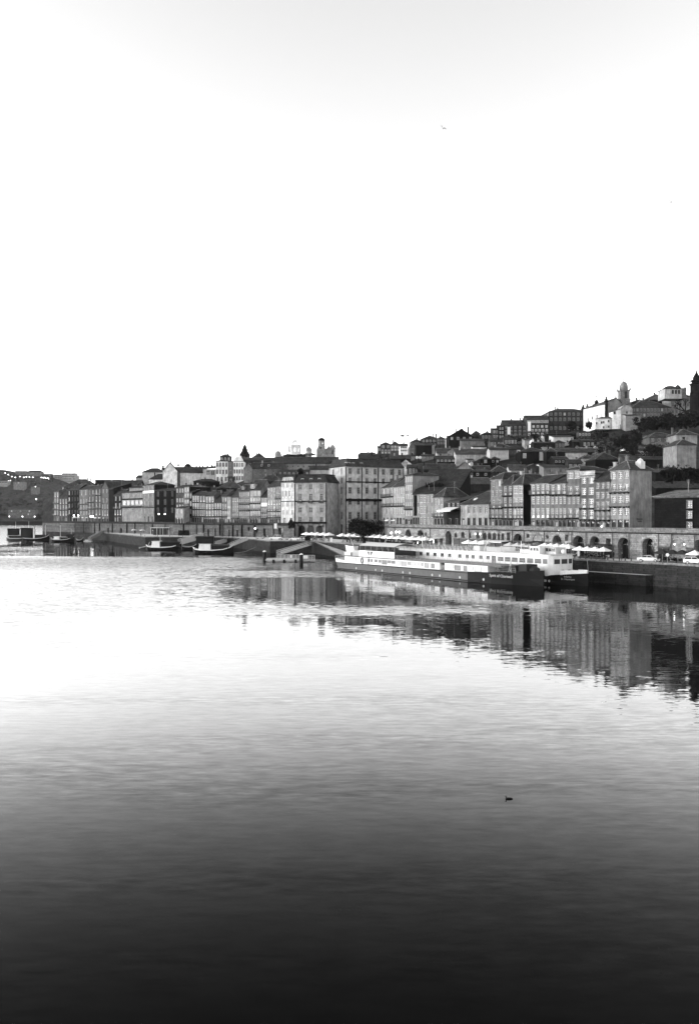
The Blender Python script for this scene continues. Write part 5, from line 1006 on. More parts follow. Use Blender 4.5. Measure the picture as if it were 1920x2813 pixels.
# ---------------------------------------------------------------- far bank, hazy hill
def hz(x, y, D): return (*P(x, D), Z(y, D))
prof_t = [(-420, 1292), (-120, 1288), (0, 1290), (18, 1291), (45, 1297), (70, 1298), (115, 1298), (145, 1312), (185, 1325), (230, 1345), (300, 1372), (420, 1400)]
b = MB(); cols = list(range(-420, 421, 14)); rws = []
for x in cols:
    top = interp(prof_t, x); r = [(*P(x, 1478), -3.0), (*P(x, 1479), 6.5), (*P(x, 1500), 6.8)]
    for k_ in range(1, 13):
        s_ = k_ / 12; D = lerp(1505, 1840, s_); y = lerp(1428, top, s_ ** 0.9); r.append((*P(x, D), Z(y, D) + (random.uniform(-2.5, 2.5) if 1 < k_ < 12 else 0)))
    r += [(*P(x, 2100), Z(top, 1840) - 25), (*P(x, 2600), -3)]; rws.append(r)
n = len(rws[0])
for r in rws: b.v += r
for i in range(len(rws) - 1):
    for k_ in range(n - 1): b.f.append((i * n + k_, (i + 1) * n + k_, (i + 1) * n + k_ + 1, i * n + k_ + 1)); b.m.append(0 if k_ > 1 else 1)
structure(b.build('far_hill', [mat('ground', 0.075), mat('stone', 0.05)], fix=False))
FB = 'buildings on the far hill'
def FH(label, x0, x1, ye, yb, D, sh, fl, roof='flat', dep=14, yr=None, name='building', **k):
    return house(label, x0, x1, ye, yb=yb, D=D, yr=yr, sh=sh, fl=fl, roof=roof, dep=dep, fr=0.4, grp=FB, cat='building', name=name, corn=False, drop=10, **k)
FH('pale apartment block with a stepped skyline at the end of the far hill', 171, 209, 1300, 1325, 1850, 0.52, ['w10', 'w10', 'w10', 'w10'], wmax=3)
FH('lower left wing of the pale stepped apartment block', 144, 171, 1304, 1320, 1860, 0.5, ['w7', 'w7', 'w7'], wmax=3)
FH('small right wing of the pale stepped apartment block', 209, 214, 1307, 1325, 1855, 0.5, ['w2', 'w2', 'w2'], wmax=3)
FH('dark slab building at the right of the far crest', 116, 141, 1302, 1314, 1800, 0.12, ['w8', 'w8'], wmax=3)
FH('curved roof hall in the middle of the far crest', 74, 116, 1297, 1310, 1810, 0.3, ['w8', 'w8'], roof='hip', yr=1292, wmax=3)
FH('flat long building left of the curved roof hall', 42, 72, 1294, 1304, 1820, 0.28, ['w8', '-'], wmax=3)
FH('long riverside warehouse with two rows of openings on the far bank', 24, 97, 1400, 1417, 1515, 0.26, ['w12', 'w14'], roof='gs', yr=1398, wmax=3.5)
FH('pale block with ribbed windows at the left edge of the far hill', -12, 22, 1321, 1330, 1720, 0.4, ['f8'], wmax=3)
FH('pale terraced villa in the middle of the far hill', 38, 67, 1324, 1334, 1705, 0.34, ['w5', '-'], wmax=3)
FH('ruined pale house on the spur of the far hill', 86, 104, 1338, 1346, 1665, 0.3, ['w4'], wmax=3)
FH('small white house near the end of the left row on the far bank', 128, 143, 1408, 1416, 1518, 0.4, ['w3'], roof='gs', yr=1405, wmax=3)
b = MB()
for x in range(-20, 100, 6):
    A = P(x, 1640); B = P(x + 6.2, 1640); b.prism([A, B, (B[0], B[1] + 4), (A[0], A[1] + 4)], Z(1376, 1640), Z(1367 + (x * 0.05), 1640))
tag(b.build('retaining_wall', mat('plaster', 0.26)), 'long pale retaining wall of the road across the far hill', 'wall')
# ---------------------------------------------------------------- trees and green things
def leaf_cloud(b, c, rad, n, size, clumps=14, seed=1, shell=0.5):
    rnd = random.Random(seed); cs = []
    for _ in range(clumps):
        while True:
            p = Vector((rnd.uniform(-1, 1), rnd.uniform(-1, 1), rnd.uniform(-1, 1)))
            if 0.15 < p.length < 0.86: break
        cs.append((p, rnd.uniform(0.26, 0.46)))
    for i in range(n):
        p, r = rnd.choice(cs); d = Vector((rnd.gauss(0, 1), rnd.gauss(0, 1), rnd.gauss(0, 1))).normalized() * (r * rnd.uniform(shell, 1.0))
        q = p + d
        if q.length > 1.05: q = q.normalized() * rnd.uniform(0.9, 1.05)
        q = Vector((c[0] + q.x * rad[0], c[1] + q.y * rad[1], c[2] + q.z * rad[2])); s = size * rnd.uniform(0.6, 1.3)
        a = Vector((rnd.gauss(0, 1), rnd.gauss(0, 1), rnd.gauss(0, 0.7))).normalized(); e = a.orthogonal().normalized(); e.rotate(Matrix.Rotation(rnd.uniform(0, 6.28), 3, a)); f = a.cross(e)
        b.poly([q - e * s, q - f * s * 0.6, q + e * s, q + f * s * 0.6])
def tree(label, x, yb, D, wpx, hpx, trunk_h, v=0.045, n=1500, size=0.35, seed=1, grp=None, zb=None, name='tree', clumps=16, shell=0.5, lean=0.0):
    k = D / F; X, Y = P(x, D); z0 = Z(yb, D) if zb is None else zb
    r = thing(name, label, 'tree', (X, Y, z0), 0, grp)
    rx, rz = wpx * k / 2, hpx * k / 2; zc = trunk_h + rz * (0.86 if trunk_h > 2 else 0.72)
    b = MB(); leaf_cloud(b, (lean, 0, zc), (rx, rx * 0.9, rz), n, size, clumps, seed, shell); b.build('crown', mat('leaf', v), r, fix=False)
    b = MB(); tr = max(0.12, rx * 0.07); b.tube((0, 0, -0.4), (lean * 0.2, 0, trunk_h), tr * 1.3, 8, tr)
    rnd = random.Random(seed + 5)
    for i in range(6):
        a = i * 1.05 + rnd.uniform(-0.3, 0.3); q = (lean + math.cos(a) * rx * 0.5, math.sin(a) * rx * 0.45, zc + rnd.uniform(-0.1, 0.4) * rz); m_ = ((lean * 0.2 + q[0]) * 0.45, q[1] * 0.4, lerp(trunk_h, q[2], 0.55))
        b.tube((lean * 0.2, 0, trunk_h - 0.15), m_, tr * 0.62, 6, tr * 0.42); b.tube(m_, q, tr * 0.42, 5, tr * 0.12)
    b.build('trunk', mat('stone', 0.05), r); return r
tree('broad dark umbrella shaped tree standing among the white parasols', 1000, 1487, 296, 114, 56, 2.55, 0.028, 9000, 0.26, 3, zb=QZ, clumps=46, shell=0.15)
TG = 'trees on the right slope'
for i, (lab, x, yb, D, w_, h_, v, sd_) in enumerate((
    ('round dark bush tree in front of the great dark mansion', 1565.5, 1184, 402, 33, 29, 0.03, 11), ('small shrub right of the round dark bush tree', 1594, 1182, 402, 15, 14, 0.035, 12), ('dark shrub at the left foot of the hilltop church', 1617, 1180, 408, 18, 22, 0.035, 13),
    ('dark tree clump below the church terrace', 1650, 1204, 372, 40, 24, 0.04, 14), ('tall dark tree below the chapel of the hilltop church', 1708, 1232, 345, 44, 40, 0.026, 15), ('dark tree leaning against the apse of the hilltop church', 1746, 1222, 352, 36, 50, 0.028, 16),
    ('low dark tree beside the ruined garden wall', 1735, 1252, 330, 34, 30, 0.026, 17), ('ivy tree over the retaining wall at the right', 1790, 1180, 385, 46, 36, 0.026, 18), ('dark hedge tree below the bare tree', 1838, 1176, 385, 58, 48, 0.024, 19), ('dark hedge tree at the right edge below the palace', 1895, 1174, 380, 60, 52, 0.024, 20),
    ('bushy tree in the ruined yard right of the blank gable', 1845, 1325, 235, 66, 40, 0.02, 21), ('overgrown bush under the tall warehouse wall', 1896, 1325, 228, 50, 40, 0.02, 22), ('dark garden tree behind the long shed roof', 1790, 1250, 322, 58, 24, 0.026, 23),
    ('dark round tree between the retaining houses and the blank light house', 826, 1308, 490, 17, 22, 0.03, 24), ('weedy shrub in the middle of the terraces', 1420, 1212, 425, 40, 16, 0.06, 25), ('shrub patch under the attic window crest house', 1466, 1206, 420, 34, 12, 0.05, 26))):
    tree(lab, x, yb, D, w_, h_, 0.7, v, 1300, 0.42, sd_, TG, clumps=18, shell=0.3)
for i, (lab, x, yb, D, w_, h_) in enumerate((('low dark roof garden shrub on the dark tavern roof', 1085, 1268, 455, 22, 8), ('street bush by the parked cars on the left quay', 706, 1462, 362, 10, 9), ('dark street bush between the quay cars and the arched building', 800, 1455, 352, 18, 30), ('dark clipped bush at the wall corner left of the corner house', 846, 1486, 322, 26, 14))):
    tree(lab, x, yb, D, w_, h_, 0.3, 0.03, 700, 0.3, 40 + i, 'bushes by the quay', name='bush', clumps=12, shell=0.3)
# bare wintry tree on the skyline
X, Y = P(1881, 400); r = thing('bare_tree', 'leafless pollarded tree with dark crooked boughs before the palace wing', 'tree', (X, Y, Z(1144, 400)))
b = MB(); rnd = random.Random(4)
def bough(p, d, l, r0, lev):
    q = p + d * l; b.tube(p, q, r0, 6, r0 * 0.7)
    if lev == 0: return
    for _ in range(3 if lev > 1 else 4):
        e = (d + Vector((rnd.uniform(-0.9, 0.9), rnd.uniform(-0.6, 0.6), rnd.uniform(0.0, 0.7)))).normalized(); bough(q, e, l * rnd.uniform(0.6, 0.85), r0 * 0.6, lev - 1)
b.tube((0, 0, -1), (0, 0, 2.6), 0.6, 8, 0.5)
for d in ((-0.95, 0.1, 0.35), (-0.55, -0.2, 0.5), (0.75, 0.1, 0.3), (0.2, 0.3, 0.8)): bough(Vector((0, 0, 2.4)), Vector(d).normalized(), 2.6, 0.36, 3)
b.build('trunk', mat('stone', 0.04), r)
# ivy slope below the monastery and woods on the far hill: uncountable leaves
b = MB()
for i in range(26):
    x = 1752 + (i % 13) * 13; D = 372 + (i // 13) * 16; y = 1172 - (i // 13) * 14 - (x - 1752) * 0.08; X, Y = P(x, D); leaf_cloud(b, (X, Y, Z(y, D)), (3.4, 2.6, 3.0), 220, 0.5, 7, 100 + i, 0.3)
tag(b.build('ivy_slope_foliage', mat('leaf', 0.022), fix=False), kind='stuff')
b = MB(); rnd = random.Random(8)
for i in range(330):
    x = rnd.uniform(-60, 200); s_ = rnd.random(); top = interp(prof_t, x); y = lerp(1424, top + 12, s_)
    if 1364 < y < 1378 and x < 95: continue
    if 1396 < y < 1426 and 20 < x < 100: continue
    D = lerp(1510, 1825, s_) - 6; X, Y = P(x, D); rr = rnd.uniform(3.5, 8) * (1.35 if 1372 < y < 1400 and x < 100 else 1.0); leaf_cloud(b, (X, Y, Z(y, D)), (rr * 1.3, rr, rr), 60, 1.7, 5, 300 + i, 0.3)
tag(b.build('far_woods', mat('leaf', 0.05), fix=False), kind='stuff')

b = MB(); rnd = random.Random(77)
for (xa, xb_, ya, yb, n) in ((1640, 1735, 1200, 1246, 46), (1795, 1925, 1292, 1346, 60), (1745, 1860, 1226, 1262, 40), (1560, 1640, 1196, 1228, 22), (1420, 1500, 1204, 1214, 12), (1240, 1300, 1300, 1330, 14), (1000, 1120, 1256, 1266, 10)):
    for i in range(n):
        x, y = rnd.uniform(xa, xb_), rnd.uniform(ya, yb); D = TD(x, y) - 1.5; X, Y = P(x, D); q = rnd.uniform(1.0, 2.6); leaf_cloud(b, (X, Y, Z(y, D) + q * 0.3), (q * 1.4, q, q), 70, 0.34, 6, rnd.randint(0, 99999), 0.25)
tag(b.build('slope_undergrowth', mat('leaf', 0.035), fix=False), kind='stuff')
# ---------------------------------------------------------------- hulls
def hull_mesh(b, st, mi_side=0, mi_deck=1):
    """st: [(x, half beam at deck, deck z, half beam at waterline)], stern to bow"""
    rows = []
    for (x, bd, zd, bw_) in st: rows.append([(x, -bd, zd), (x, -lerp(bw_, bd, 0.45), zd * 0.45), (x, -bw_, 0), (x, -bw_ * 0.6, -0.9), (x, 0, -1.2), (x, bw_ * 0.6, -0.9), (x, bw_, 0), (x, lerp(bw_, bd, 0.45), zd * 0.45), (x, bd, zd)])
    n = 9; o = len(b.v)
    for r in rows: b.v += r
    for i in range(len(rows) - 1):
        for k in range(n - 1): b.f.append((o + i * n + k, o + (i + 1) * n + k, o + (i + 1) * n + k + 1, o + i * n + k + 1)); b.m.append(mi_side)
        b.f.append((o + i * n, o + i * n + 8, o + (i + 1) * n + 8, o + (i + 1) * n)); b.m.append(mi_deck)
    b.f.append(tuple(o + k for k in range(n))); b.m.append(mi_side); b.f.append(tuple(o + (len(rows) - 1) * n + k for k in range(n))); b.m.append(mi_side)
def line_frame(p0, p1):
    a, c = Vector(p0), Vector(p1); d = (c - a).normalized(); return a, d
def t_on(a, d, x):           # where a sight line at bearing x crosses a ship's side
    k = (x - CX) / F; return (a.y * k - a.x) / (d.x - d.y * k)
def rails(b, x0, x1, y, z0, z1, step=1.6, r=0.03, nb=2):
    n = max(1, int(abs(x1 - x0) / step))
    for i in range(n + 1):
        x = lerp(x0, x1, i / n); b.tube((x, y, z0), (x, y, z1), r, 4)
    for k in range(nb + 1): z = lerp(z1, z0, k / (nb + 0.6)); b.tube((x0, y, z), (x1, y, z), r, 4)
HULL_D = mat('hull', 0.012, 0.6); HULL_G = mat('hull', 0.10, 0.5); SHW = mat('paint', 0.66, 0.5); SHG = mat('paint', 0.5, 0.6); DECK = mat('pave', 0.12)

# --- ship nearest the camera: long low grey hull, stern to the left
pA, dA = line_frame((-4.8, 223.0), (35.7, 164.0)); LA = 71.7; nA = Vector((0.823, 0.565)); cA = pA + dA * (LA / 2) + nA * 3.75
shipA = thing('river_cruise_ship', 'long low river ship with a grey hull and white deckhouse, moored nearest the camera', 'ship', (cA.x, cA.y, 0), math.atan2(dA.y, dA.x))
ax = lambda x: t_on(pA, dA, x) - LA / 2
NS = -3.75
st = [(-LA / 2, 2.4, 2.15, 1.6), (-LA / 2 + 1.5, 3.2, 2.1, 2.6), (-LA / 2 + 5, 3.7, 2.05, 3.5), (-LA / 2 + 10, 3.75, 2.0, 3.7), (0, 3.75, 2.05, 3.72), (18, 3.75, 2.2, 3.7), (25, 3.7, 2.4, 3.4), (30, 3.0, 2.75, 2.3), (33.5, 1.7, 3.0, 1.0), (LA / 2 + 0.6, 0.15, 3.25, 0.1)]
b = MB(); hull_mesh(b, [q for q in st if q[0] <= 18.01], 0, 1); b.build('hull', [HULL_G, DECK], shipA)
b = MB(); hull_mesh(b, [q for q in st if q[0] >= 17.99], 0, 1); b.build('bow_hull', [HULL_D, DECK], shipA)
b = MB(); b.box(-LA / 2 + 1.5, 22, NS - 0.08, NS + 0.05, 0.12, 0.32); b.box(-LA / 2 + 4, 24, NS - 0.1, NS + 0.02, 1.78, 1.92); b.build('rubbing_strake', PLAIN(0.015), shipA)
b = MB(); hull_mesh(b, [(-LA / 2 - 0.05, 2.45, 2.95, 2.4), (-LA / 2 + 1.5, 3.26, 2.85, 3.24), (-LA / 2 + 5, 3.78, 2.6, 3.74), (-LA / 2 + 13, 3.8, 2.12, 3.79)], 0, 1)
b2 = MB()
for (xa, ba, za_), (xb_, bb, zb_) in zip([(-LA / 2 - 0.05, 2.45, 2.95), (-LA / 2 + 1.5, 3.26, 2.85), (-LA / 2 + 5, 3.78, 2.6)], [(-LA / 2 + 1.5, 3.26, 2.85), (-LA / 2 + 5, 3.78, 2.6), (-LA / 2 + 14, 3.79, 2.1)]):
    for sg in (-1, 1):
        v = [(xa, sg * ba, 1.95), (xb_, sg * bb, 1.95), (xb_, sg * bb, zb_), (xa, sg * ba, za_)]; v += [(x, y - sg * 0.15, z) for x, y, z in v]; b2.add(v, [(0, 1, 2, 3), (4, 7, 6, 5), (3, 2, 6, 7), (0, 3, 7, 4), (1, 5, 6, 2)])
b2.box(-LA / 2 - 0.06, -LA / 2 + 0.1, -2.4, 2.4, 1.95, 2.93); b2.build('stern_bulwark', SHW, shipA)
x0, x1, x2, x3 = ax(960), ax(1207), ax(1220), ax(1338)
b = MB(); b.box(x0, x1, NS + 0.12, 3.4, 2.0, 3.62); b.add([(x0 - 1.6, NS + 0.12, 2.0), (x0, NS + 0.12, 2.0), (x0, NS + 0.12, 3.6)], [(0, 1, 2)]); b.build('deckhouse', SHW, shipA)
b = MB(); b.box(x2, x3, NS + 0.12, 3.4, 2.15, 3.66); b.build('deckhouse', mat('paint', 0.66, 0.5), shipA)
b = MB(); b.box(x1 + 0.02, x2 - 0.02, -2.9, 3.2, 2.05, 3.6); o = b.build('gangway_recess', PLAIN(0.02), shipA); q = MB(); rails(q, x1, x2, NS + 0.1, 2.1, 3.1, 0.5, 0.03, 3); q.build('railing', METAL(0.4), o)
rnd = random.Random(5); x = x0 + 1.4
while x < x3 - 1.6:      # door and window panels of the deckhouse
    w_ = rnd.choice((0.85, 1.3, 1.6, 2.1))
    if not (x < x2 + 0.3 and x + w_ > x1 - 0.3) and not (ax(984) - 1 < x < ax(1004)):
        zb_ = 2.25 if rnd.random() < 0.3 else 2.6; b = MB(); y = NS + 0.12; fv = rnd.choice((0.12, 0.25, 0.4)); t = 0.07; zt = 3.4
        b.box(x, x + t, y - 0.05, y, zb_, zt); b.box(x + w_ - t, x + w_, y - 0.05, y, zb_, zt); b.box(x + t, x + w_ - t, y - 0.05, y, zt - t, zt); b.box(x + t, x + w_ - t, y - 0.05, y, zb_, zb_ + t)
        o = b.build('window', PLAIN(0.25), shipA); b = MB(); b.box(x + t, x + w_ - t, y - 0.03, y - 0.005, zb_ + t, zt - t); b.build('pane', mat('glass', fv, 0.2), o)
    x += w_ + rnd.choice((0.2, 0.35, 0.8))
b = MB(); n = 16; xc, zc = ax(994), 2.85
for i in range(n):
    a0_, a1_ = 2 * math.pi * i / n, 2 * math.pi * (i + 1) / n; b.tube((xc + 0.5 * math.cos(a0_), NS + 0.0, zc + 0.62 * math.sin(a0_)), (xc + 0.5 * math.cos(a1_), NS, zc + 0.62 * math.sin(a1_)), 0.13, 6)
b.build('lifebuoy', PLAIN(0.16), shipA)
b = MB(); b.tube((ax(1012), NS - 0.02, 2.0), (ax(1012), NS - 0.02, 3.7), 0.07, 5); b.build('downpipe', PLAIN(0.03), shipA)
b = MB(); b.box(x0 - 3.0, x3 + 4, NS + 0.02, 3.5, 3.66, 3.86); b.build('upper_deck', mat('paint', 0.1, 0.7), shipA)
b = MB(); rails(b, ax(957), x3 + 3.6, NS + 0.12, 3.86, 4.75, 1.7, 0.03, 3); rails(b, ax(957), x3 + 3.6, 3.3, 3.86, 4.75, 1.7, 0.03, 2); b.build('railing', METAL(0.22), shipA)
u0, u1, u2 = ax(986), ax(1083), ax(1128)
b = MB(); b.box(u0, u1, NS + 0.02, NS + 0.1, 3.88, 5.45); b.build('side_screen', SHW, shipA)
for dx in (-0.9, 0.9):     # dark winged emblem on the screen
    b = MB(); xc = ax(1016); b.poly([(xc + dx * 0.15, NS + 0.0, 5.25), (xc + dx * 1.5, NS + 0.0, 5.25), (xc + dx * 0.35, NS + 0.0, 4.1)]).build('emblem', PLAIN(0.12), shipA, fix=False)
b = MB(); v = []
for i in range(7):
    t = i / 6; y = lerp(NS - 0.1, 3.4, t); z = 6.75 + 0.75 * math.sin(math.pi * t)
    v += [(u0 + 0.2, y, z), (u1, y, z), (u0 + 0.2, y, z - 0.08), (u1, y, z - 0.08)]
b.v = v
for i in range(6):
    k = i * 4
    for f in ((k, k + 1, k + 5, k + 4), (k + 2, k + 6, k + 7, k + 3), (k, k + 4, k + 6, k + 2), (k + 1, k + 3, k + 7, k + 5)): b.f.append(f); b.m.append(0)
b.build('canopy', mat('cloth', 0.52), shipA)
b = MB()
for i in range(7):
    x = lerp(u0 + 0.3, u1 - 0.1, i / 6)
    for y in (NS + 0.1, 3.2): b.tube((x, y, 3.86), (x, y, 6.75), 0.05, 5)
b.build('canopy_post', METAL(0.3), shipA)
b = MB(); b.box(u0 + 0.4, u1 - 0.3, 2.6, 3.2, 3.88, 5.6); b.box(u0 + 1, u1 - 1, -1.5, 2.0, 3.88, 4.6); b.build('deck_seating', PLAIN(0.03), shipA)
b = MB(); b.box(ax(936.5), ax(953), -2.6, 0.5, 2.1, 4.55); b.build('stern_cabin', SHW, shipA); b = MB(); b.box(ax(936), ax(954), -2.7, 0.6, 4.55, 4.7); b.build('cabin_roof', SHG, shipA)
b = MB(); b.box(ax(954), ax(962), -2.0, 2.5, 2.1, 5.0); b.build('machinery', PLAIN(0.03), shipA)
b = MB(); b.box(ax(963), ax(984), NS + 0.6, 2.0, 3.86, 5.3); b.build('wheelhouse', mat('paint', 0.36, 0.6), shipA)
b = MB(); rails(b, ax(914), ax(936), -2.9, 2.6, 3.6, 1.1, 0.03, 2); rails(b, ax(914), ax(936), 2.9, 2.6, 3.6, 1.1, 0.03, 2); b.build('stern_railing', METAL(0.4), shipA)
b = MB(); hull_mesh(b, [(ax(931), 0.3, 1.3, 0.2), (ax(934), 0.85, 1.15, 0.6), (ax(945), 0.95, 0.95, 0.75), (ax(956), 0.8, 0.95, 0.6)], 0, 1)
o = b.build('tender_boat', [PLAIN(0.7), PLAIN(0.06)], shipA); o.location = (0, -1.2, 5.4)
b = MB(); b.tube((ax(952), -1.0, 5.2), (ax(940), -1.0, 8.1), 0.09, 6); b.tube((ax(952), -1, 3.86), (ax(952), -1, 5.4), 0.12, 6); b.build('davit', METAL(0.5), shipA)
for i, (x, y) in enumerate(((979, 1562), (1032, 1568), (1050, 1569.5), (1107, 1576), (1126, 1577), (1187, 1583.7), (1208, 1585.6), (1263, 1588), (1328, 1594))):
    X = ax(x); b = MB(); b.lathe([(0.3, 0), (0.26, 0.06), (0.12, 0.1)], 10, (0, 0, 0)); o = b.build('porthole', PLAIN(0.42), shipA); o.rotation_euler = (R(90), 0, 0); o.location = (X, NS - 0.02, max(0.75, H - (y - HY) * (pA + dA * t_on(pA, dA, x)).y / F))
text_mesh('ship_name', 'Spirit of Chartwell', 0.85, PLAIN(0.4), shipA, (ax(1374), -3.62, 1.75), (R(90), 0, 0.06), 0.02)
b = MB(); b.box(ax(1344), ax(1352), -1.6, 1.4, 2.5, 3.4); b.tube((ax(1348), -2, 3.2), (ax(1348), 1.8, 3.2), 0.5, 10); b.build('windlass', PLAIN(0.12), shipA)
b = MB(); b.tube((ax(1374), -1.4, 2.6), (ax(1376.5), -1.0, 5.0), 0.09, 5); b.tube((ax(1380), -1.4, 2.6), (ax(1376.5), -1.0, 5.0), 0.09, 5); b.tube((ax(1352), -3.2, 3.6), (ax(1376), -3.0, 3.7), 0.06, 5); b.build('bow_frame', METAL(0.45), shipA)
b = MB(); rails(b, x3 + 0.5, LA / 2 - 4, -3.3, 2.5, 3.5, 1.2, 0.03, 2); rails(b, x3 + 0.5, LA / 2 - 4, 3.3, 2.5, 3.5, 1.2, 0.03, 2); b.build('bow_railing', METAL(0.12), shipA)
b = MB(); b.box(ax(1388), ax(1400), -2.2, 2.2, 2.6, 4.0); b.box(ax(1402), ax(1425), -1.6, 1.6, 2.7, 4.3); b.lathe([(1.2, 0), (1.1, 0.7), (0.5, 1.1)], 10, (ax(1432), 0, 2.8)); b.build('bow_gear', PLAIN(0.03), shipA)

# --- second ship, moored inside the first; white upper deck, black bow to the right
pB, dB = Vector((46.4, 163.0)), Vector((-0.565, 0.8251)); dB.normalize(); LB = 76.0
tb = lambda x: t_on(pB, dB, x)
nB = Vector((0.8251, 0.565)); midB = pB + dB * (LB / 2 + 2.2) + nB * 3.7
fB = -dB
shipB = thing('river_cruise_ship', 'white two deck river ship with a black bow, moored behind the grey ship', 'ship', (midB.x, midB.y, 0), math.atan2(fB.y, fB.x))
bx = lambda x: (LB / 2 + 2.2) - tb(x); NB = -3.7
xf = bx(1504)
st = [(-LB / 2, 3.4, 1.9, 3.2), (-20, 3.7, 1.75, 3.6), (xf - 8, 3.7, 1.72, 3.6), (xf - 1, 3.68, 1.85, 3.3), (xf + 2.6, 2.9, 2.15, 2.0), (xf + 5, 1.7, 2.4, 0.9), (xf + 7.4, 0.15, 2.6, 0.1)]
b = MB(); hull_mesh(b, st, 0, 1); b.build('hull', [mat('hull', 0.01, 0.6), DECK], shipB)
s0 = bx(1096)
b = MB(); b.box(s0, xf, NB, 3.7, 3.0, 6.06); b.build('upper_deckhouse', SHW, shipB)
b = MB(); b.prism([(xf, NB), (xf + 0.8, -3.0), (xf + 1.2, -1.2), (xf + 1.2, 1.2), (xf + 0.8, 3.0), (xf, 3.7)], 1.9, 6.02); b.build('bow_front', mat('paint', 0.66, 0.5), shipB)
b = MB(); b.box(s0 - 1, xf + 0.9, NB - 0.12, 3.82, 6.06, 6.2); b.build('roof_deck', SHG, shipB)
b = MB(); b.box(s0 - 2, xf - 0.3, -2.6, 3.4, 1.75, 3.0); b.build('lower_deckhouse', mat('paint', 0.5, 0.6), shipB)
b = MB(); b.box(s0 - 2, xf, NB + 0.0, 3.7, 2.84, 3.0)
for x in (1380, 1410, 1440, 1467.5, 1498): b.box(bx(x) - 0.22, bx(x) + 0.22, NB, NB + 0.3, 1.75, 2.84)
b.build('side_gallery', SHW, shipB)
b = MB(); b.box(bx(1500) - 0.2, xf, NB + 0.02, 3.6, 1.8, 3.0); b.build('fore_wall', SHW, shipB)
b = MB(); rails(b, s0, bx(1500), NB + 0.1, 1.8, 2.6, 1.5, 0.025, 1); b.build('gallery_railing', METAL(0.3), shipB)
sq = [1103.7, 1121, 1138.4, 1156.4, 1175, 1194.5, 1214.7, 1234.8, 1262.8, 1283, 1299, 1320.6, 1340]
def ship_win(X, w_, z0, z1, y=NB, v=0.14, side='x', par=None):
    b = MB(); t = 0.06
    if side == 'x':
        b.box(X - w_ / 2 - t, X + w_ / 2 + t, y - 0.06, y, z1, z1 + t); b.box(X - w_ / 2 - t, X + w_ / 2 + t, y - 0.06, y, z0 - t, z0); b.box(X - w_ / 2 - t, X - w_ / 2, y - 0.06, y, z0, z1); b.box(X + w_ / 2, X + w_ / 2 + t, y - 0.06, y, z0, z1)
    o = b.build('window', PLAIN(0.35), par or shipB); b = MB(); b.box(X - w_ / 2, X + w_ / 2, y - 0.03, y - 0.005, z0, z1); b.build('pane', mat('glass', v, 0.15), o); return o
for i, x in enumerate(sq): ship_win(bx(x), 1.05, 4.5, 5.3, v=random.choice((0.03, 0.045, 0.06)))
ship_win(bx(1356), 1.25, 3.4, 5.4, v=0.05)
for x, w_ in ((1374.7, 1.65), (1394, 1.65), (1413.5, 1.65), (1434, 1.65), (1455.5, 1.7), (1477, 1.75), (1496.5, 1.15)): ship_win(bx(x), w_, 4.3, 5.25, v=0.05)
for (ya, yb2, xa, xb_) in ((-2.75, -1.35, 0.85, 1.15), (-0.9, 0.9, 1.2, 1.2), (1.35, 2.75, 1.15, 0.85)):
    b = MB(); b.add([(xf + xa + 0.03, ya, 4.25), (xf + xb_ + 0.03, yb2, 4.25), (xf + xb_ + 0.03, yb2, 5.25), (xf + xa + 0.03, ya, 5.25)], [(0, 1, 2, 3)]); b.build('front_window', mat('glass', 0.05, 0.15), shipB, fix=False)
for (ya, yb2, za_, zb_) in ((-1.0, -0.1, 2.0, 3.0), (1.0, 1.8, 2.2, 2.95)):
    b = MB(); b.box(xf + 1.18, xf + 1.24, ya, yb2, za_, zb_); b.build('door', PLAIN(0.02), shipB)
b = MB()
for sg in (-1, 1):
    v = [(xf + 2.6, sg * 2.92, 2.1), (xf + 7.3, sg * 0.2, 2.55), (xf + 7.3, sg * 0.2, 3.25), (xf + 2.6, sg * 2.92, 3.05)]; v += [(x - 0.1, y - sg * 0.12, z) for x, y, z in v]; b.add(v, [(0, 1, 2, 3), (4, 7, 6, 5), (3, 2, 6, 7), (0, 3, 7, 4)])
b.build('bow_bulwark', SHW, shipB)
for i, (x, y) in enumerate(((1449, 1606), (1461, 1606), (1485.5, 1608.4), (1498, 1608.4), (1519, 1609), (1533, 1609))):
    X = bx(x) if x < 1500 else xf - 2.6 + (x - 1500) * 0.09; b = MB(); b.lathe([(0.26, 0), (0.22, 0.07), (0.1, 0.1)], 10, (0, 0, 0)); o = b.build('porthole', PLAIN(0.5), shipB); o.rotation_euler = (R(90), 0, 0); o.location = (X, NB - 0.02, 0.75)
text_mesh('ship_name', 'Infante', 0.55, PLAIN(0.3), shipB, (xf + 3.9, -2.15, 1.78), (R(90), 0, R(28)), 0.02); text_mesh('ship_name', 'D. Henrique', 0.55, PLAIN(0.3), shipB, (xf + 3.9, -2.08, 1.25), (R(90), 0, R(28)), 0.02)
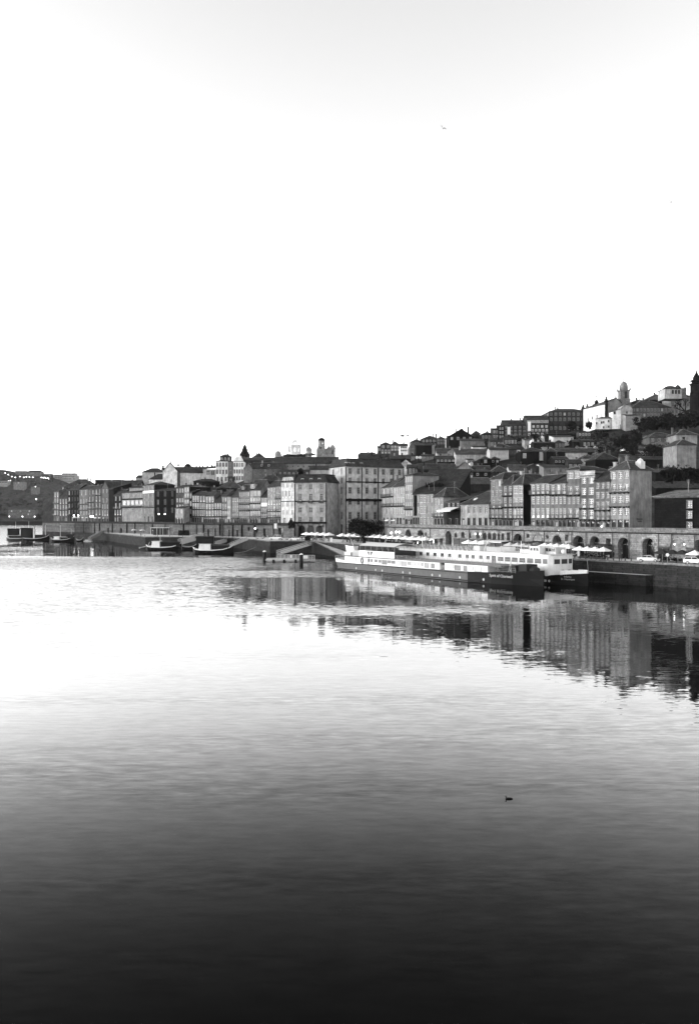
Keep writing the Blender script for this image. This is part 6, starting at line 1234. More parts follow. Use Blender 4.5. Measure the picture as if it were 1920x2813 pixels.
# roof deck fittings
b = MB(); b.box(bx(1442), bx(1469), -2.4, 2.0, 6.2, 7.75); o = b.build('wheelhouse', SHW, shipB)
for x in (1447, 1455.5, 1463.5): ship_win(bx(x), 0.55, 6.85, 7.45, -2.4, 0.03, par=o)
b = MB(); b.box(bx(1470), bx(1498), -0.6, 2.6, 6.2, 7.6); o = b.build('roof_cabin', mat('paint', 0.45, 0.6), shipB)
for x in (1474, 1483, 1492): ship_win(bx(x), 0.75, 6.75, 7.4, -0.6, 0.03, par=o)
b = MB(); b.lathe([(0.1, 0), (0.38, 0.2), (0.5, 0.5), (0.38, 0.82), (0.1, 1.0)], 14, (xf - 0.7 + 0.9, 0.8, 6.25)); b.build('radar_dome', PLAIN(0.78), shipB, smooth=True)
b = MB(); b.tube((bx(1511) + 0.9, 0, 6.2), (bx(1511) + 0.9, 0, 9.0), 0.07, 6); b.build('mast', METAL(0.6), shipB)
b = MB(); b.tube((bx(1137), -1, 6.2), (bx(1137), -1, 9.4), 0.08, 6); b.lathe([(0.5, 0), (0.5, 0.35), (0.15, 0.5)], 8, (bx(1137), -1, 6.2)); b.build('mast', METAL(0.7), shipB)
b = MB(); b.tube((bx(1412), -1.6, 6.2), (bx(1412), -1.6, 8.8), 0.06, 6); b.lathe([(0.25, 0), (0.25, 0.8), (0.1, 0.9)], 8, (bx(1412), -1.6, 6.2)); b.build('mast', METAL(0.7), shipB)
b = MB(); rails(b, s0, bx(1436), NB + 0.1, 6.2, 7.15, 1.9, 0.022, 3); rails(b, s0, xf, 3.5, 6.2, 7.15, 1.9, 0.022, 3); b.build('roof_railing', METAL(0.4), shipB)
b = MB(); b.box(bx(1282), bx(1299), -1.6, 1.2, 6.2, 7.3); b.build('roof_locker', mat('paint', 0.45, 0.6), shipB); b = MB(); b.box(bx(1327), bx(1368), -2.8, -2.7, 6.2, 7.3); b.box(bx(1327), bx(1368), 1.6, 1.7, 6.2, 7.3); b.build('roof_screen', mat('paint', 0.32, 0.6), shipB)
b = MB(); b.tube((bx(1319), -2.4, 6.2), (bx(1321), -2.4, 7.4), 0.1, 6); b.tube((bx(1321), -2.4, 7.4), (bx(1331), -2.2, 8.9), 0.09, 6); b.build('davit', METAL(0.55), shipB)
b = MB(); b.box(bx(1417), bx(1440), -2.2, -0.6, 6.2, 7.05); b.build('life_raft', mat('paint', 0.5, 0.6), shipB)
rnd = random.Random(9); b = MB()
for i in range(34):       # rows of deck chairs on the roof
    x = lerp(s0 + 2, bx(1275), (i % 17) / 16); y = -2.6 + (i // 17) * 2.2; b.box(x - 0.3, x + 0.3, y - 0.3, y + 0.3, 6.55, 6.62); b.box(x - 0.3, x - 0.24, y - 0.3, y + 0.3, 6.62, 7.05); b.box(x - 0.26, x + 0.26, y - 0.26, y + 0.26, 6.2, 6.55)
b = b.build('deck_chairs', mat('paint', 0.3, 0.7), shipB); b['kind'] = 'stuff'

# ---------------------------------------------------------------- traditional river boats (bow to the right)
def river_boat(label, xs, xb, yw, beam, cabin=None, awn=None, awn2=None, masts=(), rudder=None, tyres=0, trim=0.6, D=None, sheer=1.0, hv=0.006, yaw=0.0):
    D = D or 14.0 * F / (yw - HY); X0, X1 = P(xs, D)[0], P(xb, D)[0]; Ln = X1 - X0
    r = thing('river_boat', label, 'boat', ((X0 + X1) / 2, D, 0), yaw, 'traditional wooden river boats'); h = Ln / 2; bm_ = beam / 2; sheer *= 1.3; r.scale = (1, 1, 1.32)
    st = [(-h, 0.25, 1.25 * sheer + 0.2, 0.1), (-h * 0.88, bm_ * 0.6, 1.0 * sheer, bm_ * 0.4), (-h * 0.6, bm_ * 0.92, 0.8 * sheer, bm_ * 0.75), (0, bm_, 0.75 * sheer, bm_ * 0.85), (h * 0.5, bm_ * 0.85, 0.95 * sheer, bm_ * 0.65), (h * 0.82, bm_ * 0.45, 1.4 * sheer, bm_ * 0.25), (h, 0.12, 2.0 * sheer, 0.05)]
    b = MB(); hull_mesh(b, st, 0, 1); b.build('hull', [mat('hull', hv, 0.5), mat('pave', 0.07)], r)
    b = MB()
    for (xa, ba, za_, _), (xc_, bc, zc_, _2) in zip(st, st[1:]):
        for sg in (-1, 1): b.add([(xa, sg * (ba + 0.06), za_ - 0.08), (xc_, sg * (bc + 0.06), zc_ - 0.08), (xc_, sg * (bc + 0.06), zc_ + 0.16), (xa, sg * (ba + 0.06), za_ + 0.16), (xa, sg * (ba - 0.08), za_ + 0.16), (xc_, sg * (bc - 0.08), zc_ + 0.16)], [(0, 1, 2, 3), (3, 2, 5, 4)])
    b.build('gunwale', PLAIN(trim), r)
    lx = lambda x: P(x, D)[0] - (X0 + X1) / 2; k = D / F
    if cabin:
        xa, xc_, zt, v = cabin; A, C = lx(xa), lx(xc_); b = MB(); y = bm_ * 0.72
        b.add([(A, -y, 0.7), (C, -y, 0.7), (C, -y, zt), (A + 0.5, -y, zt), (A, y, 0.7), (C, y, 0.7), (C, y, zt), (A + 0.5, y, zt)], [(0, 1, 2, 3), (5, 4, 7, 6), (3, 2, 6, 7), (0, 3, 7, 4), (1, 5, 6, 2)]); b.build('cabin', mat('paint', v, 0.5), r)
        b = MB(); b.box(A + 0.2, C + 0.3, -y - 0.2, y + 0.2, zt, zt + 0.1); b.build('cabin_roof', mat('paint', min(v, 0.7), 0.6), r)
    for spec, nm_ in ((awn, 'awning'), (awn2, 'upper_awning')):
        if not spec: continue
        xa, xc_, z0, z1, v = spec; A, C = lx(xa), lx(xc_); b = MB(); y = bm_ * 0.75; K = 8; vs = []
        for i in range(K + 1):
            t = i / K; yy = lerp(-y, y, t); zz = z1 - 0.25 + 0.25 * math.sin(math.pi * t); vs += [(A, yy, zz), (C, yy, zz - 0.05)]
        b.add(vs, [(2 * i, 2 * i + 1, 2 * i + 3, 2 * i + 2) for i in range(K)]); b.add([(A, -y, z1 - 0.25), (C, -y, z1 - 0.3), (C, -y, z1 - 0.42), (A, -y, z1 - 0.4)], [(0, 1, 2, 3)]); b.build(nm_ + '_cloth', CLOTH(v), r, fix=False)
        b = MB(); n = max(2, int((C - A) / 1.8))
        for i in range(n + 1):
            for yy in (-y + 0.03, y - 0.03): b.tube((lerp(A, C, i / n), yy, z0), (lerp(A, C, i / n), yy, z1 - 0.2), 0.04, 5)
        b.build(nm_ + '_post', PLAIN(0.01 if v < 0.1 else 0.1), r)
        b = MB(); b.box(A + 0.15, C - 0.15, -y * 0.8, y * 0.8, z0, z0 + (z1 - z0) * (0.93 if nm_ == 'upper_awning' else 0.75)); b.build('awning_dark_fill', PLAIN(0.02), r)  # dark block standing in for benches and the shade under the awning
    for (xm, yt) in masts:
        b = MB(); b.tube((lx(xm), 0.2, 0.6), (lx(xm), 0.2, Z(yt, D) / 1.32), 0.11, 6, 0.06); b.build('mast', METAL(0.55), r)
    if rudder:
        b = MB(); b.tube((lx(rudder), 0, 0.75), (lx(xs) + 2.2, 0, 1.5), 0.12, 6); b.tube((lx(rudder), 0, 0.7), (lx(rudder) + 0.4, 0, 0.75), 0.3, 6); b.tube((lx(xs) + 0.8, -0.8, 0.9), (lx(xs) + 1.5, 0, 2.6), 0.07, 5); b.tube((lx(xs) + 0.8, 0.8, 0.9), (lx(xs) + 1.5, 0, 2.6), 0.07, 5); b.build('steering_oar', PLAIN(0.4), r)
    for i in range(tyres):
        b = MB(); x = -h * 0.8 + i * Ln * 0.075 + (0.4 if i > 2 else 0); bb = bm_ * 0.9
        for j in range(10):
            a0_, a1_ = 2 * math.pi * j / 10, 2 * math.pi * (j + 1) / 10; b.tube((x + 0.3 * math.cos(a0_), -bb - 0.08, 0.45 + 0.3 * math.sin(a0_)), (x + 0.3 * math.cos(a1_), -bb - 0.08, 0.45 + 0.3 * math.sin(a1_)), 0.13, 5)
        b.build('tyre_fender', PLAIN(0.015), r)
    return r
river_boat('dark boat with two black box awnings and thin masts, farthest to the left', 19, 92, 1485, 5.0, cabin=None, awn=(27, 62, 1.2, 2.6, 0.35), awn2=(24, 53, 2.2, 5.6, 0.008), masts=((44, 1433),), rudder=None, trim=0.5, hv=0.04)
river_boat('black hulled boat overlapping the leftmost one, bow rising beside the wall', 62, 136, 1486, 5.0, awn=(100, 125, 1.2, 2.8, 0.03), awn2=(60, 90, 1.4, 5.9, 0.008), masts=((80, 1432),), trim=0.45, D=488)
river_boat('small boat with a bright white cabin and two masts by the left wall', 141, 205, 1489, 4.6, cabin=(150, 166, 2.3, 0.78), awn=(168, 190, 1.0, 2.4, 0.25), awn2=(185, 204, 1.2, 3.4, 0.03), masts=((166.5, 1443), (196.5, 1453)), trim=0.4)
river_boat('little open skiff right of the white cabined boat', 211, 230, 1488, 2.2, trim=0.5, sheer=0.7)
river_boat('river boat with a white cabin, tall mast and row of tyre fenders', 402, 499, 1511, 5.0, cabin=(418, 442, 2.8, 0.82), awn=(444, 497, 1.15, 2.85, 0.03), masts=((440.5, 1452),), rudder=383, tyres=5, trim=0.78, sheer=0.9)
river_boat('dark boat half hidden between the two white cabined boats', 499, 545, 1504, 4.0, trim=0.35, D=352)
river_boat('largest river boat, with a long white cabin and a black upper awning', 531, 643, 1520, 5.4, cabin=(547, 581, 2.75, 0.8), awn=(582, 629, 1.15, 2.75, 0.06), awn2=(540, 588, 2.85, 5.1, 0.03), rudder=None, tyres=4, trim=0.75, sheer=0.95)

# ---------------------------------------------------------------- pontoons, piles, gangways
def gangway(label, p, q, w=1.3, v=0.5, hh=1.1, text=None, solid=True):
    p, q = Vector(p), Vector(q); r = thing('gangway', label, 'gangway', p, math.atan2((q - p).y, (q - p).x), 'sloping gangways to the moorings'); L_g = math.hypot((q - p).x, (q - p).y); dz = (q - p).z
    fr = lambda t, y, z: (L_g * t, y, dz * t + z)
    b = MB(); b.add([fr(0, -w / 2, 0), fr(1, -w / 2, 0), fr(1, w / 2, 0), fr(0, w / 2, 0), fr(0, -w / 2, -0.15), fr(1, -w / 2, -0.15), fr(1, w / 2, -0.15), fr(0, w / 2, -0.15)], [(0, 1, 2, 3), (4, 7, 6, 5), (0, 4, 5, 1), (2, 6, 7, 3)]); b.build('ramp', mat('pave', 0.3), r)
    for y in (-w / 2, w / 2):
        b = MB(); n = max(4, int(L_g / 1.2))
        for i in range(n + 1): b.tube(fr(i / n, y, 0), fr(i / n, y, hh), 0.04, 4)
        for z in (hh, hh * 0.5, 0.08): b.tube(fr(0, y, z), fr(1, y, z), 0.05, 4)
        o = b.build('railing', METAL(0.55), r)
        if solid and y < 0:
            b = MB(); b.poly([fr(0.02, y + 0.05, 0.1), fr(0.98, y + 0.05, 0.1), fr(0.98, y + 0.05, hh - 0.05), fr(0.02, y + 0.05, hh - 0.05)]); b.build('side_panel', mat('paint', v, 0.6), r, fix=False)
    if text:
        text_mesh('lettering', text, 1.0, PLAIN(0.03), r, (L_g * 0.66, -w / 2 - 0.03, dz * 0.66 + hh * 0.5), (R(90), 0, 0), 0.01).rotation_euler = Euler((R(90), -math.atan2(dz, L_g), 0))
    return r
def pz(x, y, D): X, Y = P(x, D); return (X, Y, Z(y, D))
gangway('pale gangway with dark lettering on its side rising from the left cabined boat', pz(494, 1496, 362), pz(557, 1478, 388), 1.4, 0.55, 2.4, "D'OURO")
gangway('pale gangway at the bow of the largest river boat', pz(629, 1503, 338), pz(678, 1483, 347), 1.4, 0.5, 1.3)
gangway('small gangway behind the awning of the largest river boat', pz(588, 1498, 352), pz(624, 1487, 383), 1.2, 0.42, 1.3)
gangway('gangway leaning from the left quay end to the small raft', pz(246, 1484, 478), pz(282, 1464, 500), 1.3, 0.42, 1.6)
gangway('long open gangway from the railed pontoon up to the quay', pz(766, 1523, 268), pz(850, 1497, 318), 1.5, 0.4, 1.3, solid=False)
X, Y = P(775, 258); r = thing('pontoon', 'railed floating pontoon with a white notice board and dark floats', 'pontoon', (X, Y, 0), 0.0)
k = 258 / F; lx = lambda x: (x - 775) * k
b = MB(); b.box(lx(733), lx(823), -1.6, 1.8, 0.75, 1.05); b.build('deck', mat('pave', 0.42), r)
b = MB(); b.box(lx(731), lx(823), -1.75, -1.6, 0.5, 0.75); b.box(lx(738), lx(820), -1.72, -1.6, 0.25, 0.36); b.build('fender_beam', PLAIN(0.5), r)
for x in (753, 782, 813): b = MB(); b.box(lx(x - 3), lx(x + 3), -1.85, 1.7, -0.5, 0.74); b.build('float', PLAIN(0.015), r)
b = MB(); rails(b, lx(761), lx(823), -1.5, 1.05, 2.15, 1.1, 0.045, 2); rails(b, lx(761), lx(823), 1.7, 1.05, 2.15, 1.1, 0.045, 2); b.build('railing', METAL(0.6), r)
b = MB(); b.box(lx(833), lx(865), -2.3, 1.6, 0.35, 0.6); b.build('lower_platform', mat('pave', 0.35), r); b = MB(); rails(b, lx(834), lx(864.5), -2.2, 0.6, 2.0, 0.7, 0.045, 2); rails(b, lx(834), lx(864.5), 1.5, 0.6, 2.0, 0.7, 0.045, 2); b.build('railing', METAL(0.5), r)
b = MB(); b.box(lx(834.5), lx(847), -2.32, -2.25, 1.1, 2.1); b.build('notice_board', PLAIN(0.75), r); b = MB(); b.box(lx(798), lx(803), -1.62, -1.54, 1.3, 2.2); b.build('notice_plate', PLAIN(0.7), r)
for lab, x, yt, D in (('thick dark mooring pile with a white cone cap, left of the railed pontoon', 727, 1513, 262), ('thick dark mooring pile with a white cone cap, in front of the railed pontoon', 828, 1521, 249)):
    X, Y = P(x, D); r = thing('mooring_pile', lab, 'pile', (X, Y, 0), 0, 'mooring piles'); zt = Z(yt, D); b = MB(); b.lathe([(0.55, -3), (0.55, zt - 0.3)], 14); b.build('shaft', mat('hull', 0.015, 0.6), r); b = MB(); b.lathe([(0.58, zt - 0.3), (0.5, zt - 0.1), (0.05, zt + 0.15)], 14); b.build('cap', PLAIN(0.7), r)
for lab, x, yt, D in (('thin post in the water between the left boats and the wall', 97, 1447, 490), ('pale post beside the upstream end of the quay wall', 126, 1443, 540)):
    X, Y = P(x, D); b = MB(); b.tube((X, Y, -1), (X, Y, Z(yt, D)), 0.22 if x < 100 else 0.35, 6); tag(b.build('post', PLAIN(0.05 if x < 100 else 0.4)), lab, 'post')
X, Y = P(243, 470); b = MB(); b.box(-2.2, 2.2, -1.2, 1.2, -0.3, 0.55); b.box(-1.6, 0.2, -0.8, 0.6, 0.55, 1.15); o = tag(b.build('raft', mat('paint', 0.55)), 'small pale raft at the foot of the left gangway', 'raft'); o.location = (X, Y, 0)
b = MB(); b.tube(pz(643, 1519, 322), pz(672, 1516, 322), 0.06, 4); b.tube(pz(672, 1516, 322), pz(703, 1503, 335), 0.05, 4); b.tube(pz(643, 1519, 322), pz(645, 1523, 322), 0.05, 4); tag(b.build('mooring_rope', PLAIN(0.35)), 'pale mooring rope running from the largest river boat to the quay', 'rope')
b = MB(); b.tube(pz(1612, 1538, 179), pz(1615, 1572, 177), 0.04, 4); tag(b.build('mooring_rope', PLAIN(0.45)), 'thin pale rope hanging down the embankment right of the white ship', 'rope')

# ---------------------------------------------------------------- cars
def car(label, x, D, ang, v, kind='sedan', Ln=4.3, zb=QZ, wv=0.02):
    X, Y = P(x, D); r = thing('parked_car', label, 'car', (X, Y, zb), ang, 'cars parked on the quay'); h = Ln / 2
    if kind == 'sedan': low = [(-h, 0.35), (-h, 0.78), (-h + 0.08, 0.92), (-0.95, 0.96), (0.95, 0.93), (h - 0.25, 0.78), (h, 0.6), (h, 0.32)]; cab = [(-h + 0.62, 0.93), (-0.85, 1.38), (0.35, 1.40), (1.15, 0.93)]
    elif kind == 'hatch': low = [(-h, 0.35), (-h, 0.9), (-h + 0.06, 0.98), (0.8, 0.95), (h - 0.2, 0.8), (h, 0.62), (h, 0.32)]; cab = [(-h + 0.05, 0.95), (-h + 0.45, 1.45), (0.25, 1.48), (1.05, 0.94)]
    else: low = [(-h, 0.4), (-h, 1.1), (0.9, 1.1), (h - 0.1, 1.02), (h, 0.8), (h, 0.38)]; cab = [(-h + 0.02, 1.09), (-h + 0.1, 1.95), (0.35, 1.98), (0.95, 1.09)]
    W = 0.86
    def extr(b, prof, w0, w1=None):
        w1 = w1 or [w0] * len(prof); n = len(prof); b.add([(x_, -w_, z) for (x_, z), w_ in zip(prof, w1)] + [(x_, w_, z) for (x_, z), w_ in zip(prof, w1)], [tuple(range(n)), tuple(range(n, 2 * n))[::-1]] + [(i, (i + 1) % n, n + (i + 1) % n, n + i) for i in range(n)])
    b = MB(); extr(b, low, W); extr(b, cab, W, [W * 0.97, W * 0.8, W * 0.8, W * 0.97]); b.build('body', mat('car_paint', v, 0.25), r)
    (xa, za_), (xb_, zb_), (xc_, zc_), (xd, zd) = cab; md = (xa + xd) / 2
    for y in (-1, 1):
        b = MB(); lo = lerp(za_, zb_, 0.12); hi = lerp(za_, zb_, 0.88); wl_o = W * 0.965; wl_i = W * 0.83
        for (p0, p1, p2, p3) in (((lerp(xa, xb_, 0.2) + 0.08, lo), (md - 0.04, lo), (md - 0.04, hi), (lerp(xa, xb_, 0.9) + 0.05, hi)), ((md + 0.05, lo), (lerp(xd, xc_, 0.15) - 0.1, lo), (lerp(xd, xc_, 0.9) - 0.06, hi), (md + 0.05, hi))):
            b.poly([(q[0], y * ((wl_o if q[1] == lo else wl_i) + 0.012), q[1]) for q in (p0, p1, p2, p3)])
        b.build('side_window', GLASS(wv), r, fix=False)
    b = MB(); b.poly([(lerp(xd, xc_, 0.1) + 0.015, -W * 0.9, lerp(zd, zc_, 0.1)), (lerp(xd, xc_, 0.1) + 0.015, W * 0.9, lerp(zd, zc_, 0.1)), (lerp(xd, xc_, 0.9) + 0.015, W * 0.78, lerp(zd, zc_, 0.9)), (lerp(xd, xc_, 0.9) + 0.015, -W * 0.78, lerp(zd, zc_, 0.9))]).build('windscreen', GLASS(wv), r, fix=False)
    b = MB(); b.poly([(lerp(xa, xb_, 0.1) - 0.015, -W * 0.9, lerp(za_, zb_, 0.1)), (lerp(xa, xb_, 0.1) - 0.015, W * 0.9, lerp(za_, zb_, 0.1)), (lerp(xa, xb_, 0.9) - 0.015, W * 0.78, lerp(za_, zb_, 0.9)), (lerp(xa, xb_, 0.9) - 0.015, -W * 0.78, lerp(za_, zb_, 0.9))]).build('rear_window', GLASS(wv), r, fix=False)
    for x_ in (-h + 0.82, h - 0.85):
        for y in (-W, W):
            b = MB(); b.tube((x_, y - 0.1 * (1 if y > 0 else -1), 0.32), (x_, y + 0.03 * (1 if y > 0 else -1), 0.32), 0.32, 14); o = b.build('wheel', PLAIN(0.015), r)
            b = MB(); b.tube((x_, y + 0.03 * (1 if y > 0 else -1), 0.32), (x_, y + 0.045 * (1 if y > 0 else -1), 0.32), 0.2, 10); b.build('rim', METAL(0.4), o)
    for y in (-0.6, 0.6):
        b = MB(); b.box(h - 0.12, h + 0.01, y - 0.18, y + 0.18, 0.58, 0.72); b.build('headlight', PLAIN(0.6), r); b = MB(); b.box(-h - 0.01, -h + 0.1, y - 0.16, y + 0.16, 0.66, 0.84); b.build('tail_light', PLAIN(0.08), r)
    return r
q_ang = math.atan2(-20, 15.6)
car('silver saloon car parked at the quay edge before the second big arch', 1781, 170.5, R(-30), 0.62, 'sedan', 4.5)
car('white hatchback at the far right of the quay', 1906, 162.5, R(-28), 0.75, 'hatch', 4.0)
car('dark hatchback by the bushes, first of the cars from the left', 714, 352, R(165), 0.28, 'hatch', 4.1)
car('white box van with a dark bonnet among the quay cars', 757, 340, R(176), 0.75, 'van', 5.0)
car('grey hatchback parked right of the white van', 781, 336, R(168), 0.3, 'hatch', 4.0)
car('white saloon car with dark side windows between the grey hatchback and the parasols', 809, 330, R(174), 0.72, 'sedan', 4.4)
car('pale small car tucked behind the white saloon', 828, 333, R(160), 0.5, 'hatch', 3.8)

# ---------------------------------------------------------------- parasols
def parasol_proto(v, R_=1.75, hh=2.75, drop=0.75, n=4, val=0.18):
    r = thing('parasol', 'x', 'parasol'); b = MB(); K = n * 2; top = []; 
    pts = []
    for i in range(K):
        a = 2 * math.pi * (i + 0.5) / K if n != 4 else 2 * math.pi * i / K + math.pi / 4; rr = R_ * ((1.0 if i % 2 == 0 else 0.74) if n == 4 else 1.0); pts.append((rr * math.cos(a), rr * math.sin(a), hh - drop - (0.0 if i % 2 == 0 else 0.04)))
    b.v = [(0, 0, hh)] + [(x * 0.5, y * 0.5, lerp(z, hh, 0.46)) for x, y, z in pts] + pts + [(x, y, z - val) for x, y, z in pts]
    for i in range(K):
        j = (i + 1) % K; b.f += [(0, 1 + i, 1 + j), (1 + i, 1 + K + i, 1 + K + j, 1 + j), (1 + K + i, 1 + 2 * K + i, 1 + 2 * K + j, 1 + K + j)]; b.m += [0, 0, 0]
    b.build('canopy', CLOTH(v), r); b = MB(); b.tube((0, 0, 0), (0, 0, hh + 0.12), 0.035, 6); b.build('pole', METAL(0.3), r); b = MB(); b.lathe([(0.38, 0), (0.36, 0.08), (0.08, 0.14)], 10); b.build('base', PLAIN(0.1), r); return r
protoW = parasol_proto(0.82); protoG = parasol_proto(0.5); protoD = parasol_proto(0.03); protoS = parasol_proto(0.6, 1.3, 2.4, 0.5)
used = set()
def parasol(proto, x, D, zb, label, grp, ang=None, s=1.0):
    if id(proto) not in used: used.add(id(proto)); o = proto
    else: o = copy_tree(proto)
    X, Y = P(x, D); o.location = (X, Y, zb); o.scale = (s, s, s); o.rotation_euler = (0, 0, math.atan2(-20, 15.6) if ang is None else ang); o['label'] = label; o['group'] = grp; return o
ORDN = ['first', 'second', 'third', 'fourth', 'fifth', 'sixth', 'seventh', 'eighth', 'ninth', 'tenth', 'eleventh', 'twelfth', 'thirteenth', 'fourteenth', 'fifteenth', 'sixteenth']
ORD = ['leftmost', 'second', 'third', 'fourth', 'fifth', 'sixth', 'seventh', 'eighth']
def row(proto, xs, D, zb, what, place, grp, **k):
    for i, x in enumerate(xs):
        d = D[0] + (D[1] - D[0]) * i / max(1, len(xs) - 1) if isinstance(D, tuple) else D
        lab = ('leftmost %s %s' if i == 0 else ('rightmost %s %s' if i == len(xs) - 1 and len(xs) > 1 else ORD[i] + ' from left %s %s')) % (what, place); parasol(proto, x, d, zb, lab, grp, **k)
GP = 'white parasols along the quay'
row(protoW, [1591.5, 1612, 1633.5, 1656.5], (186.5, 181), QZ, 'white parasol', 'of the four before the big left arches', GP, s=1.0)
row(protoW, [1496, 1513, 1529, 1547, 1561], (202, 193), QZ, 'bright parasol', 'of the five behind the white ship bow', GP, s=1.1)
row(protoG, [1400, 1421, 1440, 1456], (216, 207), QZ, 'greyish parasol', 'of the four above the ship wheelhouse', GP)
row(protoW, [1286, 1307, 1327], (228, 222), QZ, 'white parasol', 'of the three left of the flat awnings', GP, s=1.12)
row(protoW, [1061, 1078, 1096, 1115, 1133, 1152, 1168], (280, 255), QZ, 'white parasol', 'of the long row right of the round tree', GP, s=1.2)
row(protoW, [1012, 1027, 1043], (296, 288), QZ, 'white parasol', 'partly behind the round tree trunk', GP, s=1.2)
row(protoW, [941, 960, 977, 990], (305, 299), QZ, 'white parasol', 'of the four left of the round tree trunk', GP, s=1.25)
row(protoW, [842, 857, 872, 888, 904], (330, 318), QZ, 'white parasol', 'of the five before the arched stone building', GP, s=1.25)
row(protoD, [1818, 1846, 1872], (168.3, 166.0), QZ, 'black parasol', 'of the three by the right edge vaults', 'black parasols at the right', s=1.0)
parasol(protoW, 1907, 158.6 + 4.6, QZ, 'white parasol cut by the right edge of the picture', GP)
row(protoS, [1066, 1084, 1099, 1112, 1127], (289, 284), 11.0, 'small white parasol', 'up on the terrace by the square corner', 'parasols up on the terrace', s=1.0)
row(protoS, [208, 220, 233, 244], (533, 522), 11.0, 'little white parasol', 'of the lit left terrace restaurant', 'parasols on the left terrace', s=1.5)
row(protoS, [266, 278, 290], (512, 505), 11.0, 'little pale parasol', 'of the unlit left terrace', 'parasols on the left terrace', s=1.4)
row(protoS, [369, 392, 427], (455, 440), QZ, 'tiny pale parasol', 'on the quay below the broad light house', 'parasols on the left quay', s=1.2)
# flat shop awnings beside the parasols
for lab, xa, xb_, za_, zb_, v in (('long flat pale awning under the row of small arches', 1340, 1404, 2.75, 3.05, 0.6), ('short pale awning over a door left of the tall pointed arch', 1190, 1202, 2.7, 3.0, 0.7), ('short pale awning over a door beside the tall pointed arch', 1206, 1216, 2.7, 3.0, 0.7), ('dark awning over the blind arch behind the bright parasols', 1466, 1492, 2.9, 3.3, 0.04), ('dark flat awning over the doorway before the first big arch', 1650, 1684, 2.9, 3.2, 0.05)):
    A = Vector(P(xa, DW(xa) - 0.3)); B = Vector(P(xb_, DW(xb_) - 0.3)); d = (B - A).normalized(); ni = Vector((-d.y, d.x)); r = thing('awning', lab, 'awning', (0, 0, QZ)); b = MB(); A2, B2 = A - ni * 3.2, B - ni * 3.2
    b.add([(*A2, za_), (*B2, za_), (*B, zb_), (*A, zb_), (*A2, za_ - 0.25), (*B2, za_ - 0.25)], [(0, 1, 2, 3), (4, 5, 1, 0)]); b.build('cloth', CLOTH(v), r, fix=False); b = MB()
    for q in (A2, B2, (A2 + B2) / 2): b.tube((*q, 0), (*q, za_), 0.05, 5)
    b.build('post', METAL(0.2), r)
# pavilion, hedge
X, Y = P(440, 428); r = thing('pavilion', 'open fronted glass pavilion with a thin white frame on the left quay', 'pavilion', (X, Y, QZ)); k = 428 / F; b = MB(); w_ = 50 * k
for x in (-w_ / 2, -w_ / 6, w_ / 6, w_ / 2):
    for y in (0, 5): b.box(x - 0.08, x + 0.08, y - 0.08, y + 0.08, 0, 3.7)
b.box(-w_ / 2 - 0.2, w_ / 2 + 0.2, -0.25, 5.25, 3.7, 3.9); b.build('frame', PLAIN(0.6), r); b = MB(); b.box(-w_ / 2 + 0.1, w_ / 2 - 0.1, 4.7, 4.9, 0, 3.68); b.box(-w_ / 2 + 0.1, w_ / 2 - 0.1, 0.2, 0.26, 2.9, 3.6); b.build('glazing', GLASS(0.03), r)
b = MB()
for i in range(10): leaf_cloud(b, (*P(494 + i * 5.6, 414), QZ + 1.5), (1.0, 0.8, 1.6), 170, 0.22, 6, 500 + i, 0.3)
b.box(P(490, 413)[0], P(549, 413)[0], 413.6, 414.4, QZ, QZ + 2.6); tag(b.build('hedge', mat('leaf', 0.025), fix=False), 'dark clipped hedge beside the pavilion on the left quay', 'hedge')

# ---------------------------------------------------------------- tables, chairs, people
CHG = 'cafe chairs under the parasols'; TBG = 'cafe tables under the parasols'
def table_proto(v):
    r = thing('cafe_table', 'x', 'table'); b = MB(); b.lathe([(0.45, 0.70), (0.45, 0.75)], 12); b.build('tabletop', CLOTH(v), r); b = MB(); b.tube((0, 0, 0), (0, 0, 0.7), 0.04, 6); b.lathe([(0.25, 0), (0.05, 0.05)], 8); b.build('leg', METAL(0.1), r); return r
def chair_proto(v):
    b = MB(); b.box(-0.22, 0.22, -0.22, 0.22, 0.42, 0.46); b.box(-0.22, 0.22, 0.19, 0.23, 0.46, 0.9)
    for x in (-0.2, 0.2):
        for y in (-0.2, 0.2): b.box(x - 0.02, x + 0.02, y - 0.02, y + 0.02, 0, 0.42)
    return tag(b.build('cafe_chair', PLAIN(v)), 'x', 'chair')
def skin_person(name, verts, edges, m, vest=None):
    me = bpy.data.meshes.new(name); me.from_pydata([v[:3] for v in verts], edges, []); o = bpy.data.objects.new(name, me); COL.objects.link(o)
    mod = o.modifiers.new('s', 'SKIN'); sv = me.skin_vertices[0].data
    for i, v in enumerate(verts): sv[i].radius = (v[3], v[4] if len(v) > 4 else v[3])
    sv[0].use_root = True; sub = o.modifiers.new('u', 'SUBSURF'); sub.levels = 1; sub.render_levels = 1
    dg = bpy.context.evaluated_depsgraph_get(); m2 = bpy.data.meshes.new_from_object(o.evaluated_get(dg)); bpy.data.objects.remove(o); m2.materials.clear()
    m2.materials.append(m); m2.materials.append(mat('skin', 0.35)); m2.name = name
    for p in m2.polygons:
        c = p.center
        p.use_smooth = True
        if c.z > verts[3][2] + 0.06: p.material_index = 1
    return m2
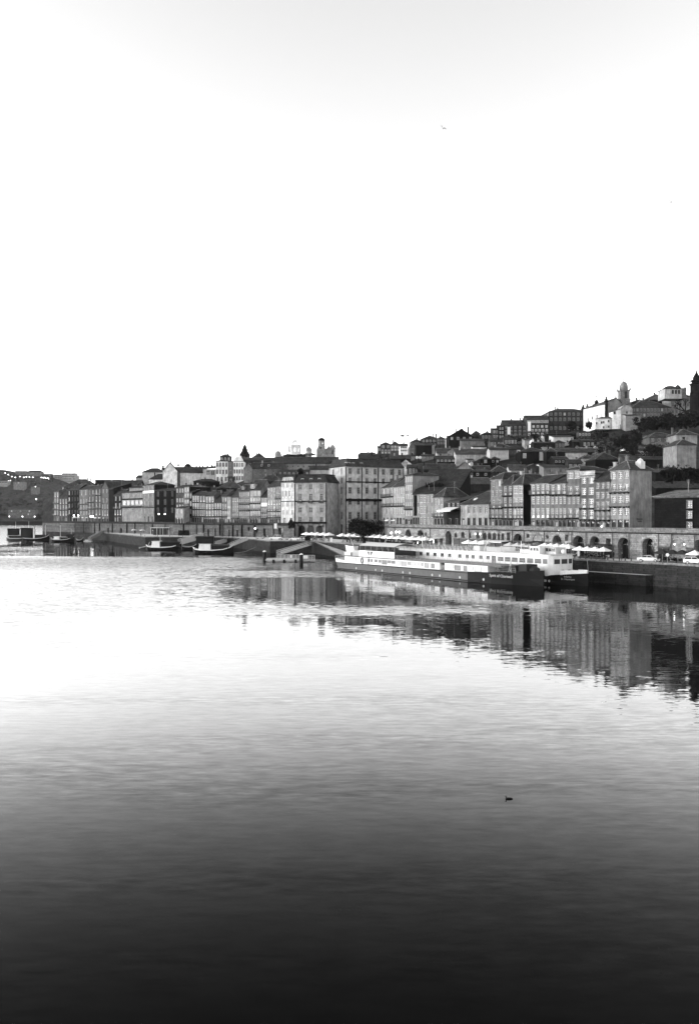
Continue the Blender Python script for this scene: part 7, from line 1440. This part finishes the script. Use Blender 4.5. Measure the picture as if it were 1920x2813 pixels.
stand_v = [(0, 0, 0.95, .15, .12), (0, 0.0, 1.2, .15, .11), (0, 0, 1.42, .17, .10), (0, 0, 1.52, .055), (0, -0.02, 1.62, .085, .1), (0, -0.02, 1.74, .08, .09), (-0.2, 0, 1.40, .055), (-0.25, 0.02, 1.13, .042), (-0.24, -0.06, 0.86, .035), (0.2, 0, 1.40, .055), (0.25, 0.03, 1.13, .042), (0.22, -0.08, 0.88, .035), (-0.1, 0, 0.86, .095), (-0.11, -0.04, 0.48, .065), (-0.11, 0.02, 0.08, .045), (-0.11, -0.14, 0.03, .04), (0.1, 0, 0.86, .095), (0.12, 0.02, 0.48, .065), (0.13, 0.08, 0.08, .045), (0.13, -0.08, 0.03, .04)]
stand_e = [(0, 1), (1, 2), (2, 3), (3, 4), (4, 5), (2, 6), (6, 7), (7, 8), (2, 9), (9, 10), (10, 11), (0, 12), (12, 13), (13, 14), (14, 15), (0, 16), (16, 17), (17, 18), (18, 19)]
sit_v = [(0, 0.05, 0.52, .15, .12), (0, 0.08, 0.78, .15, .11), (0, 0.06, 1.0, .17, .10), (0, 0.04, 1.10, .055), (0, 0.01, 1.2, .085, .1), (0, 0.01, 1.32, .08, .09), (-0.2, 0.05, 0.98, .055), (-0.24, -0.02, 0.74, .042), (-0.16, -0.25, 0.72, .035), (0.2, 0.05, 0.98, .055), (0.24, -0.02, 0.74, .042), (0.16, -0.25, 0.72, .035), (-0.1, -0.05, 0.52, .09), (-0.11, -0.42, 0.50, .065), (-0.11, -0.42, 0.08, .045), (-0.11, -0.55, 0.03, .04), (0.1, -0.05, 0.52, .09), (0.12, -0.42, 0.50, .065), (0.13, -0.42, 0.08, .045), (0.13, -0.55, 0.03, .04)]
pm = {}
for v in (0.03, 0.12, 0.4): pm[('st', v)] = skin_person('person', stand_v, stand_e, CLOTH(v)); pm[('si', v)] = skin_person('person', sit_v, stand_e, CLOTH(v))
tp = {0: table_proto(0.75), 1: table_proto(0.12)}; cp = {0: chair_proto(0.5), 1: chair_proto(0.06)}; usedp = set()
def place(proto, loc, rz, label, grp):
    if id(proto) not in usedp: usedp.add(id(proto)); o = proto
    else: o = copy_tree(proto)
    o.location = loc; o.rotation_euler = (0, 0, rz); o['label'] = label; o['group'] = grp
def person(pose, v, X, Y, z, rz, label, grp=None):
    o = put('person', pm[(pose, v)], None, (X, Y, z), rz); tag(o, label, 'person', grp); return o
rnd = random.Random(21)
ZONES = [('before the big left arches', 1588, 1662, 4.2, 8, 0), ('behind the white ship bow', 1492, 1566, 4.4, 8, 0), ('behind the ship wheelhouse', 1398, 1462, 4.6, 7, 1), ('left of the flat awnings', 1282, 1332, 5.0, 7, 1), ('right of the round tree', 1058, 1172, 6.0, 16, 1), ('left of the round tree', 938, 992, None, 9, 1), ('before the arched stone building', 840, 906, None, 10, 1), ('beside the right edge vaults', 1812, 1880, 4.0, 7, 1)]
for zone, xa, xb_, off, n, wt in ZONES:
    for i in range(n):
        x = lerp(xa, xb_, (i + 0.5) / n); D = (DW(x) - off) if off else (interp([(840, 330), (906, 318), (938, 304), (992, 298)], x)); X, Y = P(x, D); X += rnd.uniform(-0.5, 0.5); Y += rnd.uniform(-0.6, 0.6)
        place(tp[0 if wt == 0 else 1], (X, Y, QZ), 0, ('white' if wt == 0 else 'dark') + ' round cafe table, ' + ORDN[i] + ' from left ' + zone, TBG + ' ' + zone)
        for j in range(2):
            a = rnd.uniform(0, 6.28) if j == 0 else a + 3.1; cx_, cy_ = X + 0.75 * math.cos(a), Y + 0.75 * math.sin(a); rz = a - math.pi / 2
            cv = 0 if rnd.random() < 0.2 else 1
            place(cp[cv], (cx_, cy_, QZ), rz, ('pale' if cv == 0 else 'dark') + ' cafe chair on the %s side of the %s table ' % (('river' if cy_ < Y else 'wall') if abs(cy_ - Y) > 0.4 else ('up-river' if cx_ < X else 'down-river'), ORDN[i]) + zone, CHG + ' ' + zone)
            if rnd.random() < 0.55:
                pv = rnd.choice((0.03, 0.03, 0.12, 0.4)); person('si', pv, cx_, cy_, QZ, rz, {0.03: 'person in black', 0.12: 'person in dark grey', 0.4: 'person in pale clothes'}[pv] + ' seated %s the %s table ' % ('before' if cy_ < Y else 'behind', ORDN[i]) + zone, 'people seated ' + zone)
for lab, x, D, pv, rz in (('person in black standing by the lamp post left of the first open arch', 1684, 183, 0.03, 0.4), ('person in black standing at the quay edge below the first open arch', 1707, 174.6, 0.03, 1.2), ('person in black walking in front of the silver car bonnet', 1806, 167.4, 0.03, 2.2), ('person in dark grey beside the second open arch', 1748, 181, 0.12, 0.2), ('person in pale clothes near the round traffic disc', 1832, 170.5, 0.4, 0.7),
    ('person in black on the left quay edge by the first bollard', 388, 398, 0.03, 0.1), ('person in black standing near the pavilion', 428, 404, 0.03, 0.6), ('person in dark grey below the pavilion steps', 474, 400, 0.12, 2.0), ('person in black waiting at the top of the long open gangway', 829, 325, 0.03, 0.5), ('person in black in front of the parasols left of the tree trunk', 961, 294, 0.03, 1.0), ('person in dark grey walking by the white saloon car', 838, 326, 0.12, 0.4), ('person in pale clothes by the parked hatchback on the left', 735, 346, 0.4, 2.0), ('person in black on the left quay below the stone gable', 298, 488, 0.03, 0.0)):
    X, Y = P(x, D); person('st', pv, X, Y, QZ, rz, lab)

# box hedges in planters that fence the cafe terraces off from the quay road
CNT = {3: 'three', 4: 'four', 7: 'seven'}
HP = [('the big left arches', 1590, 1662, 3, 7.6), ('the bright parasols', 1494, 1566, 4, 8.0), ('the greyish parasols', 1398, 1464, 4, 8.4), ('the parasols left of the awnings', 1282, 1334, 3, 9.0), ('the long parasol row', 1058, 1176, 7, 9.6), ('the black parasols', 1810, 1884, 3, 5.6)]
for zone, xa, xb_, n, off in HP:
    for i in range(n):
        x0_, x1_ = lerp(xa, xb_, (i + 0.06) / n), lerp(xa, xb_, (i + 0.94) / n); A = Vector((*P(x0_, DW(x0_) - off), 0)); B = Vector((*P(x1_, DW(x1_) - off), 0)); d = B - A; w_ = d.length; c_ = (A + B) / 2
        r = thing('planter_hedge', 'low dark planter hedge, %s of %s before %s' % (('leftmost' if i == 0 else ('rightmost' if i == n - 1 else ORD[i] + ' from left')), CNT[n], zone), 'planter', (c_.x, c_.y, QZ), math.atan2(d.y, d.x), 'planter hedges along the cafe terraces')
        b = MB(); b.box(-w_ / 2, w_ / 2, -0.3, 0.3, 0.0, 0.45); b.build('planter', PLAIN(0.05), r); b = MB(); m_ = int(w_ / 0.8) + 1
        for j in range(m_): leaf_cloud(b, (lerp(-w_ / 2 + 0.4, w_ / 2 - 0.4, j / max(1, m_ - 1)), 0, 0.8), (0.55, 0.32, 0.45), 70, 0.12, 5, 900 + i * 31 + j, 0.2)
        b.build('foliage', mat('leaf', 0.03), r, fix=False)
# ---------------------------------------------------------------- lamps, signs, poles
def street_lamp(label, x, D, zb, hh, globes=1, lit=True, r_=0.22, grp='street lamps', gv=0.75):
    X, Y = P(x, D); r = thing('street_lamp', label, 'street lamp', (X, Y, zb), 0, grp); b = MB(); b.tube((0, 0, 0), (0, 0, hh), 0.07, 6, 0.045); b.lathe([(0.18, 0), (0.14, 0.4), (0.07, 0.5)], 8)
    if globes > 1: b.tube((-0.55, 0, hh - 0.15), (0.55, 0, hh - 0.15), 0.03, 5)
    b.build('pole', METAL(0.03), r)
    for i in range(globes):
        gx = 0 if globes == 1 else lerp(-0.55, 0.55, i / (globes - 1)); b = MB(); b.lathe([(r_ * math.sin(math.pi * j / 6) + 0.001, -r_ * math.cos(math.pi * j / 6)) for j in range(7)], 8, (gx, 0, hh + r_ * 0.6)); b.build('globe', LAMP if lit else PLAIN(gv), r, smooth=True)
street_lamp('lit globe lamp right of the round tree by the pale niche', 1075, 268, QZ, 4.0, 1, r_=0.28)
street_lamp('twin lit globe lamp between the tree and the bulb lit arch', 1092, 262, QZ, 4.4, 2, r_=0.28)
street_lamp('unlit lamp post rising through the five bright parasols', 1534, 188, QZ, 6.2, 1, False, 0.14)
street_lamp('tall thin pole in front of the shaded alley', 909, 322, QZ, 8.2, 1, False, 0.1, gv=0.05)
street_lamp('small lit lamp on the left quay wall', 701, 372, QZ, 4.0, 1, r_=0.3)
street_lamp('lamp post on the quay between the parasols and the first open arch', 1681, 184.5, QZ, 3.3, 1, False, 0.12, gv=0.05)
street_lamp('lit lamp standing over the left terrace parasols', 253, 508, 11.0, 3.2, 3, r_=0.5)
for lab, x, y, D in (('left wall lamp glowing beside the narrow arch', 1305.5, 1466.5, None), ('right wall lamp glowing beside the narrow arch', 1317.5, 1467, None), ('left wall lamp in the blind arch by the black parasols', 1852, 1495, None), ('right wall lamp in the blind arch by the black parasols', 1878, 1495, None), ('left lamp glowing in the dark side street', 437, 1412, 444), ('right lamp glowing in the dark side street', 453.5, 1412, 444), ('left lamp over the lit left terrace', 204, 1416, 530), ('second lamp over the lit left terrace', 216, 1416, 524), ('lamp low under the right end of the long parasol row', 1181, 1483.5, 256), ('upper lamp of the close pair by the cafe doors', 1190.5, 1485, 253), ('lower lamp of the close pair by the cafe doors', 1190.5, 1489.5, 252), ('tiny lamp under the middle of the long parasol row', 1147, 1491, 262), ('doorway lamp in the shop of the long roofed grey house', 1651.5, 1446.5, None)):
    d = D if D else (DW(x) - 0.25 if y > 1455 else FD(x) - 0.4); X, Y = P(x, d); r = thing('wall_lamp', lab, 'lamp', (X, Y, Z(y, d)), 0, 'small lit lamps'); q = 0.16 * d / 220
    b = MB(); b.lathe([(q * math.sin(math.pi * j / 6) + 0.001, -q * math.cos(math.pi * j / 6)) for j in range(7)], 8); b.build('globe', LAMP, r); b = MB(); b.tube((0, 0, q), (0, 0.3, q + 0.2), 0.03, 4); b.build('bracket', METAL(0.05), r)
nlp = {}
fl_pts = [(15.5, 1299.5), (24, 1303.5), (34, 1309), (43.5, 1311.5), (56, 1309), (67, 1311), (73.5, 1310), (82, 1310.5), (91.5, 1311), (114.5, 1311.5), (120, 1312.5), (123, 1311.5), (127, 1314), (132, 1312.5), (134.5, 1315), (24, 1321), (30, 1320), (98.5, 1337), (100.5, 1371), (138.5, 1373.5), (27, 1418.5), (63, 1419), (96.5, 1419), (129, 1419.5)]
wh = ['on the upper road', 'on the steep lane', 'on the crest road', 'in the terrace gardens', 'above the woods', 'on the far riverside road']
for i, (x, y) in enumerate(fl_pts):
    D = 1500 if y > 1415 else lerp(1500, 1790, (1428 - y) / 130) - 14; X, Y = P(x, D); place_ = 'riverside road' if y > 1415 else ('wood edge' if y > 1330 else ('steep lane' if x < 50 else 'crest road'))
    r = thing('street_lamp', 'lit street lamp on the %s of the far hill, %s from left' % (place_, ORDN[nlp.setdefault(place_, 0)]), 'street lamp', (X, Y, Z(y, D) - 6), 0, 'far lamps on the ' + place_); b = MB(); nlp[place_] += 1; q = 0.6 if i not in (18,) else 0.95
    b.lathe([(q * math.sin(math.pi * j / 6) + 0.001, 6 - q * math.cos(math.pi * j / 6)) for j in range(7)], 8); b.build('globe', LAMP, r); b = MB(); b.tube((0, 0, -2), (0, 0, 5.4), 0.12, 4); b.build('pole', METAL(0.05), r)
X, Y = P(1832, 164.4); r = thing('road_sign', 'round pale traffic disc on a post by the black parasols', 'sign', (X, Y, QZ)); b = MB(); b.tube((0, 0, 0), (0, 0, 1.9), 0.035, 6); b.build('post', METAL(0.3), r); b = MB(); b.lathe([(0.34, 0), (0.34, 0.04)], 16); o = b.build('disc', PLAIN(0.7), r); o.rotation_euler = (R(90), 0, R(-20)); o.location = (0, -0.05, 1.75)
for lab, x, D, w_, h_, z in (('white upright menu board left of the big arch parasols', 1588, 183.5, 0.45, 1.2, 0.55), ('white easel board on the quay above the slipway', 910, 306, 0.9, 1.5, 0.2), ('white pedestal sign standing behind the white van', 757, 356, 1.2, 2.2, 4.4)):
    X, Y = P(x, D); r = thing('sign_board', lab, 'sign', (X, Y, QZ)); b = MB(); b.box(-w_ / 2, w_ / 2, -0.04, 0.04, z, z + h_); b.build('board', PLAIN(0.8), r); b = MB(); b.box(-w_ * 0.3, -w_ * 0.2, 0.0, 0.06, 0, z + 0.3); b.box(w_ * 0.2, w_ * 0.3, 0.0, 0.06, 0, z + 0.3); b.build('leg', METAL(0.1), r)
bol = None
for i in range(26):
    t = i / 25; x = lerp(1470, 1900, t) if i < 16 else lerp(330, 640, (i - 16) / 9); X, Y = along(P(1900, 160), P(1600, 180), (1 - t) * 1.4, -1.2) if i < 16 else P(x, 394)
    b = MB(); b.lathe([(0.16, 0), (0.13, 0.5), (0.2, 0.56), (0.2, 0.68), (0.05, 0.74)], 8)
    if bol is None: bol = b.mesh('bollard', METAL(0.03))
    o = put('bollard', bol, None, (X, Y, QZ)); tag(o, 'black iron bollard, %s from the left along the right quay edge' % ORDN[i] if i < 16 else 'black iron bollard, %s from the left along the left quay edge' % ORDN[i - 16], 'bollard', 'bollards right' if i < 16 else 'bollards left')
# two satellite dishes, aerial, cranes, gulls
for lab, x in (('left white satellite dish on the roof below the grey gabled house', 1145), ('right white satellite dish on the roof below the grey gabled house', 1153.5)):
    X, Y = P(x, 440); r = thing('satellite_dish', lab, 'satellite dish', (X, Y, Z(1262, 440))); b = MB(); b.lathe([(0.05, 0.25), (0.45, 0.16), (0.82, 0.0), (0.82, -0.05), (0.4, 0.1)], 14); o = b.build('dish', PLAIN(0.78), r); o.rotation_euler = (R(80), 0, R(-12)); o.location = (0, 0, 1.0); b = MB(); b.tube((0, 0.2, -1.5), (0, 0.2, 1.0), 0.06, 5); b.build('mast', METAL(0.2), r)
X, Y = P(1254, 452); b = MB(); b.tube((X, Y, Z(1205, 452)), (X, Y, Z(1172, 452)), 0.12, 4, 0.06); tag(b.build('roof_aerial', METAL(0.3)), 'thin tall aerial on the big peaked crest roof', 'aerial')
def lattice(b, p, q, w, n, r):
    p, q = Vector(p), Vector(q); d = (q - p).normalized(); a = Vector((0, 1, 0)).cross(d).normalized() if abs(d.y) < 0.9 else Vector((1, 0, 0)); c = d.cross(a); cs = [a * w + c * w, a * w - c * w, -a * w - c * w, -a * w + c * w]
    for e in cs: b.tube(p + e, q + e, r, 4)
    for i in range(n):
        u0, u1 = p.lerp(q, i / n), p.lerp(q, (i + 1) / n)
        for j in range(4): b.tube(u0 + cs[j], u1 + cs[(j + 1) % 4], r * 0.7, 3)
X, Y = P(1105, 560); r = thing('tower_crane', 'pale lattice tower crane behind the plain white block', 'crane', (X, Y, Z(1235, 560))); zz = lambda y: Z(y, 560) - Z(1235, 560); k = 560 / F
b = MB(); lattice(b, (0, 0, -6), (0, 0, zz(1198)), 0.75, 14, 0.13); b.build('mast', METAL(0.5), r); b = MB(); lattice(b, (-59 * k, -0.3, zz(1199)), (18 * k, 0.3, zz(1195)), 0.4, 26, 0.07); b.build('jib', METAL(0.6), r); b = MB(); b.box(12 * k, 18 * k, -0.8, 0.8, zz(1197.5), zz(1193.8)); b.build('counterweight', PLAIN(0.15), r); b = MB(); b.box(-1.1, 1.1, -1, 1, zz(1199), zz(1195)); b.tube((0, 0, zz(1195)), (0, 0, zz(1191.5)), 0.3, 4); b.build('cab', PLAIN(0.12), r)
X, Y = P(1221, 600); r = thing('tower_crane', 'second crane whose faint jib crosses the sky above the crest roofs', 'crane', (X, Y, Z(1215, 600))); k = 600 / F; zz = lambda y: Z(y, 600) - Z(1215, 600)
b = MB(); lattice(b, (0, 0, -6), (0, 0, zz(1199)), 0.6, 8, 0.12); b.build('mast', METAL(0.5), r); b = MB(); lattice(b, (-105 * k, 0, zz(1188)), (4 * k, 0, zz(1197.5)), 0.35, 30, 0.07); b.tube((-78 * k, 0, zz(1190)), (-30 * k, 0, zz(1185.5)), 0.06, 3); b.build('jib', METAL(0.6), r)
def gull(label, x, y, D, span, roll, v=0.4):
    X, Y = P(x, D); r = thing('gull', label, 'bird', (X, Y, Z(y, D)), R(20)); b = MB(); b.lathe([(0.02, -0.32), (0.1, -0.15), (0.13, 0.05), (0.1, 0.22), (0.03, 0.36)], 8); o = b.build('body', CLOTH(v), r); o.rotation_euler = (R(90), 0, 0)
    for sg in (-1, 1):
        b = MB(); s2 = span / 2; b.add([(0.06 * sg, 0.12, 0.03), (0.06 * sg, -0.14, 0.03), (s2 * 0.45 * sg, -0.12, 0.22), (s2 * 0.45 * sg, 0.14, 0.22), (s2 * sg, -0.16, 0.08), (s2 * sg, -0.1, 0.09), (0.06 * sg, 0.0, 0.07), (s2 * 0.45 * sg, 0.02, 0.26)], [(0, 1, 2, 3), (3, 2, 4, 5), (0, 6, 7, 3), (6, 1, 2, 7)]); b.build('wing', CLOTH(v), r, fix=False)
    r.rotation_euler = (0, R(roll), R(20)); return r
gull('gull gliding high in the middle of the sky', 1217, 352, 160, 1.35, 24); gull('gull in the sky near the right edge', 1840, 555, 170, 1.0, 30)
X, Y = P(1397, 40.7); r = thing('water_bird', 'small black bird swimming alone on the open water', 'bird', (X, Y, 0), R(180)); b = MB(); b.lathe([(0.01, -0.2), (0.05, -0.12), (0.06, 0.0), (0.05, 0.1), (0.015, 0.17)], 8); o = b.build('body', CLOTH(0.01), r, smooth=True); o.rotation_euler = (0, R(90), 0); o.location = (0, 0, 0.02)
b = MB(); b.tube((0.11, 0, 0.03), (0.14, 0, 0.11), 0.02, 6); b.lathe([(0.004, -0.03), (0.026, -0.01), (0.026, 0.015), (0.005, 0.04)], 8, (0.145, 0, 0.12)); b.tube((0.16, 0, 0.125), (0.2, 0, 0.12), 0.008, 4, 0.003); b.build('head', CLOTH(0.01), r)

# ---------------------------------------------------------------- evening haze
hm = bpy.data.materials.new('haze'); hm.use_nodes = True; hn = hm.node_tree.nodes; hl = hm.node_tree.links
for n_ in list(hn): hn.remove(n_)
pv = hn.new('ShaderNodeVolumePrincipled'); pv.inputs['Color'].default_value = (0.95, 0.95, 0.95, 1); pv.inputs['Density'].default_value = HAZE
ho = hn.new('ShaderNodeOutputMaterial'); hl.new(pv.outputs[0], ho.inputs['Volume'])
b = MB(); b.box(-4100, 4100, -500, 9100, -7.5, 190)
tag(b.build('haze', hm), kind='stuff')
